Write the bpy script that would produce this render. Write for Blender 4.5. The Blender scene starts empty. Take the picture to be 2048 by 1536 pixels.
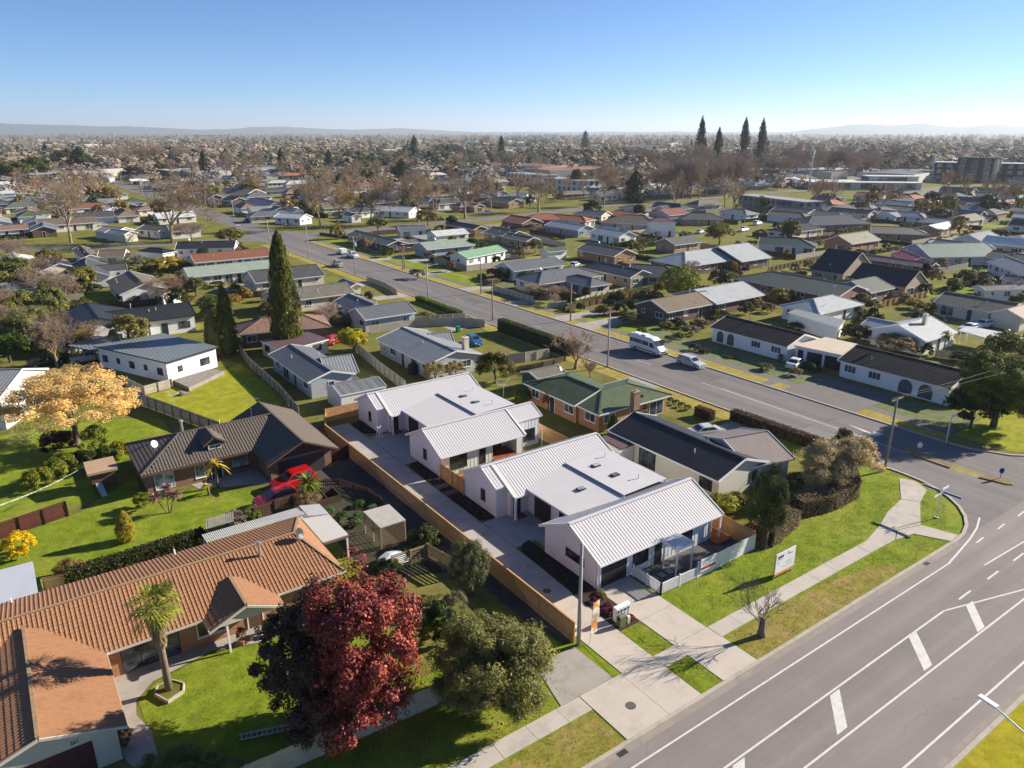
import bpy, bmesh, math, random
from mathutils import Vector, Matrix
random.seed(11)
R = math.radians
S = bpy.context.scene
COL = S.collection

# ---------------------------------------------------------------- camera, sky, sun, exposure
FPX, YH, CH = 1480.0, 264.0, 34.0            # focal length in photo pixels, horizon row, height above ground
PITCH = math.atan((768 - YH) / FPX)
HEAD = math.atan2(-80 - 1024, math.hypot(FPX, 768 - YH))
cd = bpy.data.cameras.new('camera'); cam = bpy.data.objects.new('camera', cd); COL.objects.link(cam)
cam.location = (0, 0, CH); cam.rotation_euler = (math.pi / 2 - PITCH, 0, HEAD)
cd.sensor_width = 36; cd.lens = 36 * FPX / 2048; cd.clip_start = 0.5; cd.clip_end = 60000
S.camera = cam
SUN_EL, SUN_AZ = R(25), math.atan2(0.976, -0.219)      # azimuth measured clockwise from +Y
w = bpy.data.worlds.new('World'); S.world = w; w.use_nodes = True
nt = w.node_tree; bg = nt.nodes['Background']
sky = nt.nodes.new('ShaderNodeTexSky'); sky.sky_type = 'NISHITA'; sky.sun_disc = False
sky.sun_elevation = SUN_EL; sky.sun_rotation = SUN_AZ; sky.altitude = 50; sky.air_density = 0.66; sky.dust_density = 0.0; sky.ozone_density = 7.0
nt.links.new(sky.outputs[0], bg.inputs[0]); bg.inputs[1].default_value = 0.068
sl = bpy.data.lights.new('sun', 'SUN'); sun = bpy.data.objects.new('sun', sl); COL.objects.link(sun)
sl.energy = 5.0; sl.angle = R(0.55); sl.color = (1.0, 0.90, 0.76)
sd = Vector((math.sin(SUN_AZ) * math.cos(SUN_EL), math.cos(SUN_AZ) * math.cos(SUN_EL), math.sin(SUN_EL)))
sun.rotation_euler = sd.to_track_quat('Z', 'Y').to_euler(); sun.location = (60, 0, 120)
S.view_settings.view_transform = 'Standard'; S.view_settings.look = 'None'
S.view_settings.exposure = 1.12; S.view_settings.gamma = 1.0; S.view_settings.use_curve_mapping = False
S.cycles.use_denoising = True; S.cycles.max_bounces = 5; S.cycles.diffuse_bounces = 2; S.cycles.glossy_bounces = 2
S.cycles.transmission_bounces = 3; S.cycles.volume_bounces = 0; S.cycles.transparent_max_bounces = 4
S.cycles.use_adaptive_sampling = False; S.cycles.sample_clamp_indirect = 6

# ---------------------------------------------------------------- helpers
_ch, _sh = math.cos(HEAD), math.sin(HEAD)
def P(px, py, z=0.0):
    """the place on the level at height z that lies on a photo ray"""
    a = (px - 1024) / FPX; b = (768 - py) / FPX
    dx, dy, dz = a, math.cos(PITCH) + b * math.sin(PITCH), -math.sin(PITCH) + b * math.cos(PITCH)
    t = (z - CH) / dz
    return Vector(((dx * _ch - dy * _sh) * t, (dx * _sh + dy * _ch) * t, z))
ROOT = {}
def tag(o, label=None, cat=None, group=None, kind=None):
    if label: o['label'] = label
    if cat: o['category'] = cat
    if group: o['group'] = group
    if kind: o['kind'] = kind
    return o
def thing(name, label, cat, loc=(0, 0, 0), group=None):
    o = bpy.data.objects.new(name, None); COL.objects.link(o); o.location = loc; o.empty_display_size = 0.2
    ROOT[o.name] = Vector(loc)
    return tag(o, label, cat, group)
def link(name, data, parent=None):
    o = bpy.data.objects.new(name, data); COL.objects.link(o)
    if parent: o.parent = parent; ROOT[o.name] = ROOT[parent.name]
    else: ROOT[o.name] = Vector((0, 0, 0))
    return o
class MB:
    """collects faces (world coordinates) and links them as one mesh object"""
    def __init__(s): s.v = []; s.f = []; s.uv = []; s.M = None; s.sm = False
    def add(s, vs, fs, uvs=None):
        n = len(s.v)
        if s.M is not None: vs = [s.M @ Vector(p) for p in vs]
        s.v += [tuple(p) for p in vs]
        for k, f in enumerate(fs):
            s.f.append(tuple(i + n for i in f))
            s.uv.append(uvs[k] if uvs else None)
        return s
    def quad(s, a, b, c, d, uv=None): return s.add([a, b, c, d], [(0, 1, 2, 3)], [uv] if uv else None)
    def poly(s, pts, uv=None): return s.add(pts, [tuple(range(len(pts)))], [uv] if uv else None)
    def box(s, x0, y0, z0, x1, y1, z1):
        v = [(x0, y0, z0), (x1, y0, z0), (x1, y1, z0), (x0, y1, z0), (x0, y0, z1), (x1, y0, z1), (x1, y1, z1), (x0, y1, z1)]
        return s.add(v, [(0, 3, 2, 1), (4, 5, 6, 7), (0, 1, 5, 4), (1, 2, 6, 5), (2, 3, 7, 6), (3, 0, 4, 7)])
    def cbox(s, c, sx, sy, sz): return s.box(c[0] - sx / 2, c[1] - sy / 2, c[2], c[0] + sx / 2, c[1] + sy / 2, c[2] + sz)
    def prism(s, poly, z0, z1):
        """a flat outline (counter-clockwise) raised from z0 to z1; z1 may be a list"""
        n = len(poly); zt = z1 if isinstance(z1, (list, tuple)) else [z1] * n; zb = z0 if isinstance(z0, (list, tuple)) else [z0] * n
        v = [(p[0], p[1], zb[i]) for i, p in enumerate(poly)] + [(p[0], p[1], zt[i]) for i, p in enumerate(poly)]
        f = [tuple(range(n - 1, -1, -1)), tuple(range(n, 2 * n))] + [(i, (i + 1) % n, n + (i + 1) % n, n + i) for i in range(n)]
        return s.add(v, f)
    def bar(s, a, b, wd, ht):
        """a rectangular bar from a to b (bottom centre line)"""
        a, b = Vector(a), Vector(b); d = (b - a); L = d.length
        if L < 1e-6: return s
        d /= L; side = d.cross(Vector((0, 0, 1)))
        if side.length < 1e-4: side = Vector((1, 0, 0))
        side.normalize(); up = side.cross(d)
        h = side * wd / 2; u = up * ht
        v = [a - h, a + h, b + h, b - h, a - h + u, a + h + u, b + h + u, b - h + u]
        return s.add(v, [(0, 3, 2, 1), (4, 5, 6, 7), (0, 1, 5, 4), (1, 2, 6, 5), (2, 3, 7, 6), (3, 0, 4, 7)])
    def tube(s, pts, rad, n=6, cap=True):
        pts = [Vector(p) for p in pts]; rads = rad if isinstance(rad, (list, tuple)) else [rad] * len(pts)
        rings = []; vs = []
        for i, p in enumerate(pts):
            d = (pts[min(i + 1, len(pts) - 1)] - pts[max(i - 1, 0)]).normalized()
            a = d.cross(Vector((0, 0, 1)))
            if a.length < 0.05: a = d.cross(Vector((1, 0, 0)))
            a.normalize(); b = d.cross(a)
            for k in range(n):
                t = 2 * math.pi * k / n; vs.append(p + (a * math.cos(t) + b * math.sin(t)) * rads[i])
        fs = []
        for i in range(len(pts) - 1):
            for k in range(n):
                k2 = (k + 1) % n; fs.append((i * n + k, (i + 1) * n + k, (i + 1) * n + k2, i * n + k2))
        if cap: fs.append(tuple(range(n))); fs.append(tuple(reversed(range((len(pts) - 1) * n, len(pts) * n))))
        return s.add(vs, fs)
    def build(s, name, mat, parent=None, label=None, cat=None, group=None, kind=None, smooth=False, data_only=False):
        off = ROOT[parent.name] if parent else Vector((0, 0, 0))
        me = bpy.data.meshes.new(name)
        me.from_pydata([(p[0] - off[0], p[1] - off[1], p[2] - off[2]) for p in s.v], [], s.f)
        if any(u is not None for u in s.uv):
            l = me.uv_layers.new(name='UVMap'); i = 0
            for fi, f in enumerate(s.f):
                u = s.uv[fi]
                for k in range(len(f)):
                    if u is not None: l.data[i].uv = u[k]
                    i += 1
        if mat: me.materials.append(mat)
        if smooth: me.polygons.foreach_set('use_smooth', [True] * len(me.polygons))
        me.update()
        if data_only: return me
        return tag(link(name, me, parent), label, cat, group, kind)

# ---------------------------------------------------------------- materials
MATS = {}
def nodes(name):
    m = bpy.data.materials.new(name); m.use_nodes = True; n = m.node_tree.nodes; b = n['Principled BSDF']
    return m, m.node_tree, n, b
def mixc(t, n, fac, a, b, mode='MIX'):
    x = n.new('ShaderNodeMix'); x.data_type = 'RGBA'; x.blend_type = mode
    for sock, val in ((x.inputs[0], fac), (x.inputs[6], a), (x.inputs[7], b)):
        if hasattr(val, 'is_linked') or hasattr(val, 'links'): t.links.new(val, sock)
        elif isinstance(val, (int, float)): sock.default_value = val
        else: sock.default_value = (*val, 1)
    return x.outputs[2]
def noise(t, n, scale, detail=4, vec=None, rough=0.6):
    x = n.new('ShaderNodeTexNoise'); x.inputs['Scale'].default_value = scale; x.inputs['Detail'].default_value = detail; x.inputs['Roughness'].default_value = rough
    if vec: t.links.new(vec, x.inputs['Vector'])
    return x.outputs[0]
def ramp(t, n, inp, lo, hi, c0=None, c1=None):
    x = n.new('ShaderNodeValToRGB'); x.color_ramp.elements[0].position = lo; x.color_ramp.elements[1].position = hi
    if c0: x.color_ramp.elements[0].color = (*c0, 1)
    if c1: x.color_ramp.elements[1].color = (*c1, 1)
    t.links.new(inp, x.inputs[0]); return x.outputs[0]
def geo_pos(n): return n.new('ShaderNodeNewGeometry').outputs['Position']
def M(key, col=(0.5, 0.5, 0.5), rough=0.7, var=0.25, scale=0.6, fine=18, bump=0.0, bscale=30, metal=0.0, spec=0.3, stain=None, stain_amt=0.5, stain_scale=0.35, streak=None):
    """plain surface: base colour broken up by two noises, optional stains and fine relief"""
    if key in MATS: return MATS[key]
    m, t, n, b = nodes(key); pos = geo_pos(n)
    lo = tuple(c * (1 - var) for c in col); hi = tuple(min(1, c * (1 + var)) for c in col)
    c = ramp(t, n, noise(t, n, scale, 5, pos), 0.3, 0.7, lo, hi)
    c = mixc(t, n, 0.35, c, ramp(t, n, noise(t, n, fine, 3, pos), 0.3, 0.7, lo, hi))
    if stain:
        s_ = ramp(t, n, noise(t, n, stain_scale, 7, pos, 0.7), 0.5, 0.72)
        k = n.new('ShaderNodeMath'); k.operation = 'MULTIPLY'; t.links.new(s_, k.inputs[0]); k.inputs[1].default_value = stain_amt
        c = mixc(t, n, k.outputs[0], c, stain)
    t.links.new(c, b.inputs['Base Color']); b.inputs['Roughness'].default_value = rough; b.inputs['Metallic'].default_value = metal
    b.inputs['Specular IOR Level'].default_value = spec
    if bump:
        bp = n.new('ShaderNodeBump'); bp.inputs['Strength'].default_value = bump; bp.inputs['Distance'].default_value = 0.05
        t.links.new(noise(t, n, bscale, 4, pos), bp.inputs['Height']); t.links.new(bp.outputs[0], b.inputs['Normal'])
    MATS[key] = m; return m
def UVM(key, col, kind='rib', pitch=0.25, rough=0.5, var=0.18, lich=None, lich_amt=0.4, depth=0.02, wall=False, mortar=None, spec=0.35):
    """roof or wall sheet with its relief laid out in metres along UV (u along the ridge, v down the slope)"""
    if key in MATS: return MATS[key]
    m, t, n, b = nodes(key); pos = geo_pos(n); uv = n.new('ShaderNodeUVMap').outputs[0]
    sep = n.new('ShaderNodeSeparateXYZ'); t.links.new(uv, sep.inputs[0])
    lo = tuple(c * (1 - var) for c in col); hi = tuple(min(1, c * (1 + var)) for c in col)
    c = ramp(t, n, noise(t, n, 0.7, 6, pos, 0.65), 0.3, 0.7, lo, hi)
    mp = n.new('ShaderNodeMapping'); mp.inputs['Scale'].default_value = (3.0, 0.25, 1); t.links.new(uv, mp.inputs[0])
    c = mixc(t, n, 0.3, c, ramp(t, n, noise(t, n, 1.5, 4, mp.outputs[0]), 0.3, 0.7, lo, hi))
    if lich:
        k = n.new('ShaderNodeMath'); k.operation = 'MULTIPLY'; t.links.new(ramp(t, n, noise(t, n, 0.5, 8, pos, 0.75), 0.48, 0.68), k.inputs[0]); k.inputs[1].default_value = lich_amt
        c = mixc(t, n, k.outputs[0], c, lich)
    h = None
    if kind in ('rib', 'board', 'batten'):
        mm = n.new('ShaderNodeMath'); mm.operation = 'PINGPONG'; t.links.new(sep.outputs[0 if kind != 'board' else 1], mm.inputs[0]); mm.inputs[1].default_value = pitch / 2
        if kind == 'rib': h = ramp(t, n, mm.outputs[0], pitch * 0.3, pitch * 0.48)
        elif kind == 'batten': h = ramp(t, n, mm.outputs[0], pitch * 0.40, pitch * 0.46)
        else: h = ramp(t, n, mm.outputs[0], 0.0, 0.03)
    elif kind in ('tile', 'brick'):
        br = n.new('ShaderNodeTexBrick'); br.inputs['Scale'].default_value = 1.0
        if kind == 'tile': br.inputs['Brick Width'].default_value = pitch; br.inputs['Row Height'].default_value = pitch * 1.15; br.inputs['Mortar Size'].default_value = pitch * 0.09; br.offset = 0.0
        else: br.inputs['Brick Width'].default_value = 0.24; br.inputs['Row Height'].default_value = 0.085; br.inputs['Mortar Size'].default_value = 0.008
        br.inputs['Mortar Smooth'].default_value = 0.3
        br.inputs[1].default_value = (0.75, 0.75, 0.75, 1); br.inputs[2].default_value = (1.2, 1.2, 1.2, 1); br.inputs[3].default_value = (0.55, 0.55, 0.55, 1) if not mortar else (*mortar, 1)
        t.links.new(uv, br.inputs[0]); c = mixc(t, n, 0.75, c, br.outputs[0], 'MULTIPLY')
        iv = n.new('ShaderNodeMath'); iv.operation = 'SUBTRACT'; iv.inputs[0].default_value = 1; t.links.new(br.outputs[1], iv.inputs[1]); h = iv.outputs[0]
    t.links.new(c, b.inputs['Base Color']); b.inputs['Roughness'].default_value = rough; b.inputs['Specular IOR Level'].default_value = spec
    if h:
        bp = n.new('ShaderNodeBump'); bp.inputs['Strength'].default_value = 1.0; bp.inputs['Distance'].default_value = depth
        t.links.new(h, bp.inputs['Height']); t.links.new(bp.outputs[0], b.inputs['Normal'])
    MATS[key] = m; return m
def grass_mat(key, a, bcol, dry, dry_amt=0.5, scale=0.12):
    if key in MATS: return MATS[key]
    m, t, n, b = nodes(key); pos = geo_pos(n)
    c = ramp(t, n, noise(t, n, 1.1, 6, pos, 0.7), 0.32, 0.68, a, bcol)
    mp = n.new('ShaderNodeMapping'); mp.inputs['Scale'].default_value = (9, 22, 9); t.links.new(pos, mp.inputs[0])
    dk = tuple(x * 0.45 for x in a)
    c = mixc(t, n, ramp(t, n, noise(t, n, 1.0, 3, mp.outputs[0]), 0.62, 0.38), c, dk) if False else mixc(t, n, 0.3, c, ramp(t, n, noise(t, n, 12, 4, pos, 0.8), 0.35, 0.65, dk, bcol))
    k = n.new('ShaderNodeMath'); k.operation = 'MULTIPLY'; t.links.new(ramp(t, n, noise(t, n, scale, 8, pos, 0.7), 0.47, 0.66), k.inputs[0]); k.inputs[1].default_value = dry_amt
    c = mixc(t, n, k.outputs[0], c, dry)
    c = mixc(t, n, 0.8, c, ramp(t, n, noise(t, n, scale * 3.3, 6, pos, 0.75), 0.36, 0.64, (0.62, 0.68, 0.6), (1.3, 1.22, 1.15)), 'MULTIPLY')
    t.links.new(c, b.inputs['Base Color']); b.inputs['Roughness'].default_value = 0.9; b.inputs['Specular IOR Level'].default_value = 0.1
    bp = n.new('ShaderNodeBump'); bp.inputs['Strength'].default_value = 0.9; bp.inputs['Distance'].default_value = 0.08
    t.links.new(noise(t, n, 14, 5, pos, 0.8), bp.inputs['Height']); t.links.new(bp.outputs[0], b.inputs['Normal'])
    MATS[key] = m; return m
def road_mat(key, col, axis):
    """seal with long wheel tracks along the road, patches, fine stone and hairline cracks"""
    if key in MATS: return MATS[key]
    m, t, n, b = nodes(key); pos = geo_pos(n); mp = n.new('ShaderNodeMapping'); mp.inputs['Scale'].default_value = (0.006, 0.6, 1) if axis == 'x' else (0.6, 0.006, 1); t.links.new(pos, mp.inputs[0])
    c = ramp(t, n, noise(t, n, 1.0, 3, mp.outputs[0]), 0.35, 0.65, tuple(x * 0.62 for x in col), tuple(x * 1.3 for x in col))
    c = mixc(t, n, 0.4, c, ramp(t, n, noise(t, n, 0.22, 7, pos, 0.7), 0.35, 0.65, tuple(x * 0.72 for x in col), tuple(x * 1.2 for x in col)))
    c = mixc(t, n, 0.35, c, ramp(t, n, noise(t, n, 26, 3, pos, 0.8), 0.3, 0.7, tuple(x * 0.5 for x in col), tuple(x * 1.6 for x in col)))
    vo = n.new('ShaderNodeTexVoronoi'); vo.feature = 'DISTANCE_TO_EDGE'; vo.inputs['Scale'].default_value = 0.13; nz = n.new('ShaderNodeTexNoise'); nz.inputs['Scale'].default_value = 0.6; t.links.new(pos, nz.inputs['Vector']); ad = n.new('ShaderNodeVectorMath'); ad.operation = 'MULTIPLY_ADD'; t.links.new(nz.outputs[1], ad.inputs[0]); ad.inputs[1].default_value = (2, 2, 0); t.links.new(pos, ad.inputs[2]); t.links.new(ad.outputs[0], vo.inputs['Vector'])
    k = n.new('ShaderNodeMath'); k.operation = 'MULTIPLY'; t.links.new(ramp(t, n, vo.outputs['Distance'], 0.0, 0.0035, (1, 1, 1), (0, 0, 0)), k.inputs[0]); k.inputs[1].default_value = 0.22
    c = mixc(t, n, k.outputs[0], c, tuple(x * 0.35 for x in col))
    t.links.new(c, b.inputs['Base Color']); b.inputs['Roughness'].default_value = 0.85; b.inputs['Specular IOR Level'].default_value = 0.25
    bp = n.new('ShaderNodeBump'); bp.inputs['Strength'].default_value = 0.3; bp.inputs['Distance'].default_value = 0.02; t.links.new(noise(t, n, 60, 3, pos), bp.inputs['Height']); t.links.new(bp.outputs[0], b.inputs['Normal'])
    MATS[key] = m; return m
def leaf_mat(key, spread=0.5, warm=0.0, gloss=0.45, transl=0.25):
    """leaf colour comes from the object's own colour, varied leaf by leaf"""
    if key in MATS: return MATS[key]
    m, t, n, b = nodes(key); oi = n.new('ShaderNodeObjectInfo'); g = n.new('ShaderNodeNewGeometry')
    rnd = g.outputs['Random Per Island']
    c = mixc(t, n, 1.0, oi.outputs['Color'], ramp(t, n, rnd, 0.0, 1.0, (1.3 - spread, 1.3 - spread, 1.3 - spread), (1.3 + spread, 1.3 + spread * 0.9, 1.3 + spread * 0.4)), 'MULTIPLY')
    tc = n.new('ShaderNodeTexCoord')
    c = mixc(t, n, 1.0, c, ramp(t, n, noise(t, n, 1.6, 3, tc.outputs['Object']), 0.35, 0.65, (0.72, 0.76, 0.8), (1.25, 1.2, 1.0)), 'MULTIPLY')
    t.links.new(c, b.inputs['Base Color']); b.inputs['Roughness'].default_value = gloss; b.inputs['Specular IOR Level'].default_value = 0.12
    tr = n.new('ShaderNodeBsdfTranslucent'); t.links.new(c, tr.inputs[0]); mx = n.new('ShaderNodeMixShader'); mx.inputs[0].default_value = transl
    t.links.new(b.outputs[0], mx.inputs[1]); t.links.new(tr.outputs[0], mx.inputs[2]); t.links.new(mx.outputs[0], n['Material Output'].inputs[0])
    MATS[key] = m; return m
def objcol_mat(key, rough=0.4, spec=0.5, coat=0.0, var=0.1):
    if key in MATS: return MATS[key]
    m, t, n, b = nodes(key); oi = n.new('ShaderNodeObjectInfo')
    c = mixc(t, n, 1.0, oi.outputs['Color'], ramp(t, n, noise(t, n, 2.0, 4, geo_pos(n)), 0.3, 0.7, (1 - var,) * 3, (1 + var,) * 3), 'MULTIPLY')
    t.links.new(c, b.inputs['Base Color']); b.inputs['Roughness'].default_value = rough; b.inputs['Specular IOR Level'].default_value = spec
    b.inputs['Coat Weight'].default_value = coat; b.inputs['Coat Roughness'].default_value = 0.05
    MATS[key] = m; return m
def glass_mat(key, col=(0.02, 0.025, 0.03), rough=0.06):
    if key in MATS: return MATS[key]
    m, t, n, b = nodes(key)
    pos = geo_pos(n)
    t.links.new(ramp(t, n, noise(t, n, 0.9, 3, pos), 0.4, 0.62, col, tuple(c * 4 + 0.02 for c in col)), b.inputs['Base Color'])
    b.inputs['Roughness'].default_value = rough; b.inputs['Specular IOR Level'].default_value = 0.6
    MATS[key] = m; return m
GLASS = glass_mat('window glass')
WHITE = M('white paint', (0.78, 0.78, 0.77), 0.5, 0.05)
DARKF = M('charcoal frame', (0.03, 0.032, 0.035), 0.45, 0.1)
# ---------------------------------------------------------------- ground, roads, paths
GRASS_DULL = grass_mat('rough grass', (0.125, 0.14, 0.026), (0.215, 0.21, 0.045), (0.22, 0.175, 0.08), 0.6, 0.05)
GRASS = grass_mat('lawn grass', (0.145, 0.215, 0.014), (0.245, 0.31, 0.026), (0.34, 0.30, 0.07), 0.5, 0.16)
GRASS_DRY = grass_mat('dry verge grass', (0.29, 0.245, 0.05), (0.40, 0.325, 0.09), (0.44, 0.33, 0.14), 0.6, 0.4)
GRASS_SHADE = grass_mat('frosty grass', (0.13, 0.17, 0.07), (0.19, 0.22, 0.11), (0.24, 0.24, 0.14), 0.4, 0.3)
ASPH = road_mat('asphalt', (0.215, 0.19, 0.178), 'x')
ASPH2 = road_mat('side street asphalt', (0.165, 0.152, 0.148), 'y')
SEAL = M('dark yard seal', (0.055, 0.053, 0.05), 0.9, 0.3, 0.5, 30, 0.2, 60, stain=(0.10, 0.10, 0.085), stain_amt=0.6)
CONC = M('new concrete', (0.48, 0.425, 0.36), 0.85, 0.07, 0.5, 40, 0.08, 80, stain=(0.34, 0.30, 0.25), stain_amt=0.6, stain_scale=0.7)
CONC2 = M('grey concrete', (0.36, 0.35, 0.335), 0.85, 0.12, 0.5, 40, 0.08, 80, stain=(0.22, 0.21, 0.195), stain_amt=0.75, stain_scale=0.6)
CONC3 = M('weathered concrete', (0.34, 0.31, 0.27), 0.9, 0.15, 0.6, 40, 0.12, 80, stain=(0.18, 0.165, 0.135), stain_amt=0.6, stain_scale=0.5)
PAINT = M('road paint', (0.60, 0.575, 0.54), 0.7, 0.14, 2.0, 60, stain=(0.34, 0.31, 0.29), stain_amt=0.6, stain_scale=3)
BARK_MULCH = M('black mulch', (0.018, 0.016, 0.015), 0.95, 0.5, 8, 40, 0.9, 25)
MULCH2 = M('brown mulch', (0.05, 0.030, 0.024), 0.95, 0.5, 6, 40, 0.9, 25)
def sheet(name, poly, mat, z, parent=None, kind='structure', label=None):
    mb = MB(); mb.poly([(p[0], p[1], z) for p in poly]); o = mb.build(name, mat, parent)
    if not parent: tag(o, label, kind=kind)
    return o
def rect(x0, y0, x1, y1): return [(x0, y0), (x1, y0), (x1, y1), (x0, y1)]
def pix(*pts, z=0): return [tuple(P(x, y, z)[:2]) for x, y in pts]
sheet('ground', rect(-22000, -22000, 22000, 22000), GRASS_DULL, 0.0)
ZR, ZP, ZL, ZM = 0.004, 0.03, 0.012, 0.012
# main road and side street: one seal each, side street stops where the main road begins
YK0, YK1, XK0, XK1 = 12.5, 24.0, 74.4, 86.3
XS0, XS1 = 74.4, 96.0
main = sheet('main_road', rect(-400, YK0, 900, YK1), ASPH, ZR)
def corner(cx, cy, r, a0, a1, n=8): return [(cx + r * math.cos(R(a0 + (a1 - a0) * i / n)), cy + r * math.sin(R(a0 + (a1 - a0) * i / n))) for i in range(n + 1)]
# side street flares into the main road with rounded kerbs
lc = corner(64.6, 33.8, 9.8, -90, 0)             # left corner arc
rc = [(86.3, 36.0), (86.6, 33.0), (88.5, 29.4), (92.0, 26.4), (97.0, 24.6), (103, 24.0)]
side_poly = lc + [(74.4, 243.0), (73.0, 248.5), (68, 252.0), (50, 254), (30, 258), (0, 276), (-60, 310), (-60, 318), (0, 284), (32, 265), (52, 261.5), (70, 261.5), (77, 268), (79, 700), (88, 700), (87.3, 272), (95, 260.5), (170, 264), (260, 281), (345, 280), (420, 285), (420, 277), (345, 271.5), (260, 272.5), (170, 255), (105, 249.5), (93, 247.5), (87.3, 240)] + rc
side = sheet('side_street', [p for p in side_poly], ASPH2, ZR + 0.0001)
sheet('far_street', pix((0, 352), (420, 356), (700, 352), (1000, 347), (1000, 350), (700, 356), (420, 361), (0, 357)), ASPH2, 0.2)
# kerbs: real steps along every edge
KERB = M('kerb concrete', (0.40, 0.36, 0.30), 0.9, 0.15, 1.0, 40, 0.1, 60, stain=(0.22, 0.2, 0.16), stain_amt=0.6, stain_scale=0.8)
def kerb(pts, wd=0.28, ht=0.12, sideways=1):
    mb = MB(); n = len(pts); offs = []
    for i in range(n):
        a = Vector(pts[max(i - 1, 0)]); b = Vector(pts[min(i + 1, n - 1)]); d = (b - a).normalized(); offs.append(Vector((-d.y, d.x)) * wd * sideways)
    for i in range(n - 1):
        p, q = Vector(pts[i]), Vector(pts[i + 1]); p2, q2 = p + offs[i], q + offs[i + 1]
        for k in range(1):
            mb.quad((*p, 0), (*q, 0), (*q, ht), (*p, ht)); mb.quad((*p, ht), (*q, ht), (*q2, ht), (*p2, ht)); mb.quad((*p2, ht), (*q2, ht), (*q2, 0), (*p2, 0))
    return mb.build('kerb', KERB, kind='structure')
kerb([(-400, YK1), (64.6, YK1)] + lc[1:] + [(74.4, 243)])
kerb([(86.3, 240)] + rc + [(900, 24.0)], sideways=-1) if False else kerb(list(reversed([(86.3, 240), (86.3, 120)] + rc + [(900, 24.0)])), sideways=-1)
kerb([(-400, YK0), (900, YK0)], sideways=-1)
# gutters (dished concrete strip at the kerb foot)
GUT = M('gutter concrete', (0.27, 0.235, 0.20), 0.9, 0.2, 1.2, 40, 0.1, 60)
for k, (x0, y0, x1, y1) in enumerate(((-400, YK1 - 0.42, 64.6, YK1), (-400, YK0, 900, YK0 + 0.42))):
    sheet('gutter', rect(x0, y0, x1, y1), GUT, 0.014, main)
# paint
def mark(x0, y0, x1, y1, wd, parent=None, name='lane_line', z=ZM):
    a, b = Vector((x0, y0)), Vector((x1, y1)); d = (b - a).normalized(); s_ = Vector((-d.y, d.x)) * wd / 2
    return sheet(name, [a - s_, b - s_, b + s_, a + s_], PAINT, z, parent)
mark(-60, 22.6, 60.5, 22.72, 0.12, main)
mb = MB(); pts = [(60.5, 22.72), (63.0, 23.1), (66.2, 23.6), (68.7, 24.15), (70.9, 24.9)]
for a, b in zip(pts, pts[1:]):
    d = (Vector(b) - Vector(a)).normalized(); s_ = Vector((-d.y, d.x)) * 0.08; mb.quad((*(Vector(a) - s_), ZM), (*(Vector(b) - s_), ZM), (*(Vector(b) + s_), ZM), (*(Vector(a) + s_), ZM))
mb.build('lane_line', PAINT, main)
mark(-60, 19.4, 53.6, 19.75, 0.13, main); mark(53.6, 19.75, 61.5, 17.5, 0.13, main); mark(61.5, 17.5, 75, 17.0, 0.13, main)
mark(-60, 17.5, 100, 16.75, 0.13, main); mark(-60, 14.1, 200, 13.4, 0.13, main)
for x in (56.0, 60.7, 65.4, 70.1, 74.8, 79.5): mark(x, 19.8, x + 2.0, 19.83, 0.14, main)
for x in (65.9, 70.0, 74.1, 78.2, 82.3, 86.4, 90.5): mark(x, 22.95, x + 1.5, 23.03, 0.14, main)
mark(62.7, 20.9, 70.5, 20.6, 0.13, main)
for x, y1, y0 in ((-9, 19.5, 17.3), (0.5, 19.5, 17.4), (10, 19.5, 17.4), (19.6, 19.5, 17.4), (29.1, 19.52, 17.42), (38.6, 19.55, 17.4), (48.4, 19.65, 17.25), (55.6, 19.1, 17.1)):
    sheet('hatch_bar', [(x, y1), (x - 2.6, y0), (x - 1.55, y0), (x + 1.05, y1)], PAINT, ZM - 0.002, main)
# side street paint
y = 112.0
for yy in (76.8, 90.6, 104.3, 117.9, 131.5, 145.2, 158.8, 172.4, 186.0, 199.6):
    mark(80.4, yy, 80.4, yy + 3.2, 0.11, side)
mark(79.9, 36.5, 80.15, 66.5, 0.10, side); mark(80.35, 40, 80.4, 63.0, 0.10, side)
mark(80.4, 212, 80.4, 226, 0.11, side)
def sidearrow():
    q = pix((1695, 848), (1740, 869), (1744, 866)); sheet('turn_arrow', q, PAINT, ZM, side)
    q = pix((1738, 872), (1748, 863), (1768, 868), (1752, 873)); sheet('turn_arrow', q, PAINT, ZM, side)
sidearrow()
for x0, y0, x1, y1, c_ in ((75.2, 96, 77.4, 99, .75), (82, 66, 84.6, 70.5, .8), (76.0, 44, 78.2, 47.5, 1.2), (81.5, 128, 84, 134, .8)): sheet('road_patch', rect(x0, y0, x1, y1), M('street patch %.2f' % c_, tuple(v * c_ for v in (0.16, 0.148, 0.144)), .9, .12, .6, 30), 0.0075, side)
for x, y in ((24.6, 23.78), (59.0, 23.78), (73.9, 45.0), (86.0, 77.0)): sheet('drain_grate', rect(x - .35, y - .18, x + .35, y + .18), M('grate iron', (0.03, 0.03, 0.03), .7), 0.02, main if y < 30 else side)
# traffic islands in the side street mouth
ISL = M('mossy island seal', (0.20, 0.15, 0.075), 0.95, 0.35, 1.5, 40, 0.2, 50)
MOSS = M('mossy paint strip', (0.26, 0.22, 0.07), 0.95, 0.4, 1.0, 30, 0.1, 40)
sheet('moss_strip', pix((1800, 897), (1812, 893), (1935, 938), (2030, 968), (2020, 974), (1925, 948)), MOSS, 0.011, side)
for k, pts in enumerate((((1812, 905), (1822, 898), (1908, 927), (1900, 935)), ((1958, 954), (1970, 948), (2022, 963), (2026, 969), (2015, 968)))):
    q = pix(*pts, z=0.12); mb = MB(); mb.prism(list(reversed(q)), 0, 0.12)
    t = mb.build('traffic_island', ISL, kind='structure')
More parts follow.
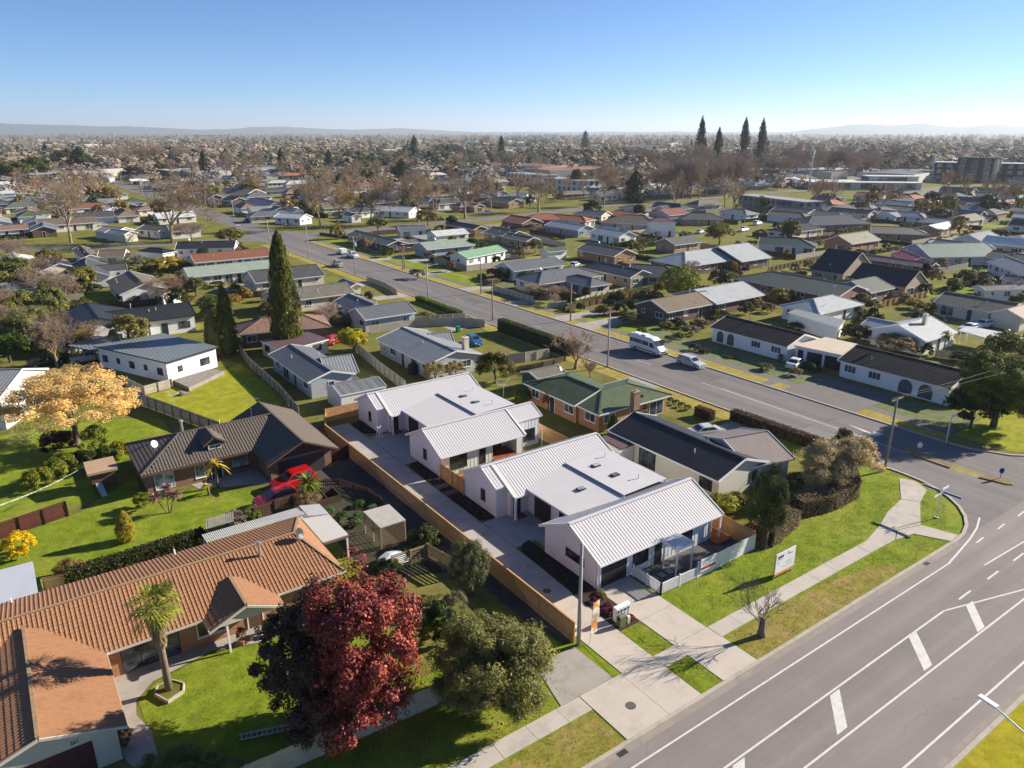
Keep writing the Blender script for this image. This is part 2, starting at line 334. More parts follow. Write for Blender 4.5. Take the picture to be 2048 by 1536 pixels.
# footpaths in slabs
def slab_strip(name, x0, y0, x1, y1, mat, step, along='x', gap=0.025, z=0.05, x_skip=()):
    root = thing(name, None, None, (0, 0, 0)); tag(root, kind='structure')
    a = x0 if along == 'x' else y0; end = x1 if along == 'x' else y1
    while a < end - 0.1:
        b = min(a + step, end)
        if not any(s0 <= (a + b) / 2 <= s1 for s0, s1 in x_skip):
            mb = MB()
            if along == 'x': mb.box(a + gap / 2, y0, -0.05, b - gap / 2, y1, z + random.uniform(-0.006, 0.006))
            else: mb.box(x0, a + gap / 2, -0.05, x1, b - gap / 2, z + random.uniform(-0.006, 0.006))
            mb.build('slab', mat, root)
        a = b
    return root
VERGE = [(x, 24.28) for x in (-400, 64.6)]
sheet('verge', [(-400, 24.28), (64.6, 24.28)] + [(64.6 + (p[0] - 64.6) * 0.97, 33.8 + (p[1] - 33.8) * 0.97) for p in lc[1:]] + [(74.1, 50), (69.5, 50), (67.5, 38), (60, 36), (-400, 36)], GRASS, 0.006)
BROWNED = grass_mat('worn brown verge', (0.22, 0.22, 0.03), (0.32, 0.27, 0.07), (0.38, 0.27, 0.13), 0.85, 0.5)
sheet('worn_verge', [(37.7, 24.3), (50, 24.3), (57.5, 24.9), (55, 26.3), (49, 27.0), (38.0, 27.2)], BROWNED, 0.009)
sheet('worn_verge', [(-60, 24.3), (25.3, 24.3), (25.3, 27.2), (10, 27.0), (-60, 27.1)], BROWNED, 0.009)
sheet('far_verge', rect(-400, -60, 900, YK0 - 0.28), grass_mat('bright yellow verge', (0.30, 0.28, 0.012), (0.42, 0.37, 0.02), (0.46, 0.35, 0.06), 0.4, 0.3), 0.006)
sheet('verge', rect(86.6, 36, 89.3, 240), GRASS_DRY, 0.006); sheet('verge', rect(71.3, 52, 74.1, 240), GRASS_DRY, 0.007)
sheet('footpath', rect(89.3, 36, 90.8, 240), M('grey seal path', (0.15, 0.14, 0.13), 0.9, 0.15, 0.8, 30), 0.008)
sheet('lawn', rect(90.8, 34, 97.5, 92), GRASS_SHADE, 0.0075)
sheet('lawn', rect(90.8, 92, 97, 240), GRASS, 0.0072)
sheet('corner_lawn', [(90, 29.5), (100, 26.2), (160, 26.0), (160, 34), (96, 36.5), (89.4, 36)], grass_mat('corner grass', (0.24, 0.27, 0.015), (0.34, 0.35, 0.02), (0.40, 0.34, 0.06), 0.4, 0.2), 0.009)
for y0, y1 in ((47, 58), (60, 61.5), (98, 103), (106, 110), (122, 126), (140, 144), (163, 167), (190, 194)): sheet('driveway', rect(86.5, y0, 97.5, y1), M('grey seal path', (0.15, 0.14, 0.13)) if y0 < 90 else CONC3, 0.011 + y0 * 1e-5)
for y0, y1 in ((48, 54), (68.5, 74), (112, 116), (143, 147), (160, 164)): sheet('driveway', rect(66, y0, 74.2, y1), CONC3, 0.011 + y0 * 1e-5)
PATHM = M('footpath concrete', (0.44, 0.40, 0.35), 0.9, 0.12, 0.5, 40, 0.1, 70, stain=(0.28, 0.25, 0.21), stain_amt=0.6, stain_scale=0.6)
fp = slab_strip('footpath', -60.4, 27.35, 25.45, 28.67, PATHM, 2.4); fp = slab_strip('footpath', 37.55, 27.35, 58.3, 28.67, PATHM, 2.4)
for pts in (((1734, 1078), (1705, 1098), (1731, 1121), (1762, 1100)) , ):
    pass
# corner path pieces: bend to the main road crossing and to the side street crossing
cp = [[(58.3, 27.35), (60.6, 27.3), (62.2, 28.1), (61.2, 29.3), (58.3, 28.67)],
      [(60.6, 27.25), (62.9, 26.9), (64.3, 24.35), (65.9, 24.5), (65.0, 27.3), (62.3, 28.05)],
      [(62.25, 28.15), (65.0, 27.35), (69.3, 29.6), (68.4, 31.0), (64.9, 30.4), (61.3, 29.3)],
      [(69.35, 29.62), (72.5, 30.6), (73.5, 32.3), (72.9, 33.6), (68.5, 31.05)]]
for q in cp:
    mb = MB(); mb.prism(q, -0.05, 0.05); mb.build('slab', PATHM, fp)
# driveways of the new houses
def slabs(name, cells, mat, z=0.045):
    root = thing(name, None, None, (0, 0, 0)); tag(root, kind='structure')
    for c in cells:
        mb = MB(); q = c if isinstance(c, list) else rect(*c)
        cx = sum(p[0] for p in q) / len(q); cy = sum(p[1] for p in q) / len(q)
        q = [(p[0] + (0.014 if p[0] < cx else -0.014), p[1] + (0.014 if p[1] < cy else -0.014)) for p in q]
        mb.prism(q, -0.05, z + random.uniform(-0.004, 0.004)); mb.build('slab', mat, root)
    return root
cells = [(29.1, y, 32.45, y + 3.62) for y in [37.5 + 3.62 * i for i in range(12)]]
cells = [c for c in cells if c[1] < 80]
slabs('shared_driveway', cells, CONC2)
slabs('driveway_apron', [(29.1, 33.9, 32.1, 37.5), (29.15, 28.7, 32.05, 33.9), (25.5, 24.3, 29.05, 28.7), (29.05, 24.3, 32.0, 28.7), (34.1, 32.0, 37.5, 36.8), (34.1, 28.68, 37.5, 32.0), (32.0, 27.4, 34.1, 28.68), (34.1, 24.3, 37.6, 28.68), (32.0, 27.38, 34.1, 27.4)][:8], CONC)
slabs('old_driveway', [[(24.0, 28.7), (28.4, 28.7), (28.3, 32.6), (24.9, 32.6)]], CONC3)
slabs('courtyard', [(32.5, 66.1, 34.7, 70.5), (34.7, 66.1, 37.0, 70.5), (32.5, 70.5, 34.7, 75.3), (34.7, 70.5, 37.2, 75.3)], CONC2)
slabs('courtyard', [(32.5, 45.5, 34.7, 48.2), (34.7, 44.2, 37.2, 48.2), (32.5, 48.2, 34.7, 50.75), (34.7, 48.2, 37.2, 50.75)], CONC2)
sheet('lawn', rect(32.1, 28.68, 34.05, 31.95), GRASS, 0.02); sheet('lawn', rect(32.05, 24.28, 34.05, 27.36), GRASS, 0.02); sheet('lawn', [(28.45, 28.7), (29.1, 28.7), (29.1, 32.7), (28.95, 32.7)], GRASS, 0.02)
BED = dict()
sheet('garden_bed', [(32.5, 56.6), (34.1, 56.3), (34.1, 66.1), (33.4, 66.1), (32.7, 65.4)], BARK_MULCH, 0.05)
sheet('garden_bed', [(32.5, 51.2), (34.1, 50.8), (34.1, 56.3), (32.5, 56.6)], BARK_MULCH, 0.052)
sheet('garden_bed', [(32.5, 76.6), (34.1, 75.9), (34.1, 81.0), (32.5, 80.2)], BARK_MULCH, 0.05)
sheet('garden_bed', [(32.2, 36.9), (34.2, 36.6), (34.2, 45.9), (33.3, 45.6), (32.65, 44.9), (32.5, 44)], BARK_MULCH, 0.05)
sheet('garden_bed', [(32.1, 31.95), (34.05, 31.95), (34.05, 35.3), (34.2, 36.6), (32.2, 36.9), (32.1, 34.4)], MULCH2, 0.051)
for y in (58.9, 57.2):
    sheet('paving_strip', rect(32.5, y, 34.0, y + 0.9), M('timber pavers', (0.14, 0.11, 0.10), 0.9, 0.2), 0.06)
# ---------------------------------------------------------------- building kit
CAMXY = Vector((0, 0))
def v2(a): return Vector((math.cos(a), math.sin(a)))
class Wing:
    def __init__(s, c, L, W, ang, ends='gg', ze=2.5, pitch=20, oe=0.5, og=0.3, lift=0.0, storey=1):
        s.c = Vector((c[0], c[1])); s.hl = L / 2; s.hw = W / 2; s.ang = ang; s.u = v2(ang); s.v = v2(ang + math.pi / 2)
        s.ends = ends; s.ze = ze; s.tp = math.tan(R(pitch)); s.zr = ze + s.hw * s.tp; s.oe = oe; s.og = og; s.lift = lift
    def pt(s, u, v, z): p = s.c + s.u * u + s.v * v; return Vector((p.x, p.y, z + s.lift))
def wing_px(r0, r1, e, ends='gg', ze=2.5, pitch=20, snap=12, **k):
    """wing from the two ends of its ridge and one point of its near eave, all seen in the photo"""
    W = 8.0
    for _ in range(40):
        zr = ze + W / 2 * math.tan(R(pitch)); a, b = P(*r0, zr), P(*r1, zr); d = (b - a).xy; ang = math.atan2(d.y, d.x); m = (a + b).xy / 2
        q = round(ang / (math.pi / 2)) * math.pi / 2
        if abs(ang - q) < R(snap): ang = q
        u = v2(ang); E_ = P(*e, ze).xy - m; dist = abs(E_.x * -u.y + E_.y * u.x); W = 0.5 * W + 0.5 * max(3.0, min(16.0, 2 * dist))
    L = abs(d.dot(u)); m0 = m.copy()
    if ends[0] == 'h': L += W / 2; m = m - u * W / 4
    if ends[1] == 'h': L += W / 2; m = m + u * W / 4
    return Wing(m, L, W, ang, ends, ze, pitch, **k)
def slope(mb, o, du, dv, Lu, run, rise, a0, a1, style='flat', step=0.35, lift=0.03, ribw=0.09):
    """one roof plane: eave corner o, du along the eave, dv level and up-slope"""
    du = Vector((du.x, du.y, 0)); up = Vector((dv.x * run, dv.y * run, rise)); SL = math.hypot(run, rise); nrm = du.cross(up).normalized()
    def q(u, t, h=0.0): return o + du * u + up * t + nrm * h
    if style == 'course':
        n = max(2, int(SL / step))
        for i in range(n):
            t0, t1 = i / n, (i + 1) / n
            A, B, C, D = q(a0 * t0, t0, lift), q(Lu - a1 * t0, t0, lift), q(Lu - a1 * t1, t1, 0.004), q(a0 * t1, t1, 0.004)
            mb.quad(A, B, C, D, [(a0 * t0, SL * t0), (Lu - a1 * t0, SL * t0), (Lu - a1 * t1, SL * t1), (a0 * t1, SL * t1)])
            mb.quad(q(a0 * t0, t0, 0), q(Lu - a1 * t0, t0, 0), B, A, [(0, 0), (Lu, 0), (Lu, 0.03), (0, 0.03)])
        return
    mb.quad(q(0, 0), q(Lu, 0), q(Lu - a1, 1), q(a0, 1), [(0, 0), (Lu, 0), (Lu - a1, SL), (a0, SL)])
    if style == 'rib':
        n = int(Lu / step); u = (Lu - (n - 1) * step) / 2
        for i in range(n):
            uu = u + i * step; tm = 1.0
            if a0 > 0: tm = min(tm, uu / a0)
            if a1 > 0: tm = min(tm, (Lu - uu) / a1)
            if tm < 0.05: continue
            hw, tw = ribw / 2, ribw / 4
            p = [q(uu - hw, 0, 0.001), q(uu - tw, 0, lift), q(uu + tw, 0, lift), q(uu + hw, 0, 0.001)]; r = [x + up * tm for x in p]
            mb.add(p + r, [(0, 1, 5, 4), (1, 2, 6, 5), (2, 3, 7, 6), (0, 3, 2, 1), (4, 5, 6, 7)])
def wing_roof(w, mat, parent, style='flat', step=0.4, lift=0.03, trim=None, ridge=True, name='roof', capmat=None, ribw=0.09):
    mb = MB(); hl, hw = w.hl, w.hw; a0 = hw if w.ends[0] == 'h' else 0; a1 = hw if w.ends[1] == 'h' else 0; rise = w.zr - w.ze
    slope(mb, w.pt(-hl, -hw, w.ze), w.u, w.v, 2 * hl, hw, rise, a0, a1, style, step, lift, ribw)
    slope(mb, w.pt(hl, hw, w.ze), -w.u, -w.v, 2 * hl, hw, rise, a1, a0, style, step, lift, ribw)
    if a0: slope(mb, w.pt(-hl, hw, w.ze), -w.v, w.u, 2 * hw, hw, rise, hw - 0.001, hw - 0.001, style, step, lift, ribw)
    if a1: slope(mb, w.pt(hl, -hw, w.ze), w.v, -w.u, 2 * hw, hw, rise, hw - 0.001, hw - 0.001, style, step, lift, ribw)
    # underside so that the sheet has a thickness
    for sgn in (-1, 1):
        mb.quad(w.pt(-hl + 0.01, sgn * hw, w.ze - 0.05), w.pt(-hl + 0.01 + a0, 0, w.zr - 0.05), w.pt(hl - 0.01 - a1, 0, w.zr - 0.05), w.pt(hl - 0.01, sgn * hw, w.ze - 0.05))
    o = mb.build(name, mat, parent)
    if ridge:
        mb = MB(); cs = [(w.pt(-hl + a0, 0, w.zr), w.pt(hl - a1, 0, w.zr))]
        if a0: cs += [(w.pt(-hl, s * hw, w.ze), w.pt(-hl + a0, 0, w.zr)) for s in (-1, 1)]
        if a1: cs += [(w.pt(hl, s * hw, w.ze), w.pt(hl - a1, 0, w.zr)) for s in (-1, 1)]
        for a, b in cs: mb.bar(a + Vector((0, 0, -0.03)), b + Vector((0, 0, -0.03)), 0.22, 0.075 + lift)
        mb.build('ridge_cap', capmat or mat, o)
    trim = trim or WHITE
    mb = MB()
    for sgn in (-1, 1):
        mb.bar(w.pt(-hl, sgn * (hw - 0.02), w.ze - 0.17), w.pt(hl, sgn * (hw - 0.02), w.ze - 0.17), 0.07, 0.16)
        mb.quad(w.pt(-hl + 0.04, sgn * (hw - 0.03), w.ze - 0.15), w.pt(hl - 0.04, sgn * (hw - 0.03), w.ze - 0.15), w.pt(hl - 0.04, sgn * (hw - w.oe - 0.05), w.ze - 0.15), w.pt(-hl + 0.04, sgn * (hw - w.oe - 0.05), w.ze - 0.15))
    for e, sg in ((0, -1), (1, 1)):
        if w.ends[e] == 'h': mb.bar(w.pt(sg * (hl - 0.02), -hw + 0.06, w.ze - 0.171), w.pt(sg * (hl - 0.02), hw - 0.06, w.ze - 0.171), 0.07, 0.16)
        elif w.ends[e] == 'g':
            for sgn in (-1, 1): mb.bar(w.pt(sg * (hl + 0.012), sgn * hw, w.ze - 0.15), w.pt(sg * (hl + 0.012), 0, w.zr - 0.15), 0.05, 0.2 + lift)
    mb.build('fascia', trim, o)
    return o
def wing_wall(w, mat, parent, name='wall', z0=0.0, sides=None):
    mb = MB(); hv = w.hw - w.oe; ez = w.ze + w.oe * w.tp - 0.08 if w.oe < w.hw else w.ze
    u0 = -w.hl + (w.oe if w.ends[0] == 'h' else w.og); u1 = w.hl - (w.oe if w.ends[1] == 'h' else w.og)
    top = w.ze - 0.1
    def wq(a, b, z1):
        L = (Vector(b) - Vector(a)).length; A = w.pt(*a, z0); B = w.pt(*b, z0); C = w.pt(*b, z1); D = w.pt(*a, z1)
        mb.quad(A, B, C, D, [(0, 0), (L, 0), (L, z1), (0, z1)])
    wq((u0, -hv), (u1, -hv), top); wq((u1, -hv), (u1, hv), top); wq((u1, hv), (u0, hv), top); wq((u0, hv), (u0, -hv), top)
    for e, uu, sg in ((0, u0, -1), (1, u1, 1)):
        if w.ends[e] == 'g':
            pts = [w.pt(uu, -hv, top), w.pt(uu, hv, top), w.pt(uu, hv, ez), w.pt(uu, 0, w.zr - 0.08), w.pt(uu, -hv, ez)]
            if sg < 0: pts = [pts[1], pts[0], pts[4], pts[3], pts[2]]
            s_ = 1 if sg > 0 else -1
            mb.poly(pts, [(p.xy.dot(w.v), p.z) for p in pts])
    return mb.build(name, mat, parent)
WRNG = random.Random(4); CURT = glass_mat('curtained pane', (0.10, 0.10, 0.095), 0.1); BLIND = glass_mat('pane with blind', (0.045, 0.05, 0.055), 0.08)
def fin(a, nrm, off): return a + Vector((nrm.x, nrm.y, 0)) * off
def window(parent, p, d, nrm, wd, z0, z1, frame=None, bars=1, pane=None, name='window', depth=0.05, sill=True):
    """frame ring standing proud of the wall, pane set back inside it; p is the middle of the window on the wall line"""
    frame = frame or WHITE; d3 = Vector((d.x, d.y, 0)); p3 = Vector((p.x, p.y, 0)); n3 = Vector((nrm.x, nrm.y, 0)); fw = 0.06
    def bx(mb, u0, u1, za, zb, o0, o1):
        v = [p3 + d3 * u + n3 * o + Vector((0, 0, z)) for z in (za, zb) for (u, o) in ((u0, o0), (u1, o0), (u1, o1), (u0, o1))]
        mb.add(v, [(0, 3, 2, 1), (4, 5, 6, 7), (0, 1, 5, 4), (1, 2, 6, 5), (2, 3, 7, 6), (3, 0, 4, 7)])
    mb = MB(); h = wd / 2
    bx(mb, -h, -h + fw, z0, z1, -0.02, depth); bx(mb, h - fw, h, z0, z1, -0.02, depth)
    bx(mb, -h + fw, h - fw, z0, z0 + fw, -0.02, depth); bx(mb, -h + fw, h - fw, z1 - fw, z1, -0.02, depth)
    for i in range(1, bars + 1):
        u = -h + wd * i / (bars + 1); bx(mb, u - 0.025, u + 0.025, z0 + fw, z1 - fw, -0.02, depth - 0.012)
    if sill: bx(mb, -h - 0.05, h + 0.05, z0 - 0.05, z0 - 0.002, -0.02, depth + 0.05)
    o = mb.build(name, frame, parent)
    mb = MB(); bx(mb, -h + fw - 0.005, h - fw + 0.005, z0 + fw - 0.005, z1 - fw + 0.005, -0.03, depth - 0.03); mb.build('pane', pane or WRNG.choice((GLASS, GLASS, GLASS, CURT, BLIND)), o)
    return o
def panel_door(parent, p, d, nrm, wd, z1, mat, name='door', rows=0, frame=None, z0=0.03):
    d3 = Vector((d.x, d.y, 0)); p3 = Vector((p.x, p.y, 0)); n3 = Vector((nrm.x, nrm.y, 0)); h = wd / 2
    def bx(mb, u0, u1, za, zb, o0, o1):
        v = [p3 + d3 * u + n3 * o + Vector((0, 0, z)) for z in (za, zb) for (u, o) in ((u0, o0), (u1, o0), (u1, o1), (u0, o1))]
        mb.add(v, [(0, 3, 2, 1), (4, 5, 6, 7), (0, 1, 5, 4), (1, 2, 6, 5), (2, 3, 7, 6), (3, 0, 4, 7)])
    mb = MB()
    if rows:
        for i in range(rows):
            a = z0 + (z1 - z0) * i / rows; b = z0 + (z1 - z0) * (i + 1) / rows - 0.02; bx(mb, -h, h, a, b, -0.05, 0.03)
        bx(mb, -h, h, z0, z1, -0.05, 0.015)
    else: bx(mb, -h, h, z0, z1, -0.05, 0.03)
    o = mb.build(name, mat, parent)
    if frame:
        mb = MB(); bx(mb, -h - 0.08, -h, z0, z1 + 0.08, -0.02, 0.05); bx(mb, h, h + 0.08, z0, z1 + 0.08, -0.02, 0.05); bx(mb, -h, h, z1, z1 + 0.08, -0.02, 0.05); mb.build('frame', frame, o)
    return o
def auto_windows(w, parent, frame=None, rng=None, dens=3.2, zsill=0.95, ztop=2.05, door=True, gable=True, big=0.25, doormat=None, skip=()):
    rng = rng or random; u0 = -w.hl + (w.oe if w.ends[0] == 'h' else w.og); u1 = w.hl - (w.oe if w.ends[1] == 'h' else w.og); hv = w.hw - w.oe
    sides = [(w.pt(0, -hv, 0).xy, w.u, -w.v, u1 - u0, (u0 + u1) / 2, 's0'), (w.pt(0, hv, 0).xy, -w.u, w.v, u1 - u0, -(u0 + u1) / 2, 's1')]
    if gable: sides += [(w.pt(u1, 0, 0).xy, w.v, w.u, 2 * hv, 0, 'e1'), (w.pt(u0, 0, 0).xy, -w.v, -w.u, 2 * hv, 0, 'e0')]
    done = False
    for c, d, n_, L, sh, nm in sides:
        if nm in skip: continue
        if (CAMXY - c).dot(n_) < 0: continue
        k = max(1, int(L / dens)); cc = c + d * sh
        for i in range(k):
            if rng.random() < 0.12: continue
            x = (i + 0.5) * L / k - L / 2 + rng.uniform(-0.3, 0.3); r = rng.random()
            if door and not done and L > 7 and i == k // 2: panel_door(parent, cc + d * x, d, n_, 0.9, 2.05, doormat or DARKF, frame=frame or WHITE); done = True
            elif r < big: window(parent, cc + d * x, d, n_, min(2.4, L / k * 0.75), 0.15, ztop, frame, 1, sill=False)
            else:
                wd = rng.choice((0.9, 1.2, 1.6, 1.9)); window(parent, cc + d * x, d, n_, min(wd, L / k * 0.8), zsill + (0.3 if wd < 1 else 0), ztop, frame, 1 if wd > 1 else 0)
def house(label, wings, roofm, wallm, cat='house', name='house', style='flat', trim=None, frame=None, win=True, group=None, step=0.4, lift=0.03, seed=0, door=True, ridge=True, dens=3.2, capmat=None, loc=None, z0=0.0, zs=None, skip=()):
    w0 = wings[0]; root = thing(name, label, cat, (w0.c.x, w0.c.y, 0), group); rng = random.Random(hash(label) % 9973 if False else sum(ord(c) * (i + 1) for i, c in enumerate(label)) + seed)
    for i, w in enumerate(wings):
        w.lift = 0.007 * i
        wing_wall(w, wallm[i] if isinstance(wallm, list) else wallm, root); wing_roof(w, roofm[i] if isinstance(roofm, list) else roofm, root, style, step, lift, trim, ridge, capmat=capmat)
        if win: auto_windows(w, root, frame, rng, door=(door and i == 0), dens=dens, skip=skip)
    w = wings[0]
    if w.c.length < 260 and name == 'house':
        for _ in range(rng.randint(1, 3)):
            u, v = rng.uniform(-.6, .6) * w.hl, rng.uniform(.2, .75) * w.hw * rng.choice((-1, 1)); p = w.pt(u, v, w.zr - abs(v) * w.tp - .1); mb = MB(); mb.tube([p, p + Vector((0, 0, .55))], .06, 6); mb.build('vent_pipe', M('pvc grey', (0.6, 0.6, 0.6), 0.5, 0.05), root)
        r_ = rng.random(); p = w.pt(rng.uniform(-.7, .7) * w.hl, 0, w.zr - .05)
        if r_ < .35: flue(root, p.x, p.y, p.z - .1, .9)
        elif r_ < .6: dish(root, p.x, p.y, p.z - .1)
        elif r_ < .85:
            mb = MB(); mb.tube([p, p + Vector((0, 0, 1.9))], .025, 5); mb.bar(p + Vector((-.7, 0, 1.75)), p + Vector((.7, 0, 1.75)), .03, .03)
            for i in range(6): mb.bar(p + Vector((-.6 + i * .24, -.35, 1.77)), p + Vector((-.6 + i * .24, .35, 1.77)), .02, .02)
            mb.build('aerial', M('steel', (0.45, 0.45, 0.45), 0.4, 0.1, metal=0.6), root)
    return root
def chimney(parent, x, y, z0, z1, sx=0.9, sy=0.6, mat=None):
    mb = MB(); mb.cbox((x, y, z0), sx, sy, z1 - z0); mb.cbox((x, y, z1), sx + 0.12, sy + 0.12, 0.12); o = mb.build('chimney', mat or BRICKR, parent)
    mb = MB(); mb.tube([(x, y, z1 + 0.12), (x, y, z1 + 0.4)], 0.13, 8); mb.build('chimney_pot', M('steel', (0.45, 0.45, 0.45), 0.4, 0.1, metal=0.6), o)
def flue(parent, x, y, z0, h=0.9, r=0.1):
    mb = MB(); mb.tube([(x, y, z0), (x, y, z0 + h)], r, 8); mb.tube([(x, y, z0 + h - 0.02), (x, y, z0 + h + 0.16)], [r * 1.7, r * 1.5], 8); mb.build('flue', M('galvanised flue', (0.5, 0.5, 0.5), 0.35, 0.1, metal=0.7), parent)
def dish(parent, x, y, z, r=0.35, mat=None):
    mb = MB(); mb.tube([(x, y, z), (x, y, z + 0.6)], 0.025, 5); c = Vector((x, y, z + 0.75)); d = Vector((0.5, -0.75, 0.45)).normalized(); a = d.cross(Vector((0, 0, 1))).normalized(); b = d.cross(a)
    rim = [c + d * 0.1 + (a * math.cos(t) + b * math.sin(t)) * r for t in [i * math.pi / 6 for i in range(12)]]
    mb.add([c] + rim, [(0, i + 1, (i + 1) % 12 + 1) for i in range(12)]); mb.bar(c, c + d * 0.5, 0.03, 0.03)
    mb.build('satellite_dish', mat or M('dish grey', (0.55, 0.56, 0.58), 0.5, 0.1), parent)
BRICKR = UVM('red brown brick', (0.26, 0.145, 0.10), 'brick', rough=0.9, var=0.2, depth=0.006)
BRICKO = UVM('orange brick', (0.41, 0.215, 0.11), 'brick', rough=0.9, var=0.2, depth=0.006)
BRICKT = UVM('tan brick', (0.42, 0.27, 0.17), 'brick', rough=0.9, var=0.2, depth=0.006)
BRICKD = UVM('dark brown brick', (0.15, 0.095, 0.075), 'brick', rough=0.9, var=0.2, depth=0.006)
BOARDW = UVM('white weatherboard', (0.74, 0.73, 0.70), 'board', 0.36, rough=0.6, var=0.06, depth=0.02)
BOARDC = UVM('cream weatherboard', (0.62, 0.58, 0.48), 'board', 0.36, rough=0.6, var=0.06, depth=0.02)
BOARDG = UVM('grey weatherboard', (0.42, 0.45, 0.47), 'board', 0.36, rough=0.6, var=0.06, depth=0.02)
BOARDB = UVM('blue grey weatherboard', (0.30, 0.34, 0.38), 'board', 0.36, rough=0.6, var=0.06, depth=0.02)
PLASTW = M('white plaster', (0.76, 0.75, 0.72), 0.8, 0.06, 0.5, 30, 0.05, 60)
PLASTC = M('cream plaster', (0.60, 0.54, 0.43), 0.8, 0.08, 0.5, 30, 0.05, 60)
PLASTT = M('tan plaster', (0.42, 0.34, 0.25), 0.8, 0.08, 0.5, 30, 0.05, 60)
BRN = M('brown timber', (0.12, 0.07, 0.045), 0.7, 0.2)
RC = {}
for k, c in dict(black=(0.022, 0.024, 0.028), charcoal=(0.072, 0.074, 0.08), slate=(0.125, 0.133, 0.143), grey=(0.23, 0.24, 0.245), light=(0.38, 0.40, 0.40), pale=(0.52, 0.53, 0.52), green=(0.085, 0.11, 0.052), moss=(0.115, 0.125, 0.095), sage=(0.27, 0.32, 0.255), brown=(0.15, 0.12, 0.09), olive=(0.165, 0.15, 0.115), rust=(0.22, 0.09, 0.052), orange=(0.36, 0.125, 0.06), red=(0.30, 0.05, 0.04), plum=(0.13, 0.075, 0.08), terracotta=(0.25, 0.15, 0.105), blue=(0.07, 0.09, 0.12), white=(0.66, 0.66, 0.64), forest=(0.035, 0.065, 0.05), mauve=(0.25, 0.16, 0.16)).items():
    RC[k] = UVM('%s long run roofing' % k, c, 'rib', 0.42, 0.5, 0.15, lich=tuple(x * 0.7 + 0.03 for x in c), lich_amt=0.35, depth=0.035)
    RC[k + '_t'] = UVM('%s tile roofing' % k, c, 'tile', 0.36, 0.7, 0.22, lich=tuple(x * 0.6 + 0.06 for x in c), lich_amt=0.45, depth=0.05)
# ---------------------------------------------------------------- the two new white house blocks
WROOF = M('white steel roofing', (0.555, 0.54, 0.54), 0.42, 0.04, 0.4, 10, spec=0.4, stain=(0.50, 0.485, 0.48), stain_amt=0.35, stain_scale=0.5)
WWALL = M('new white cladding', (0.74, 0.74, 0.74), 0.55, 0.03, 0.6, 12)
GLASSD = glass_mat('dark window glass', (0.012, 0.013, 0.015), 0.05)
GARD = M('charcoal garage door', (0.028, 0.027, 0.028), 0.45, 0.15)
CEDAR = M('new cedar decking', (0.30, 0.085, 0.03), 0.6, 0.25, 3, 20)
X_, Y_ = Vector((1, 0)), Vector((0, 1))
def batten_wall(mb, x0, y0, x1, y1, z0, zt0, zt1, pitch=0.45, bw=0.05, bd=0.018):
    """vertical battens on the outside (right hand) of the wall line"""
    a, b = Vector((x0, y0)), Vector((x1, y1)); L = (b - a).length; d = (b - a) / L; n_ = Vector((d.y, -d.x)); k = max(1, int(L / pitch))
    for i in range(k + 1):
        t = L * i / k; c = a + d * min(max(t, bw / 2), L - bw / 2); z1 = zt0 + (zt1 - zt0) * t / L
        p = [c - d * bw / 2, c + d * bw / 2, c + d * bw / 2 + n_ * bd, c - d * bw / 2 + n_ * bd]
        mb.prism([tuple(q) for q in p], z0, z1)
def white_unit(root, X0, X1, Yr, ze, tp, back, front, short=None, shortY=None, outer=+1):
    """gable wing running along X with its ridge at Yr; front = low Y eave, back = high Y eave; part of one slope may stop short"""
    zr = 4.35; mb = MB(); rib = 0.305
    def plane(xa, xb, ye, nm):
        run = abs(Yr - ye); rise = run * tp; z = zr - rise; dv = Vector((0, 1 if ye < Yr else -1))
        m = MB()
        if ye < Yr: slope(m, Vector((xa, ye, z)), X_, dv, xb - xa, run, rise, 0, 0, 'rib', rib, 0.026, 0.07)
        else: slope(m, Vector((xb, ye, z)), -X_, dv, xb - xa, run, rise, 0, 0, 'rib', rib, 0.026, 0.07)
        s_ = 1 if ye < Yr else -1
        m.quad((xa + .02, ye + .02 * s_, z - 0.14), (xb - .02, ye + .02 * s_, z - 0.14), (xb - .02, Yr, zr - 0.14), (xa + .02, Yr, zr - 0.14))
        o = m.build('roof', WROOF, root)
        m = MB(); m.bar((xa, ye, z - 0.15), (xb, ye, z - 0.15), 0.10, 0.15)
        for xx in (xa - 0.02, xb + 0.02): m.bar((xx, ye, z - 0.16), (xx, Yr, zr - 0.16), 0.06, 0.23)
        m.build('fascia', WWALL, o)
    parts = []
    if short:      # short = (xa, xb) stretch of the front slope that ends at shortY
        xs = [(X0, short[0], front), (short[0], short[1], shortY), (short[1], X1, front)]
        for xa, xb, ye in xs:
            if xb - xa > 0.05: plane(xa, xb, ye, 'roof')
        m = MB()
        for xx in short:
            if X0 + 0.05 < xx < X1 - 0.05: m.bar((xx, front, zr - abs(Yr - front) * tp - 0.05), (xx, Yr, zr - 0.05), 0.28, 0.13)
        m.build('roof_flashing', WROOF, root)
    else: plane(X0, X1, front, 'roof')
    plane(X0, X1, back, 'roof')
    m = MB(); m.bar((X0, Yr, zr + 0.0), (X1, Yr, zr + 0.0), 0.34, 0.06); m.build('ridge_cap', WROOF, root)
def wall_box(root, pts, tops, mat=WWALL, battens=True, name='wall'):
    """closed outline (counter-clockwise) of outside walls; tops: height at each corner"""
    m = MB(); n = len(pts)
    for i in range(n):
        a, b = pts[i], pts[(i + 1) % n]; m.quad((*a, 0), (*b, 0), (*b, tops[(i + 1) % n]), (*a, tops[i]))
    o = m.build(name, mat, root)
    if battens:
        m = MB()
        for i in range(n):
            a, b = pts[i], pts[(i + 1) % n]
            if (Vector(b) - Vector(a)).length > 0.3: batten_wall(m, *a, *b, 0.15, tops[i] - 0.05, tops[(i + 1) % n] - 0.05)
        m.build('batten', mat, o, kind='stuff')
    return o
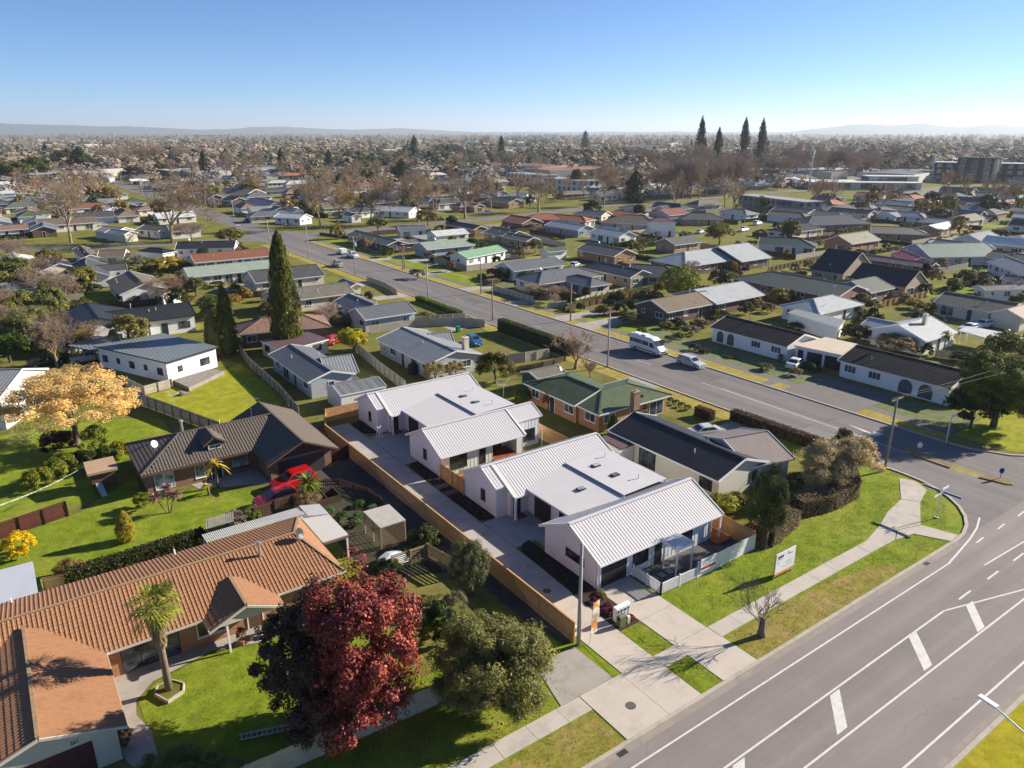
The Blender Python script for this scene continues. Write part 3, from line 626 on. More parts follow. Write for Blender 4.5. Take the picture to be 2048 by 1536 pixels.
def skylight(root, x, y, z):
    m = MB(); m.box(x - 0.4, y - 0.3, z, x + 0.4, y + 0.3, z + 0.14); o = m.build('skylight', DARKF, root)
    m = MB(); m.box(x - 0.33, y - 0.23, z + 0.1, x + 0.33, y + 0.23, z + 0.155); m.build('pane', glass_mat('sky pane', (0.10, 0.11, 0.115), 0.1), o)
def vent(root, x, y, z, h=0.45):
    m = MB(); m.tube([(x, y, z), (x, y, z + h)], 0.05, 6); m.tube([(x, y, z + h), (x, y, z + h + 0.08)], 0.08, 6); m.build('vent_pipe', M('pvc grey', (0.6, 0.6, 0.6), 0.5, 0.05), root)
TP = math.tan(R(26))
def white_block(label, oy, ridges, rear_recess):
    ya, yb = ridges                      # ridge of the near wing and of the far wing
    root = thing('new_house', label, 'house', (41, (ya + yb) / 2, 0))
    e = 3.85; zr = 4.35; ze = zr - e * TP
    # near wing
    if rear_recess: white_unit(root, 33.9, 48.3, ya, ze, TP, ya + e, ya - e, (44.65, 48.3), ya - e + 1.85)
    else: white_unit(root, 33.9, 48.2, ya, ze, TP, ya + e, ya - e)
    hw = 3.35; zw = zr - hw * TP - 0.12; f, b = ya - hw, ya + hw
    wt = lambda y, r: zr - abs(y - r) * TP - 0.15
    if not rear_recess:
        pts = [(34.15, f), (47.2, f), (47.2, b), (34.15, b), (34.15, ya)]; wall_box(root, pts, [wt(p[1], ya) for p in pts])
    else:      # house front with a covered deck let into it
        pts = [(34.15, f), (40.6, f), (40.6, ya - 1.0), (43.8, ya - 1.0), (43.8, f), (44.65, f), (44.65, f + 1.4), (47.9, f + 1.4), (47.9, b), (34.15, b), (34.15, ya)]
        wall_box(root, pts, [wt(p[1], ya) for p in pts])
    # far wing: its low eave faces the courtyard, the gable-end stretch of it stops short
    white_unit(root, 33.9, 48.3, yb, ze, TP, yb + e, yb - e, (33.9, 35.1), yb - 2.45)
    pts = [(34.1, yb - 2.35), (35.3, yb - 2.35), (35.3, yb - 2.9), (47.9, yb - 2.9), (47.9, yb + hw), (34.1, yb + hw), (34.1, yb)]
    wall_box(root, pts, [wt(p[1], yb) for p in pts])
    m = MB(); m.box(35.2, yb - e + 0.05, 0.04, 35.38, yb - e + 0.25, ze - 0.1); m.build('porch_post', WWALL, root)
    # low garage link between the wings, two mono-pitch sheets
    y0, y1 = ya + 2.4, yb - 2.2; xg, xm, xe = 36.75, 42.2, 47.6
    pts = [(37.3, y0), (47.3, y0), (47.3, y1), (37.3, y1)]; wall_box(root, pts, [2.6, 3.1, 3.1, 2.6])
    za, zb = 2.72, 3.25
    m = MB(); sl_ = (zb - za) / (xm - xg); L = y1 - y0
    slope(m, Vector((xg, y1, za)), -Y_, X_, L, xm - xg, zb - za, 0, 0, 'rib', 0.2, 0.02, 0.07)
    o = m.build('garage_roof', WROOF, root)
    m = MB(); m.bar((xg, y0, za - 0.16), (xg, y1, za - 0.16), 0.1, 0.16); m.build('fascia', WWALL, o)
    m = MB(); zc = zb + 0.16
    slope(m, Vector((xm + 0.06, y1, zc)), -Y_, X_, L, xe - xm, 0.12, 0, 0, 'flat'); m.box(xm + 0.05, y0, zb - 0.05, xm + 0.12, y1, zc + 0.03); m.box(xe, y0, zc - 0.2, xe + 0.08, y1, zc + 0.1)
    m.build('upper_roof', WROOF, root)
    m = MB(); n = int(L / 0.2)
    for i in range(n): m.cbox((xm - 0.02, y0 + 0.1 + i * 0.2, zb + 0.02), 0.14, 0.10, 0.06)
    m.build('step_flashing', M('flashing grey', (0.35, 0.35, 0.35), 0.5, 0.1), root, kind='stuff')
    skylight(root, 44.2, y0 + 6.0, zc + 0.03); skylight(root, 44.3, y0 + 3.4, zc + 0.03)
    vent(root, 45.6, y0 + 1.6, zc + 0.05); vent(root, 46.3, y0 + 7.0, zc + 0.05)
    if not rear_recess: skylight(root, 40.3, y0 + 3.6, za + sl_ * 3.4)
    # courtyard face of the link
    wl = Vector((37.3, 0))
    panel_door(root, Vector((37.3, y1 - 3.0)), -Y_, -X_, 2.5, 2.2, GARD, 'garage_door', 5, WWALL)
    window(root, Vector((37.3, y0 + 2.0)), -Y_, -X_, 1.9, 0.5, 2.1, DARKF, 1, GLASSD)
    panel_door(root, Vector((36.0, yb - 2.9)), X_, -Y_, 0.85, 2.1, DARKF, 'door', 0, WWALL)
    # gable end windows
    if not rear_recess: window(root, Vector((34.15, ya - 0.6)), -Y_, -X_, 2.3, 1.25, 1.95, DARKF, 1, GLASSD)
    else: window(root, Vector((34.15, ya - 0.1)), -Y_, -X_, 0.75, 0.95, 2.1, DARKF, 0, GLASSD)
    window(root, Vector((34.1, yb - 0.1)), -Y_, -X_, 0.75, 0.95, 2.1, DARKF, 0, GLASSD)
    # down pipes
    m = MB()
    for x, y, z in ((34.02, f + 0.15, ze), (34.0, yb - 2.3, 2.9), (47.3, f - 0.05, ze)): m.tube([(x, y, 0), (x, y, z)], 0.04, 6)
    m.build('down_pipe', WWALL, root, kind='stuff')
    return root
wa = white_block('new white board and batten house nearest the main road', 0, (40.15, 53.1), False)
f = 40.15 - 3.35
panel_door(wa, Vector((35.85, f)), X_, -Y_, 2.75, 2.2, GARD, 'garage_door', 5, WWALL)
window(wa, Vector((38.75, f)), X_, -Y_, 1.75, 0.75, 2.1, DARKF, 1, GLASSD); panel_door(wa, Vector((40.75, f)), X_, -Y_, 0.9, 2.1, DARKF, 'door', 0, WWALL); window(wa, Vector((43.9, f)), X_, -Y_, 2.0, 0.85, 2.05, DARKF, 1, GLASSD)
# entry canopy
m = MB(); m.box(40.55, 34.5, 2.3, 42.55, 36.75, 2.5); o = m.build('canopy', WWALL, wa)
m = MB(); m.box(40.63, 34.58, 2.502, 42.47, 36.7, 2.53); m.build('canopy_roof', WROOF, o)
for x, y in ((40.65, 34.6), (42.45, 34.6), (40.65, 36.0)): m = MB(); m.box(x - 0.06, y - 0.06, 0.0, x + 0.06, y + 0.06, 2.3); m.build('canopy_post', WWALL, o)
# deck with post at the right end
m = MB()
for i in range(12): m.box(47.0 + i * 0.145, 35.6, 0.12, 47.13 + i * 0.145, 38.4, 0.22)
m.build('deck', CEDAR, wa, kind='stuff'); m = MB(); m.box(47.9, 36.3, 0.2, 48.05, 36.45, 2.35); m.build('deck_post', WWALL, wa)
m = MB(); m.box(47.21, 36.9, 0.2, 47.24, 39.5, 2.2); m.build('cedar_wall', CEDAR, wa)
wb = white_block('new white board and batten house at the back, beyond the timber gate', 0, (64.5, 78.1), True)
f = 64.5 - 3.35
window(wb, Vector((36.3, f)), X_, -Y_, 2.1, 0.6, 2.1, DARKF, 1, GLASSD); window(wb, Vector((39.3, f)), X_, -Y_, 0.8, 0.25, 2.15, DARKF, 0, GLASSD, sill=False); window(wb, Vector((46.2, f + 1.4)), X_, -Y_, 2.2, 0.7, 2.1, DARKF, 0, GLASSD)
window(wb, Vector((42.2, 63.5)), X_, -Y_, 2.2, 0.2, 2.15, DARKF, 1, GLASSD, sill=False)
m = MB()
for i in range(20): m.box(40.65, f - 0.35 + i * 0.135, 0.28, 43.78, f - 0.235 + i * 0.135, 0.38)
m.box(40.65, f - 0.4, 0.05, 43.78, f - 0.36, 0.38); m.build('deck', CEDAR, wb, kind='stuff')
# door steps
for x, y in ((36.0, 50.0), (36.0, 75.0)): m = MB(); m.box(35.6, y - 0.75, 0.03, 36.5, y + 0.1, 0.17); m.build('door_step', M('brick step', (0.16, 0.06, 0.05), 0.9, 0.2), wa if y < 60 else wb)
# paved court behind the picket fence
sheet('paved_court', rect(37.7, 33.6, 49.1, 36.8), M('dark aggregate', (0.10, 0.10, 0.095), 0.9, 0.3, 2.0, 40), 0.02)
slabs('stepping_stones', [(38.6 + 0.9 * i, 35.0, 39.2 + 0.9 * i, 35.6) for i in range(3)] + [(41.2, 35.0, 42.0, 36.0)], CONC2, 0.05)
# ---------------------------------------------------------------- tiled houses in the foreground
def project(p):
    x, y, z = p[0], p[1], p[2] - CH; a = x * _ch + y * _sh; b = -x * _sh + y * _ch
    d = b * math.cos(PITCH) - z * math.sin(PITCH); h = b * math.sin(PITCH) + z * math.cos(PITCH)
    return (1024 + FPX * a / d, 768 - FPX * h / d, d)
def top_z(g, ytop):
    lo, hi = 0.0, 80.0
    for _ in range(50):
        m = (lo + hi) / 2
        if project((g[0], g[1], m))[1] > ytop: lo = m
        else: hi = m
    return lo
class Tiles:
    """courses of pressed roof tiles; the ones that show largest are objects of their own"""
    def __init__(s, tw=0.27, tl=0.35, roll=0.05): s.tw, s.tl, s.roll, s.m = tw, tl, roll, []
    def prof(s):
        t, L, r = s.tw, s.tl * 1.06, s.roll
        xs = [(0.0, 0.012), (t * 0.16, r), (t * 0.36, r * 0.9), (t * 0.5, 0.014), (t * 0.985, 0.012)]
        top = [(x, 0, z + 0.035) for x, z in xs] + [(x, L, z + 0.006) for x, z in xs]; low = [(x, 0, 0.0) for x, z in xs]
        v = top + low; n = len(xs); f = [(i, i + 1, n + i + 1, n + i) for i in range(n - 1)] + [(2 * n + i, 2 * n + i + 1, i + 1, i) for i in range(n - 1)]
        return v, f
    def plane(s, o, du, dv, Lu, run, rise, a0, a1):
        SL = math.hypot(run, rise); d3 = Vector((du.x, du.y, 0)); up = Vector((dv.x * run, dv.y * run, rise)) / SL; nn = d3.cross(up).normalized()
        rows = int(SL / s.tl)
        for r in range(rows):
            t = r * SL / rows; u = a0 * t / SL; e = Lu - a1 * min(1, (t + s.tl * 0.5) / SL)
            u = math.ceil((a0 * (t + s.tl * 0.5) / SL) / s.tw) * s.tw
            while u + s.tw <= e + 0.06:
                c = o + d3 * u + up * t + nn * random.uniform(0.0, 0.008); M_ = Matrix.Identity(4)
                for i in range(3): M_[i][0] = d3[i]; M_[i][1] = up[i]; M_[i][2] = nn[i]; M_[i][3] = c[i]
                s.m.append(M_); u += s.tw
    def build(s, parent, mat, nobj=300):
        v, f = s.prof()
        def size(M_):
            p = M_.translation; x, y, d = project(p); return -d if (-10 < x < 2060 and -10 < y < 1546 and (Vector((0, 0, CH)) - p).dot(M_.col[2].to_3d()) > 0) else -1e6
        s.m.sort(key=size, reverse=True)
        me = bpy.data.meshes.new('roof_tile'); me.from_pydata(v, [], f); me.materials.append(mat)
        off = ROOT[parent.name]
        for M_ in s.m[:nobj]:
            o = link('tile', me, parent); N = M_.copy(); N.translation = M_.translation - off; o.matrix_local = N
        mb = MB()
        for M_ in s.m[nobj:]: mb.add([M_ @ Vector(p) for p in v], f)
        if mb.v: mb.build('tiles', mat, parent, kind='stuff')
TILE_O = M('orange pressed tile', (0.32, 0.16, 0.08), 0.75, 0.24, 0.9, 14, 0.15, 60, stain=(0.15, 0.085, 0.055), stain_amt=0.65, stain_scale=0.9)
TILE_B = M('brown grey pressed tile', (0.125, 0.105, 0.085), 0.75, 0.2, 0.9, 14, 0.15, 60, stain=(0.08, 0.07, 0.06), stain_amt=0.5, stain_scale=0.9)
def T3(x, y, z): return Vector((x, y, z))
oh = thing('house', 'brick house with orange tiled roof behind the red-leaved tree', 'house', (5, 52, 0))
T = Tiles(); under = MB(); ze = 2.42
def opl(o, du, dv, Lu, run, rise, a0, a1, T=None, under=None):
    T.plane(o, du, dv, Lu, run, rise, a0, a1); slope(under, o - Vector((0, 0, 0.005)), du, dv, Lu, run, rise, a0, a1, 'flat')
opl(T3(-14, 47.05, ze), X_, Y_, 31.7, 5.05, 1.5, 0, 2.0, T, under)
opl(T3(17.7, 57.15, ze), -X_, -Y_, 31.7, 5.05, 1.5, 2.0, 0, T, under)
opl(T3(17.7, 47.05, ze), Y_, -X_, 10.1, 2.0, 1.5, 5.04, 5.04, T, under)
opl(T3(1.45, 39.6, ze + 0.0), Y_, -X_, 11.2, 4.05, 1.35, 0, 0, T, under)      # garage wing, right slope
opl(T3(-6.65, 50.8, ze + 0.0), -Y_, X_, 11.2, 4.05, 1.35, 0, 0, T, under)
opl(T3(12.5, 45.5, ze - 0.03), Y_, -X_, 4.2, 2.55, 1.1, 0, 0, T, under)          # porch gable
opl(T3(7.4, 49.7, ze - 0.03), -Y_, X_, 4.2, 2.55, 1.1, 0, 0, T, under)
rf = under.build('roof', TILE_O, oh); T.build(oh, TILE_O, 300)
m = MB()
for a, b in (((-14, 52.1, 3.95), (15.7, 52.1, 3.95)), ((15.7, 52.1, 3.95), (17.7, 47.05, 2.45)), ((15.7, 52.1, 3.95), (17.7, 57.15, 2.45)), ((-2.6, 39.6, 3.8), (-2.6, 51.0, 3.8)), ((9.95, 45.5, 3.52), (9.95, 49.6, 3.52))): m.bar(a, b, 0.2, 0.09)
m.build('ridge_cap', M('lichened ridge', (0.30, 0.20, 0.11), 0.85, 0.3, 3, 20), rf)
m = MB()
for a, b in (((1.45, 47.05, 2.27), (7.4, 47.05, 2.27)), ((12.5, 47.05, 2.27), (17.7, 47.05, 2.27)), ((-14, 57.15, 2.27), (17.7, 57.15, 2.27)), ((17.7, 47.05, 2.27), (17.7, 57.15, 2.27)), ((1.45, 39.6, 2.27), (1.45, 47.0, 2.27)), ((1.45, 39.58, 2.25), (-2.6, 39.58, 3.6)), ((-6.65, 39.58, 2.25), (-2.6, 39.58, 3.6)), ((7.4, 45.48, 2.2), (9.95, 45.48, 3.3)), ((12.5, 45.48, 2.2), (9.95, 45.48, 3.3)), ((12.5, 45.5, 2.22), (12.5, 47, 2.22)), ((7.4, 45.5, 2.22), (7.4, 47, 2.22))): m.bar(a, b, 0.1, 0.17)
m.build('fascia', M('cream fascia', (0.55, 0.50, 0.42), 0.6, 0.1), oh)
wl = MB()
def wq(m, a, b, z0, z1, z2=None): L = (Vector(b) - Vector(a)).length; m.quad((*a, z0), (*b, z0), (*b, z1 if z2 is None else z2), (*a, z1), [(0, z0), (L, z0), (L, z1 if z2 is None else z2), (0, z1)])
for a, b in (((-13.5, 47.6), (17.2, 47.6)), ((17.2, 47.6), (17.2, 56.7)), ((17.2, 56.7), (-13.5, 56.7)), ((0.95, 40.1), (0.95, 47.6))): wq(wl, a, b, 0, 2.35)
wl.build('wall', BRICKO, oh)
m = MB(); m.quad((-6.2, 40.0, 0), (0.95, 40.0, 0), (0.95, 40.0, 2.4), (-6.2, 40.0, 2.4)); m.poly([(-6.2, 40.0, 2.4), (0.95, 40.0, 2.4), (0.95, 40.0, 2.5), (-2.6, 40.0, 3.65), (-6.2, 40.0, 2.45)]); m.build('gable_wall', PLASTC, oh); m = MB(); m.poly([(7.7, 45.7, 2.3), (12.2, 45.7, 2.3), (9.95, 45.7, 3.3)]); m.build('gable_wall', PLASTC, oh)
panel_door(oh, Vector((-2.6, 40.0)), X_, -Y_, 4.6, 2.05, M('maroon garage door', (0.10, 0.035, 0.035), 0.55, 0.1), 'garage_door', 10)
# house number 251
def digits(txt, p, d, nrm, h, mat, parent, name='house_number'):
    cu = bpy.data.curves.new(name, 'FONT'); cu.body = txt; cu.size = h; cu.extrude = 0.01; cu.resolution_u = 3; tmp = bpy.data.objects.new(name, cu); COL.objects.link(tmp); dg_ = bpy.context.evaluated_depsgraph_get(); me = bpy.data.meshes.new_from_object(tmp.evaluated_get(dg_)); bpy.data.objects.remove(tmp); me.materials.clear(); me.materials.append(mat); o = bpy.data.objects.new(name, me); COL.objects.link(o)
    M_ = Matrix.Identity(4); d3 = Vector((d.x, d.y, 0)); n3 = Vector((nrm.x, nrm.y, 0))
    for i in range(3): M_[i][0] = d3[i]; M_[i][1] = (0, 0, 1)[i]; M_[i][2] = n3[i]; M_[i][3] = p[i]
    off = ROOT[parent.name] if parent else Vector((0, 0, 0)); M_.translation = Vector(p) - off; o.parent = parent; o.matrix_local = M_; return o
digits('251', (-1.3, 39.97, 2.28), X_, -Y_, 0.28, M('black lettering', (0.02, 0.02, 0.02), 0.5), oh)
window(oh, Vector((4.0, 47.6)), X_, -Y_, 3.6, 0.15, 2.1, DARKF, 2, sill=False); window(oh, Vector((7.9, 47.6)), X_, -Y_, 1.9, 0.75, 2.05, WHITE, 1); window(oh, Vector((0.95, 45.6)), Y_, X_, 1.6, 0.3, 2.1, WHITE, 1)
panel_door(oh, Vector((10.9, 47.6)), X_, -Y_, 1.0, 2.05, BRN, 'door', 0, WHITE)
for x in (8.6, 12.1): m = MB(); m.box(x - 0.07, 45.75, 0, x + 0.07, 45.89, 2.3); m.build('porch_post', WHITE, oh)
flue(oh, 12.6, 50.9, 3.6, 1.1, 0.12); dish(oh, 15.8, 51.3, 3.5, 0.45, DARKF)
m = MB(); m.tube([(-3.2, 56.5, 2.6), (-3.2, 56.5, 3.0)], 0.07, 6); m.build('vent_pipe', WHITE, oh); m = MB(); m.tube([(7.6, 56.6, 2.6), (7.6, 56.6, 3.1)], 0.07, 6); m.build('vent_pipe', WHITE, oh)
# pergola roof wrapping the back corner of the orange roofed house
pg = thing('pergola', 'pale louvred pergola roof wrapped round the corner of the orange roofed house', 'pergola', (18, 56, 0))
m = MB(); n = 52
for i in range(n): x = 10.2 + i * 0.158; m.bar((x, 57.2, 2.52), (x, 58.9, 2.40), 0.1, 0.05)
for i in range(14): y = 58.6 - i * 0.16; m.bar((18.4, min(58.8, y + 0.2), 2.55), (20.1, y - 0.3, 2.42), 0.1, 0.05)
m.build('louvre', M('pale corrugate', (0.55, 0.54, 0.52), 0.5, 0.1), pg, kind='stuff')
m = MB(); m.prism([(17.9, 52.0), (20.1, 52.0), (20.1, 56.9), (18.1, 58.4), (17.9, 57.0)], 2.35, 2.42); m.build('roof_panel', M('translucent sheet', (0.50, 0.485, 0.45), 0.6, 0.06), pg)
m = MB(); m.bar((10.1, 58.85, 2.2), (18.5, 58.85, 2.2), 0.08, 0.16); m.bar((20.05, 52.0, 2.2), (20.05, 57.0, 2.2), 0.08, 0.16); m.bar((18, 51.98, 2.15), (20.1, 51.98, 2.15), 0.08, 0.2); m.build('beam', M('purlin brown', (0.16, 0.12, 0.11), 0.6, 0.1), pg)
for x, y in ((10.3, 58.8), (14.5, 58.8), (18.4, 58.8), (20.0, 52.1), (20.0, 56.8)): m = MB(); m.cbox((x, y, 0), 0.12, 0.12, 2.25); m.build('post', WHITE, pg)
# little garden shed roofs
ls = thing('garden_shed', 'small shed with pale blue grey iron roof at the left edge', 'shed', (-3, 60, 0))
m = MB(); m.prism([(-6.5, 57.5), (-1.6, 57.3), (-1.6, 62.3), (-6.5, 62.3)], 2.1, [2.15, 2.15, 2.45, 2.45]); m.build('roof', UVM('pale blue iron', (0.42, 0.45, 0.50), 'rib', 0.2, 0.5, 0.08), ls)
m = MB(); m.box(-6.3, 57.7, 0, -1.8, 62.0, 2.1); m.build('wall', PLASTC, ls); m = MB(); m.bar((-6.5, 57.4, 1.98), (-1.55, 57.25, 1.98), 0.08, 0.18); m.build('fascia', M('purple trim', (0.10, 0.05, 0.10), 0.5), ls)
# brown tiled brick house
bh = thing('house', 'brick house with brown grey tiled roof and small dormer beside the red cars', 'house', (16, 76, 0)); T = Tiles(0.3, 0.37, 0.055); under = MB()
opl(T3(8.1, 73.8, 2.42), X_, Y_, 14.0, 4.75, 1.75, 4.75, 0, T, under); opl(T3(22.6, 83.3, 2.42), -X_, -Y_, 14.5, 4.75, 1.75, 0, 4.75, T, under); opl(T3(8.1, 83.3, 2.42), -Y_, X_, 9.5, 4.75, 1.75, 4.74, 4.74, T, under)
opl(T3(26.4, 69.1, 2.42), Y_, -X_, 14.2, 3.75, 1.75, 0, 0, T, under); opl(T3(18.9, 83.3, 2.42), -Y_, X_, 14.2, 3.75, 1.75, 0, 0, T, under)
opl(T3(16.55, 74.9, 3.62), Y_, -X_, 3.4, 1.1, 0.75, 0, 0, T, under); opl(T3(14.35, 78.3, 3.62), -Y_, X_, 3.4, 1.1, 0.75, 0, 0, T, under)
under.build('roof', TILE_B, bh); T.build(bh, TILE_B, 0)
m = MB()
for a, b in (((12.85, 78.55, 4.2), (22.6, 78.55, 4.2)), ((8.1, 73.8, 2.45), (12.85, 78.55, 4.2)), ((8.1, 83.3, 2.45), (12.85, 78.55, 4.2)), ((22.65, 69.1, 4.2), (22.65, 83.3, 4.2)), ((15.45, 74.9, 4.4), (15.45, 78.3, 4.4))): m.bar(a, b, 0.2, 0.09)
m.build('ridge_cap', TILE_B, bh)
m = MB()
for a, b in (((8.1, 73.8, 2.25), (18.9, 73.8, 2.25)), ((8.1, 73.8, 2.25), (8.1, 83.3, 2.25)), ((18.9, 69.1, 2.25), (18.9, 73.7, 2.25)), ((26.4, 69.1, 2.25), (26.4, 83.3, 2.25)), ((18.9, 69.08, 2.25), (22.65, 69.08, 4.0)), ((26.4, 69.08, 2.25), (22.65, 69.08, 4.0)), ((14.35, 74.88, 3.5), (15.45, 74.88, 4.25)), ((16.55, 74.88, 3.5), (15.45, 74.88, 4.25))): m.bar(a, b, 0.1, 0.17)
m.build('fascia', BRN, bh)
wl = MB()
for a, b in (((8.6, 74.5), (19.4, 74.5)), ((8.6, 82.8), (8.6, 74.5)), ((19.4, 74.5), (19.4, 70.1)), ((19.4, 70.1), (25.9, 70.1)), ((25.9, 70.1), (25.9, 82.8)), ((25.9, 82.8), (8.6, 82.8))): wq(wl, a, b, 0, 2.35)
wl.build('wall', BRICKR, bh)
m = MB(); m.poly([(19.4, 70.1, 2.35), (25.9, 70.1, 2.35), (25.9, 70.1, 2.5), (22.65, 70.1, 4.05), (19.4, 70.1, 2.5)]); m.build('gable_wall', M('dark gable sheet', (0.045, 0.04, 0.045), 0.7, 0.15), bh); m = MB(); m.poly([(14.6, 75.1, 3.3), (16.3, 75.1, 3.3), (16.3, 75.1, 3.65), (15.45, 75.1, 4.2), (14.6, 75.1, 3.65)]); m.build('gable_wall', M('dark gable sheet', (0.045, 0.04, 0.045), 0.7, 0.15), bh)
panel_door(bh, Vector((22.7, 70.1)), X_, -Y_, 4.9, 2.1, M('dark slat garage door', (0.05, 0.045, 0.05), 0.6, 0.15), 'garage_door', 9)
window(bh, Vector((10.2, 74.5)), X_, -Y_, 1.8, 0.2, 2.1, WHITE, 1, glass_mat('bright pane', (0.16, 0.18, 0.19)), sill=False); window(bh, Vector((17.6, 74.5)), X_, -Y_, 1.9, 0.6, 2.05, DARKF, 1); panel_door(bh, Vector((15.2, 74.5)), X_, -Y_, 1.0, 2.05, DARKF, 'door', 0, WHITE); window(bh, Vector((13.6, 74.5)), X_, -Y_, 1.0, 0.5, 2.05, WHITE, 0); window(bh, Vector((15.45, 75.1)), X_, -Y_, 1.3, 3.05, 3.5, WHITE, 1, sill=False)
flue(bh, 13.3, 79.2, 3.9, 1.3, 0.14); dish(bh, 10.2, 77.6, 3.2, 0.4); m = MB(); m.tube([(17.2, 79.6, 3.7), (17.2, 79.6, 4.4)], 0.05, 6); m.build('vent_pipe', WHITE, bh)
m = MB(); m.tube([(20.9, 80.5, 3.4), (20.9, 80.5, 6.2)], 0.025, 5); m.bar((19.7, 80.5, 5.6), (22.0, 80.5, 5.6), 0.03, 0.03)
for i in range(7): m.bar((19.8 + i * 0.33, 80.1, 5.62), (19.8 + i * 0.33, 80.9, 5.62), 0.02, 0.02)
m.build('aerial', M('steel', (0.45, 0.45, 0.45), 0.4, 0.1, metal=0.6), bh)
# ---------------------------------------------------------------- fences
PINE_NEW = M('new pine', (0.52, 0.30, 0.125), 0.75, 0.22, 2.2, 22, 0.1, 40)
PINE_OLD = M('grey weathered timber', (0.26, 0.235, 0.20), 0.9, 0.3, 1.4, 20, 0.15, 40)
PINE_PALE = M('pale weathered timber', (0.42, 0.37, 0.29), 0.9, 0.25, 1.4, 20, 0.15, 40)
REDSTAIN = M('red stained timber', (0.085, 0.025, 0.018), 0.8, 0.3, 1.4, 20)
BRNFENCE = M('brown stained timber', (0.085, 0.05, 0.03), 0.85, 0.3, 1.4, 20)
def fence(label, pts, h, mat, style='paling', bw=0.145, gap=0.012, post=2.0, capm=None, group=None, name='fence', panels=None, z0=0.03, face=1, posts=True):
    """face +1: boards on the left of the line of travel, posts on the right"""
    p0 = Vector(pts[0]); root = thing(name, label, 'fence', (p0.x, p0.y, 0), group or 'fences between the gardens'); bm_, rails, ps = MB(), MB(), []
    for a, b in zip(pts, pts[1:]):
        a, b = Vector(a), Vector(b); L = (b - a).length; d = (b - a) / L; s_ = Vector((-d.y, d.x)) * face; n = max(1, int(L / (bw + gap))); st = L / n
        if style == 'paling':
            for i in range(n):
                c = a + d * (st * (i + 0.5)); hh = h + random.uniform(-0.02, 0.02); q = [c - d * (st - gap) / 2, c + d * (st - gap) / 2, c + d * (st - gap) / 2 + s_ * 0.02, c - d * (st - gap) / 2 + s_ * 0.02]
                if face < 0: q.reverse()
                bm_.prism([tuple(x) for x in q], z0, hh)
        elif style == 'lattice':
            k = int((h - 0.15) / 0.17)
            for i in range(k): z = 0.15 + i * 0.17; bm_.bar((*a, z), (*b, z), 0.02, 0.09)
        elif style == 'solid':
            q = [a, b, b + s_ * 0.05, a + s_ * 0.05]
            if face < 0: q.reverse()
            bm_.prism([tuple(x) for x in q], z0, h)
        if style != 'solid':
            for z in (0.35, h - 0.3): rails.bar((*(a - s_ * 0.03), z), (*(b - s_ * 0.03), z), 0.05, 0.09)
        k = max(1, round(L / post))
        if posts:
            for i in range(k + 1): ps.append(a + d * (L * i / k) - s_ * 0.08)
        if capm: rails.bar((*(a), h + 0.005), (*(b), h + 0.005), 0.13, 0.035)
    bm_.build('palings', mat, root, kind='stuff')
    if rails.v: rails.build('rail', capm or mat, root, kind='stuff')
    near = p0.length < 110
    if near:
        for c in ps: mb = MB(); mb.cbox((c.x, c.y, 0), 0.1, 0.1, h - 0.05); mb.build('post', mat, root)
    elif ps:
        mb = MB()
        for c in ps: mb.cbox((c.x, c.y, 0), 0.1, 0.1, h + 0.03)
        mb.build('posts', mat, root, kind='stuff')
    return root
NF = 'new pine fences of the white houses'
fence('long new pine fence beside the shared driveway', [(28.55, 33.0), (28.4, 78.0)], 1.75, PINE_NEW, face=1, capm=PINE_NEW, group=NF)
fence('new pine fence across the back of the rear white house', [(28.4, 78.0), (30.4, 82.9), (34.9, 82.8)], 1.75, PINE_NEW, face=-1, group=NF)
fence('new pine gate fence between the two white houses', [(34.05, 56.4), (34.05, 60.8)], 1.75, PINE_NEW, face=-1, group=NF)
fence('new pine fence running along the rear deck', [(34.1, 57.6), (49.0, 57.6), (49.0, 64.0)], 1.75, PINE_NEW, face=1, group=NF)
fence('new pine fence at the right end of the front white house', [(49.2, 36.9), (49.3, 43.0)], 1.75, PINE_NEW, face=1, group=NF); fence('short new pine fence beside the front deck', [(49.2, 33.7), (49.2, 36.9)], 1.7, PINE_NEW, face=1, group=NF)
fence('white painted board fence beside the front lawn', [(41.9, 33.35), (49.2, 33.5)], 1.5, WWALL, bw=0.2, gap=0.02, face=-1, group='white front fences')
pf = thing('picket_fence', 'low white picket fence round the paved front court', 'fence', (37.7, 33.4, 0), 'white front fences')
for a, b in (((37.75, 36.5), (37.7, 33.42)), ((37.7, 33.42), (41.8, 33.36))):
    a, b = Vector(a), Vector(b); L = (b - a).length; d = (b - a) / L; n = int(L / 0.135)
    for i in range(n):
        c = a + d * (L * (i + 0.5) / n); mb = MB(); mb.cbox((c.x, c.y, 0.1), 0.07, 0.07, 0.95); mb.build('picket', WWALL, pf)
    mb = MB(); mb.bar((*a, 0.2), (*b, 0.2), 0.05, 0.07); mb.build('rail', WWALL, pf); mb = MB(); mb.bar((*a, 0.98), (*b, 0.98), 0.09, 0.07); mb.build('rail', WWALL, pf)
    for i in range(3): c = a + d * (L * i / 2); mb = MB(); mb.cbox((c.x, c.y, 0), 0.11, 0.11, 1.15); mb.build('post', WWALL, pf)
fence('pale timber front fence under the red-leaved tree', [(2.5, 34.0), (19.5, 33.2)], 1.6, PINE_PALE, face=-1, bw=0.16)
fence('low brown picket fence round the vegetable garden', [(20.8, 66.2), (22.6, 66.3), (24.7, 65.1), (26.1, 61.7), (26.4, 58.9)], 1.0, BRNFENCE, gap=0.08, bw=0.1)
fence('brown paling fence beside the lower red car', [(13.5, 62.6), (17.5, 63.2), (21.2, 63.6)], 1.6, BRNFENCE, gap=0.05)
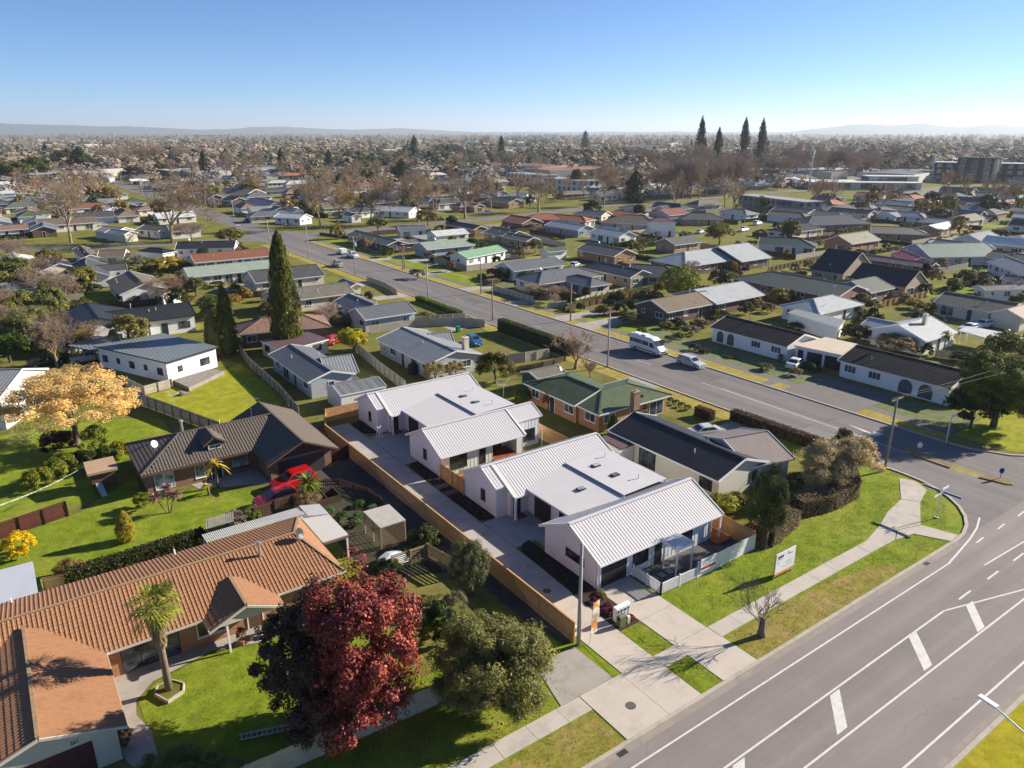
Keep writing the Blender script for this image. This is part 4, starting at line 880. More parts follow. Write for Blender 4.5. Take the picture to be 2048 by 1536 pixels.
fence('pale lattice fence behind the red-leaved tree', [(22.1, 48.2), (25.4, 48.1), (26.2, 44.5)], 1.7, M('lattice green brown', (0.30, 0.24, 0.12), 0.85, 0.2), style='lattice', post=1.8)
fence('dark red stained fence at the left edge', [(-6, 72.2), (1.6, 74.2)], 1.6, REDSTAIN)
fence('maroon fence between brown house and new driveway', [(25.9, 71.2), (28.2, 71.0)], 1.7, M('maroon sheet', (0.06, 0.02, 0.02), 0.7, 0.2), style='solid'); fence('maroon fence beside the brown house gable', [(26.8, 83.5), (27.4, 72.5)], 1.7, M('maroon sheet', (0.06, 0.02, 0.02)), style='solid')
fence('small timber gate fence with diagonal brace by the hedge', [(-1.3, 61.0), (0.4, 60.6)], 1.5, M('lattice green brown', (0.30, 0.24, 0.12)), bw=0.2)
def pfence(label, px, h, mat, **k): return fence(label, [tuple(P(x, y, 0).xy) for x, y in px], h, mat, **k)
pfence('curving grey fence along the back lawn of the flat roofed house', ((268, 806), (330, 828), (440, 870), (470, 880)), 1.7, PINE_OLD)
pfence('grey fence running down from the conifers to the brown house', ((478, 702), (500, 735), (560, 790), (600, 838)), 1.6, PINE_OLD)
pfence('grey fence behind the white flat roofed house', ((250, 770), (290, 790), (345, 775)), 1.3, PINE_PALE)
pfence('pale fence between the pale grey houses', ((705, 697), (760, 745), (812, 785)), 1.7, PINE_PALE)
pfence('pale stepped fence behind the blue car', ((740, 668), (830, 655), (925, 650), (970, 655)), 1.5, PINE_PALE, posts=False, style='solid')
pfence('pale fence behind the stepped one', ((800, 650), (880, 644), (930, 640)), 1.4, PINE_PALE, style='solid')
pfence('pale panel fence at the end of the tall hedge', ((1015, 728), (1050, 724), (1097, 716)), 1.6, PINE_PALE, style='solid')
pfence('timber fence of the vacant corner beside the bare street tree', ((1030, 745), (1085, 735), (1130, 722)), 0.9, BRNFENCE, gap=0.06)
pfence('pale fence on the bank above the far verge', ((987, 582), (1070, 606)), 1.3, PINE_PALE, style='solid')
pfence('pale fence fronting the slate roofed house', ((1095, 617), (1130, 615), (1180, 600), (1250, 585)), 1.2, PINE_PALE, style='solid')
pfence('dark fence with posts beside the long hedge', ((1130, 625), (1180, 612), (1310, 585)), 1.2, BRNFENCE, style='solid')
pfence('timber fence beyond the silver villa', ((1765, 615), (1850, 596)), 1.5, M('orange brown timber', (0.25, 0.15, 0.07), 0.8, 0.2), style='solid')
pfence('timber fence behind the arched bungalow', ((1870, 715), (1985, 730)), 1.3, PINE_PALE)
pfence('low wall in front of the corner house', ((720, 492), (750, 500)), 0.8, BRNFENCE, style='solid')
pfence('pale curved fence by the roller door garage', ((735, 562), (770, 575), (795, 590)), 1.2, PINE_PALE, style='solid')
pfence('grey fence below the sage roof', ((400, 568), (490, 555), (520, 555)), 1.4, PINE_PALE)
pfence('dark fence behind the long white house', ((395, 612), (440, 602), (540, 592)), 1.4, BRNFENCE)
pfence('brown fence below the half orange roof', ((215, 620), (300, 613), (375, 600)), 1.5, BRNFENCE)
pfence('dark fence between the green roofs on the right', ((1535, 545), (1600, 530), (1660, 515)), 1.3, BRNFENCE, style='solid')
pfence('grey fence at the cross street corner lot', ((640, 470), (700, 478)), 0.9, BRNFENCE, style='solid')
# yards
for q in (pix((655, 935), (690, 925), (770, 1010), (905, 1120), (1060, 1250), (1130, 1290), (1145, 1282), (1000, 1165), (870, 1055), (735, 940), (705, 910)),): sheet('yard_seal', q, SEAL, 0.02)
sheet('yard_seal', [(22.3, 64.5), (28.3, 60), (28.3, 71), (19.5, 70.1), (19.0, 68.0), (22.3, 66.4)], SEAL, 0.022)
sheet('garden_path', [(1.6, 38), (2.6, 38), (2.7, 41.3), (2.2, 43.2), (2.4, 44.5), (3.6, 45.8), (7.5, 46.7), (10.8, 45.6), (12.8, 45.7), (12.8, 47.6), (1.0, 47.6), (1.0, 40)], CONC3, 0.03)
sheet('yard_path', [(13.0, 72.9), (19.2, 70.0), (19.3, 74.4), (12.5, 74.4)], CONC3, 0.025)
for q in ([(-16, 60.6), (11.0, 61.4), (14.5, 63.2), (19.0, 65.2), (18.5, 68.5), (13.0, 72.8), (8.2, 74.2), (8.2, 80), (2.5, 74.3), (-16, 70)], [(-16, 75), (4, 76.5), (8, 85), (14.0, 86), (14, 96), (6, 101), (-2, 101), (-16, 98)], [(2.7, 36.5), (18, 34.6), (19, 46), (11, 45.5), (7.5, 46.5), (3.8, 45.6), (2.5, 44.4)]):
    sheet('lawn', q, GRASS, 0.012)
sheet('lawn', pix((278, 805), (300, 790), (440, 745), (480, 725), (500, 740), (570, 800), (540, 835), (470, 875), (360, 835)), grass_mat('olive lawn', (0.25, 0.28, 0.015), (0.36, 0.36, 0.03), (0.42, 0.36, 0.08), 0.4, 0.2), 0.013)
# ---------------------------------------------------------------- neighbouring houses
def flat_roof_house(label, px, z, roofm, wallm, name='house', cat='house', group=None, oe=0.4, th=0.18, win=True, trim=None, open_sides=False, frame=None, parent=None, rise=0.0):
    pts = [P(x, y, z) for x, y in px]; c = sum((p.xy for p in pts), Vector((0, 0))) / len(pts)
    if sum((pts[i].x * pts[(i + 1) % len(pts)].y - pts[(i + 1) % len(pts)].x * pts[i].y) for i in range(len(pts))) < 0: pts.reverse()
    root = parent or thing(name, label, cat, (c.x, c.y, 0), group)
    mb = MB(); q = [tuple(p.xy) for p in pts]; mb.prism(q, z - th, z - 0.02); mb.build('fascia' if not parent else 'lean_to_fascia', trim or WHITE, root)
    mb = MB(); uv = [(p[0], p[1]) for p in q]; mb.poly([(p[0], p[1], z + 0.004) for p in q], uv); mb.build('roof' if not parent else 'lean_to_roof', roofm, root)
    ins = [c + (Vector(p) - c) * (1 - oe / max(1.0, (Vector(p) - c).length) * 1.3) for p in q]
    if open_sides:
        for p in ins: mb = MB(); mb.cbox((p.x, p.y, 0), 0.12, 0.12, z - th); mb.build('post', trim or WHITE, root)
        return root
    mb = MB(); n = len(ins)
    for i in range(n):
        a, b = ins[i], ins[(i + 1) % n]; L = (b - a).length; mb.quad((*a, 0), (*b, 0), (*b, z - th), (*a, z - th), [(0, 0), (L, 0), (L, z), (0, z)])
    mb.build('wall', wallm, root)
    if win:
        rng = random.Random(sum(ord(ch) for ch in label))
        for i in range(n):
            a, b = ins[i], ins[(i + 1) % n]; d = (b - a).normalized(); n_ = Vector((d.y, -d.x)); L = (b - a).length; m = (a + b) / 2
            if (CAMXY - m).dot(n_) < 0 or L < 2.5: continue
            k = max(1, int(L / 3.0))
            for j in range(k):
                wd = rng.choice((0.8, 1.2, 1.7)); window(root, m + d * ((j + 0.5) * L / k - L / 2), d, n_, wd, 1.0 if wd > 1 else 1.2, 2.0, frame or DARKF, 1)
    return root
W = wing_px
GR = 'houses of the surrounding streets'
def H(label, wings, roof, wall, **k): return house(label, wings, RC[roof] if isinstance(roof, str) else roof, wall, group=GR, **k)
# left of the new houses
H('white house with glossy black roof and long right wing at left', [W((195, 624), (380, 605), (385, 631), ze=3.0), W((177, 605), (195, 637), (92, 668), ze=2.8, pitch=17, snap=25)], 'black', BOARDW, frame=DARKF, trim=DARKF)
fh = flat_roof_house('white house with low grey metal roof behind the orange-leaved tree', ((187, 692), (332, 725), (437, 693), (325, 666)), 3.2, UVM('low grey sheet', (0.16, 0.185, 0.19), 'rib', 0.5, 0.45, 0.12, depth=0.03), PLASTW, group=GR, trim=DARKF)
flat_roof_house('x', ((135, 691), (193, 671), (272, 682), (189, 702)), 2.6, UVM('low grey sheet', (0.16, 0.185, 0.19)), PLASTW, oe=0.2, parent=fh, open_sides=True, trim=DARKF)
H('white gabled house with half grey half orange roof by the bare pink tree', [W((262, 541), (284, 568), (231, 582), snap=25), W((297, 572), (345, 580), (330, 592), pitch=14)], ['olive_t' and RC['olive_t'], RC['olive_t']], BOARDW, )
H('white house with brown roof and red door beyond the clipped bushes', [W((140, 493), (202, 508), (165, 521), snap=20), W((198, 501), (252, 499), (235, 513))], 'brown_t', BOARDW)
H('long white cottage row with black roof near the cross street', [W((354, 484), (472, 481), (415, 497))], 'black', PLASTW, dens=2.5)
H('small white outbuilding with shiny black hipped roof', [W((300, 495), (325, 497), (310, 506), 'hh')], 'black', PLASTW, win=False, name='outbuilding', cat='outbuilding')
H('long white unit block under rust red roof', [W((377, 508), (537, 497), (450, 520))], 'rust', PLASTW, dens=2.4)
H('long unit block under pale sage green roof', [W((368, 536), (537, 519), (450, 547))], 'sage', PLASTC, dens=2.4)
H('cream house with dark tiled roof behind the tall conifer', [W((490, 540), (638, 530), (620, 554))], 'charcoal_t', PLASTC)
H('cream bungalow with speckled brown roof beside the garage', [W((530, 580), (697, 566), (690, 588))], 'olive_t', PLASTC, dens=2.6)
g = H('small garage with grey roof and dark roller door by the street', [W((685, 557), (714, 567), (697, 572), pitch=24)], 'grey', PLASTC, win=False, name='garage', cat='garage')
H('grey weatherboard house with crossing slate roofs beside the blossom tree', [W((697, 587), (750, 609), (665, 603), snap=25), W((709, 616), (816, 603), (790, 631))], 'slate', BOARDG)
hm = H('brick house with brown tiled hip roof half hidden by the tall conifer', [W((524, 636), (605, 629), (560, 662), 'hh')], RC['terracotta_t'], BRICKD, frame=WHITE)
flat_roof_house('low plum roofed garage under the tall conifer', ((520, 681), (615, 663), (658, 678), (565, 702)), 2.4, RC['plum'], PLASTC, 'garage', 'garage', GR, 0.2)
H('pale grey house with dark main roof and striped green wing behind the new houses', [W((595, 686), (646, 745), (612, 763), pitch=17), W((641, 716), (704, 709), (700, 746), pitch=17)], [RC['slate'], RC['grey']], BOARDG)
H('white shed with grey corrugated roof against the new house', [W((664, 771), (757, 754), (720, 783), ze=2.3, pitch=15, oe=0.1, og=0.1)], RC['grey'], UVM('white shed sheet', (0.66, 0.65, 0.62), 'rib', 0.2, 0.5, 0.05), win=False, name='shed', cat='shed', style='rib', step=0.25)
hp = H('pale blue grey house with light grey roof and white chimney', [W((805, 654), (912, 702), (852, 728), pitch=15), W((858, 667), (902, 664), (921, 682), pitch=15)], RC['grey'], BOARDG)
c = P(931, 700, 3); chimney(hp, c.x, c.y, 2.0, 4.9, 0.8, 0.8, PLASTC)
H('pale two storey house with grey roof at the left edge behind the golden tree', [W((-110, 742), (45, 738), (30, 795), ze=4.2, pitch=17)], 'grey', PLASTW)
# right of the new houses
hq = H('orange brick house with mossy green iron roof', [W((1135, 752), (1202, 779), (1195, 832), 'hg', pitch=17), W((1203, 779), (1257, 767), (1250, 816), 'hh', pitch=17)], [UVM('mossy green iron', (0.055, 0.085, 0.04), 'rib', 0.3, 0.7, 0.3, lich=(0.03, 0.032, 0.025), lich_amt=0.7, depth=0.03), RC['green']], BRICKO)
c = P(1270, 806, 3.0); chimney(hq, c.x, c.y, 2.2, 4.4, 1.0, 0.7, BRICKT)
H('dark green shed with grey gabled roof behind the green roofed house', [W((1056, 742), (1117, 731), (1100, 752), ze=2.2, oe=0.15, og=0.15, pitch=16)], 'olive', M('dark green sheet', (0.02, 0.06, 0.045), 0.5, 0.1), win=False, name='shed', cat='shed')
hr = H('long white house with black roof next to the new houses', [W((1262, 826), (1497, 916), (1442, 965), pitch=19, ze=2.6), W((1445, 878), (1535, 862), (1570, 921), pitch=17)], [UVM('black speckled roof', (0.014, 0.015, 0.02), 'rib', 0.3, 0.5, 0.25, lich=(0.10, 0.10, 0.10), lich_amt=0.12, depth=0.02), UVM('brown ribbed roof', (0.20, 0.165, 0.155), 'rib', 0.3, 0.55, 0.1, depth=0.05)], [BOARDC, BOARDW], dens=3.0, frame=DARKF)
flat_roof_house('x', ((1201, 875), (1225, 863), (1270, 886), (1241, 898)), 2.3, RC['plum'], BOARDW, oe=0.1, parent=hr, trim=BRN, win=False)
# across the side street
def tileblk(): return UVM('black concrete tile', (0.035, 0.034, 0.034), 'tile', 0.33, 0.7, 0.3, lich=(0.10, 0.095, 0.09), lich_amt=0.3, depth=0.02)
def arches(root, w, us, z1=2.15, wd=1.5):
    """arched openings on the street face"""
    hv = w.hw - w.oe
    for u in us:
        mb = MB(); pts = []
        n_ = -w.v if (CAMXY - w.c).dot(-w.v) > 0 else w.v; sg = -1 if n_ == -w.v else 1
        for k in range(13):
            t = math.pi * k / 12; pts.append((u + wd / 2 * math.cos(t), z1 - wd / 2 + wd / 2 * math.sin(t)))
        pts = [(u + wd / 2, 0.15)] + pts + [(u - wd / 2, 0.15)]
        def at(uu, z, o): p = w.pt(uu, sg * hv, z) + Vector((n_.x, n_.y, 0)) * o; return p
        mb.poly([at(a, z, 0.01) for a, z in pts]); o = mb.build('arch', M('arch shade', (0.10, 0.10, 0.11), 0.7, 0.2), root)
        mb = MB(); mb.tube([at(a, z, 0.03) for a, z in pts], 0.06, 5); mb.build('arch_trim', PLASTW, o)
ws1 = W((1452, 632), (1611, 669), (1500, 675), pitch=18); h1 = house('white arched bungalow with black ribbed tiles nearer the parked van', [ws1], tileblk(), PLASTW, group=GR, style='course', step=0.36, lift=0.09, dens=3.4, win=False)
ws2 = W((1712, 691), (1940, 744), (1780, 747), pitch=18); h2 = house('white arched bungalow with black ribbed tiles at the street corner', [ws2], tileblk(), PLASTW, group=GR, style='course', step=0.36, lift=0.09, win=False)
def side_windows(root, w, us, wd=1.8, z0=0.95, z1=2.0, frame=None, bars=2):
    hv = w.hw - w.oe; n_ = -w.v if (CAMXY - w.c).dot(-w.v) > 0 else w.v; sg = -1 if n_ == -w.v else 1; d = Vector((-n_.y, n_.x))
    for u in us: window(root, w.pt(u, sg * hv, 0).xy, d, n_, wd, z0, z1, frame, bars)
def auto_u(w, px): return [(P(x, y, 1.2).xy - w.c).dot(w.u) for x, y in px]
arches(h1, ws1, [-ws1.hl + 2.0, -ws1.hl + 4.2] if ws1.u.y < 0 else [ws1.hl - 2.0, ws1.hl - 4.2]); side_windows(h1, ws1, [ws1.hl * .2, ws1.hl * .7] if ws1.u.y < 0 else [-ws1.hl * .2, -ws1.hl * .7])
arches(h2, ws2, auto_u(ws2, ((1810, 772), (1852, 782))), wd=2.0); side_windows(h2, ws2, auto_u(ws2, ((1712, 738), (1763, 750))))
lk = flat_roof_house('white link garage with cream flat roof and arched doors', ((1588, 690), (1652, 674), (1716, 688), (1689, 711)), 2.6, M('cream membrane', (0.50, 0.42, 0.33), 0.8, 0.08), PLASTW, 'garage', 'garage', GR, 0.25, 0.25, win=False)
_q = [P(x, y, 2.6).xy for x, y in ((1588, 690), (1652, 674), (1716, 688), (1689, 711))]; _c = sum(_q, Vector((0, 0))) / 4; _i = [_c + (p - _c) * (1 - .25 / (p - _c).length * 1.3) for p in _q]; _d = (_i[3] - _i[0]).normalized(); _n = Vector((_d.y, -_d.x)); _n = _n if (CAMXY - _c).dot(_n) > 0 else -_n; _d = Vector((-_n.y, _n.x))
for t, wd in ((.12, .9), (.42, 2.4), (.8, 2.5)): panel_door(lk, _i[0].lerp(_i[3], t), _d, _n, wd, 2.0, GARD, 'garage_door' if wd > 1 else 'door', 4 if wd > 1 else 0, PLASTW)
H('brown brick house with sweeping brown ribbed roof', [W((1302, 600), (1410, 581), (1440, 605), pitch=20)], UVM('brown ribbed', (0.17, 0.13, 0.085), 'rib', 0.42, 0.6, 0.15, depth=0.06), BRICKD)
H('brick house with pale grey ribbed roof behind the brown one', [W((1392, 580), (1483, 562), (1522, 591), pitch=18)], 'light', BRICKD)
H('long low house with light grey stepped roof and lawn', [W((1372, 504), (1440, 494), (1425, 526), 'hg'), W((1440, 494), (1493, 485), (1500, 521))], 'light', BRICKD, frame=WHITE)
H('charcoal roofed house with brown garage door', [W((1210, 523), (1280, 541), (1265, 557), 'hg', snap=25), W((1262, 527), (1330, 531), (1310, 552), 'gh')], 'charcoal', PLASTT)
H('slate hip roofed house behind the blossom trees', [W((1085, 542), (1150, 534), (1100, 566), 'hh'), W((1160, 548), (1180, 556), (1150, 566), 'hh', snap=30)], 'slate', PLASTC)
H('white house with dark blue roof behind the green hedge', [W((1012, 526), (1105, 512), (1080, 536))], 'slate', BOARDW)
H('white bungalow with light green roof on the side street', [W((915, 505), (995, 490), (980, 508))], UVM('light green iron', (0.20, 0.33, 0.20), 'rib', 0.4, 0.5, 0.1), BOARDW)
H('blue grey house with washed green roof', [W((835, 484), (940, 477), (900, 495))], 'sage', BOARDB)
H('dark roofed brick house on the near corner of the cross street', [W((712, 460), (795, 481), (760, 487), pitch=18), W((795, 481), (830, 478), (815, 487))], 'moss', BRICKD)
H('orange brick units with long grey roof', [W((1171, 485), (1256, 498), (1185, 505))], 'olive', BRICKO)
H('white gabled house with pale roof above the brick units', [W((1196, 454), (1258, 463), (1234, 474))], 'light', BOARDW)
H('grey weatherboard house with pale roof and skylights', [W((1112, 440), (1168, 451), (1150, 460))], 'light', BOARDB)
H('house with bright terracotta hip roof', [W((1110, 424), (1165, 428), (1150, 440), 'hh')], RC['orange_t'], PLASTC)
H('brick house with red orange gabled roof', [W((1025, 429), (1063, 436), (1040, 447)), W((1075, 424), (1105, 424), (1085, 438), 'hh')], RC['orange_t'], BRICKR)
H('house with brown tiled hip roof beside the two storey house', [W((1246, 431), (1288, 433), (1250, 448), 'hh')], 'brown_t', PLASTT)
H('white two storey house with dark hip roof', [W((1318, 430), (1330, 430), (1345, 443), 'hh', ze=5.0)], 'plum', BOARDW)
H('dark hip roofed house beyond the two storey house', [W((1385, 423), (1420, 423), (1400, 437), 'hh')], 'charcoal', BRICKT)
H('grey roofed house with white gable near the bend of the cross street', [W((1175, 416), (1215, 419), (1190, 430), 'hg')], 'slate', PLASTC)
H('moss green roofed house behind the round tree', [W((1326, 476), (1388, 471), (1370, 488))], 'moss', BRICKT)
H('white house with forest green roof beside the light grey roof', [W((1520, 472), (1600, 476), (1580, 492), 'gh', snap=5)], 'forest', BOARDW)
H('brown tiled house with brick gable behind the grey weatherboard house', [W((1010, 466), (1075, 474), (1050, 482))], 'olive_t', BRICKT)
H('small white garage with green roof', [W((1090, 497), (1125, 492), (1110, 503))], 'green', BOARDW, name='garage', cat='garage', win=False)
H('black hip roofed house at right of the parked digger', [W((1570, 452), (1615, 447), (1600, 463), 'hh')], 'black', PLASTC)
H('wide black hip roofed house behind the black one', [W((1625, 432), (1690, 430), (1650, 450), 'hh')], 'charcoal', BRICKT)
H('long brick house with lichen grey roof', [W((1741, 448), (1826, 451), (1790, 466), 'gh')], 'olive', BRICKT)
H('brick house with khaki roof and white gable', [W((1672, 470), (1740, 463), (1720, 486), pitch=24)], UVM('khaki iron', (0.25, 0.235, 0.16), 'rib', 0.4, 0.5, 0.1), BRICKO)
H('grey house with long pale green roof and hedge', [W((1831, 487), (1970, 485), (1900, 514))], UVM('grey green iron', (0.19, 0.24, 0.19), 'rib', 0.4, 0.5, 0.1), BOARDG)
H('tall house with steep black roof, nearest of two', [W((1726, 517), (1842, 533), (1804, 571), pitch=32), ], 'black', PLASTT, trim=PLASTT)
H('tall house with steep black roof and pale barge board', [W((1658, 503), (1721, 513), (1682, 553), pitch=34)], 'black', PLASTT, trim=PLASTT)
H('house with faded mauve ribbed roof', [W((1735, 507), (1868, 527), (1850, 534))], 'mauve', BRICKR)
H('house with dull red gabled roof beside the mauve one', [W((1805, 500), (1845, 515), (1800, 515), snap=30)], 'red', BRICKR)
H('red brick house with long dark green black roof', [W((1535, 544), (1723, 569), (1600, 582), 'hg', pitch=16), W((1700, 562), (1752, 553), (1770, 580))], 'moss', BRICKR)
H('white cottage with silver hip roof', [W((1625, 597), (1668, 590), (1645, 627), 'hh')], 'light', BOARDW)
flat_roof_house('white cottage annex with weathered grey lean-to roof', ((1575, 625), (1592, 617), (1690, 640), (1678, 656)), 2.5, RC['grey'], BOARDW, 'outbuilding', 'outbuilding', GR, 0.2, win=False)
hv_ = H('white villa with silver roof and verandah behind the tree fern', [W((1797, 650), (1862, 632), (1890, 672)), W((1745, 633), (1800, 650), (1742, 655), snap=25)], 'light', BOARDW)
c = P(1850, 640, 4.5); chimney(hv_, c.x, c.y, 3.6, 5.4, 0.7, 0.6, PLASTC)
flat_roof_house('open white carport beside the villa', ((1918, 660), (1935, 652), (2005, 664), (1985, 680)), 2.4, RC['pale'], BOARDW, 'carport', 'carport', GR, 0.3, open_sides=True)
H('pale brick house with speckled brown tile roof behind the villa', [W((1886, 584), (2043, 606), (1940, 616))], 'olive_t', PLASTC)
H('brown roofed double garage with grey doors at the right edge', [W((2006, 617), (2085, 601), (2040, 640), pitch=22)], 'terracotta', PLASTC, win=False, name='garage', cat='garage')
H('white house with black roof at the right edge', [W((1958, 571), (2090, 566), (2000, 580))], 'black', BOARDW)
H('pale house with grey roof cut by the right edge', [W((2012, 512), (2090, 540), (1985, 528), snap=25)], 'grey', BOARDW)
H('small brown roofed house under the black roofed white house', [W((2010, 548), (2090, 558), (2030, 562))], 'brown', BOARDW)
# cross street and beyond, left to right
H('white house with pale flat looking roof at the cross street corner', [W((560, 425), (612, 428), (590, 437))], 'pale', BOARDW)
H('white garage house under the bare trees on the cross street', [W((690, 424), (715, 428), (705, 434))], 'charcoal', BOARDW)
H('long pale house behind the street trees', [W((755, 413), (830, 417), (790, 424))], 'pale', PLASTW)
H('white bungalow beside the big bare tree', [W((290, 448), (335, 452), (310, 462)), W((335, 455), (395, 450), (365, 463))], 'brown', BOARDW)
H('pair of grey roofed garages beside parked cars', [W((205, 452), (250, 455), (235, 465), pitch=17), W((222, 458), (262, 462), (250, 470), pitch=20)], 'grey', PLASTC, win=False, name='garage', cat='garage')
H('grey L shaped roof house past the crossing', [W((505, 395), (560, 402), (530, 415), 'hh'), W((545, 408), (590, 410), (570, 420), 'gg')], 'slate', BOARDB)
H('red brick house with long brown roof', [W((450, 376), (512, 379), (480, 390)), W((500, 379), (512, 384), (505, 392), snap=30)], 'olive', BRICKR)
H('white house with dark blue roof left of the corner house', [W((795, 448), (850, 446), (830, 459)), ], 'slate', BOARDW)
H('white house with pale ribbed roof behind the corner house', [W((860, 462), (930, 457), (900, 470))], 'pale', BOARDW)
H('brick house with black gabled roof on the cross street', [W((905, 441), (960, 452), (940, 458))], 'black', BRICKR)
H('brown house with moss roof left of the red roof', [W((985, 453), (1040, 462), (1005, 472))], 'moss', BRICKT)
H('two storey white gabled house with green roof', [W((770, 374), (805, 377), (790, 386), ze=5.0)], 'green', BOARDW)
# ---------------------------------------------------------------- plants
import numpy as np
LEAF = leaf_mat('leaf'); LEAFG = leaf_mat('glossy leaf', 0.55, gloss=0.55, transl=0.15); LEAFD = leaf_mat('dry leaf', 0.4, gloss=0.8, transl=0.3)
TWIG = objcol_mat('twig bark', 0.9, 0.1, var=0.2)
def quads_mesh(name, c, nrm, size, rng, mat, aspect=0.55, jitter=1.1):
    """many small leaf faces: centres c (n,3), facing nrm"""
    n = len(c); t = rng.normal(size=(n, 3)); t -= (t * nrm).sum(1, keepdims=True) * nrm; t /= np.linalg.norm(t, axis=1, keepdims=True) + 1e-9
    b = np.cross(nrm, t); s = (size * (1 + jitter * (rng.random(n) - 0.5)))[:, None]
    v = np.stack([c - t * s, c - b * s * aspect, c + t * s, c + b * s * aspect], 1).reshape(-1, 3)
    me = bpy.data.meshes.new(name); me.vertices.add(4 * n); me.vertices.foreach_set('co', v.astype(np.float32).ravel()); me.loops.add(4 * n); me.loops.foreach_set('vertex_index', np.arange(4 * n, dtype=np.int32))
    me.polygons.add(n); me.polygons.foreach_set('loop_start', np.arange(0, 4 * n, 4, dtype=np.int32)); me.materials.append(mat); me.update(calc_edges=True); return me
def unit(v): return v / (np.linalg.norm(v, axis=1, keepdims=True) + 1e-9)
def crown_pts(rng, n, clumps=45, cr=0.27, lo=0.5, flat=0.0, shell=0.8):
    d = unit(rng.normal(size=(clumps, 3))); d[:, 2] = np.where(d[:, 2] < -0.55, -d[:, 2], d[:, 2]); r = lo + (0.92 - lo) * rng.random(clumps) ** 0.5; cc = d * r[:, None]
    w = rng.random(clumps) + 0.6; k = rng.choice(clumps, n, p=w / w.sum()); dd = unit(rng.normal(size=(n, 3))); rr = cr * (0.7 + 0.6 * rng.random(clumps))[k] * (shell + (1 - shell) * rng.random(n)) * rng.random(n) ** 0.3
    c = cc[k] + dd * rr[:, None]; nr = unit(dd * 0.7 + unit(c) * 0.5 + rng.normal(size=(n, 3)) * 0.55 + np.array([0, 0, 0.25])); return c, nr
ZI, CI, SI = [0, .05, .2, .45, .7, .88, .97, 1], [.55, .82, 1, .95, .74, .46, .26, .05], [.5, .8, 1, .8, .58, .36, .16, .02]
def cone_pts(rng, n, tip=0.08, power=0.8, layers=14, lump=0.22):
    """spire from z=0 to z=2, widest near the base"""
    z = rng.random(n) ** 1.25; ph = rng.random(n) * 2 * np.pi; R_ = (1 - z) ** power * (1 - tip) + tip; R_ *= np.where(z < 0.08, 0.6 + 5 * z, 1)
    R_ = np.interp(z, ZI, CI if power < .7 else SI)
    R_ *= 1 + lump * np.sin(z * layers * 2 * np.pi + 1.5 * np.sin(2 * ph)) * 0.5 + lump * 0.7 * np.sin(5 * ph + z * 17) + 0.12 * rng.normal(size=n)
    kk = rng.integers(0, 170, n); cz, cp = rng.random(170) ** 1.1, rng.random(170) * 2 * np.pi; m_ = rng.random(n) < .75; z = np.where(m_, np.clip(cz[kk] + rng.normal(size=n) * .028, 0, 1), z); ph = np.where(m_, cp[kk] + rng.normal(size=n) * .2, ph); R2 = np.interp(z, ZI, CI if power < .7 else SI); R_ = np.where(m_, R2 * (1 + .16 * np.sin(kk * 12.9)) * (.95 + .1 * rng.random(n)), R_ * .86)
    if power >= .7: ph = ph + np.where(m_, rng.normal(size=n) * .3, 0); z = np.clip(z + np.where(m_, rng.normal(size=n) * .02, 0), 0, 1); R_ = np.where(m_, np.interp(z, ZI, SI) * (1 + .42 * np.sin(kk * 7.7)), np.interp(z, ZI, SI) * .55)
    rr = R_ * (0.62 + 0.38 * rng.random(n) ** 0.4); c = np.stack([rr * np.cos(ph), rr * np.sin(ph), z * 2 - 0.05 * rr], 1)
    nr = unit(np.stack([np.cos(ph), np.sin(ph), 0.5 + 0 * ph], 1) + rng.normal(size=(n, 3)) * 0.6); return c, nr
def ball_pts(rng, n):
    d = unit(rng.normal(size=(n, 3))); c = d * (0.93 + 0.1 * rng.random(n))[:, None] * (1 + 0.06 * np.sin(d[:, 0:1] * 7) * np.sin(d[:, 1:2] * 6 + 1)); return c, unit(d + rng.normal(size=(n, 3)) * 0.6)
PROTO = {}
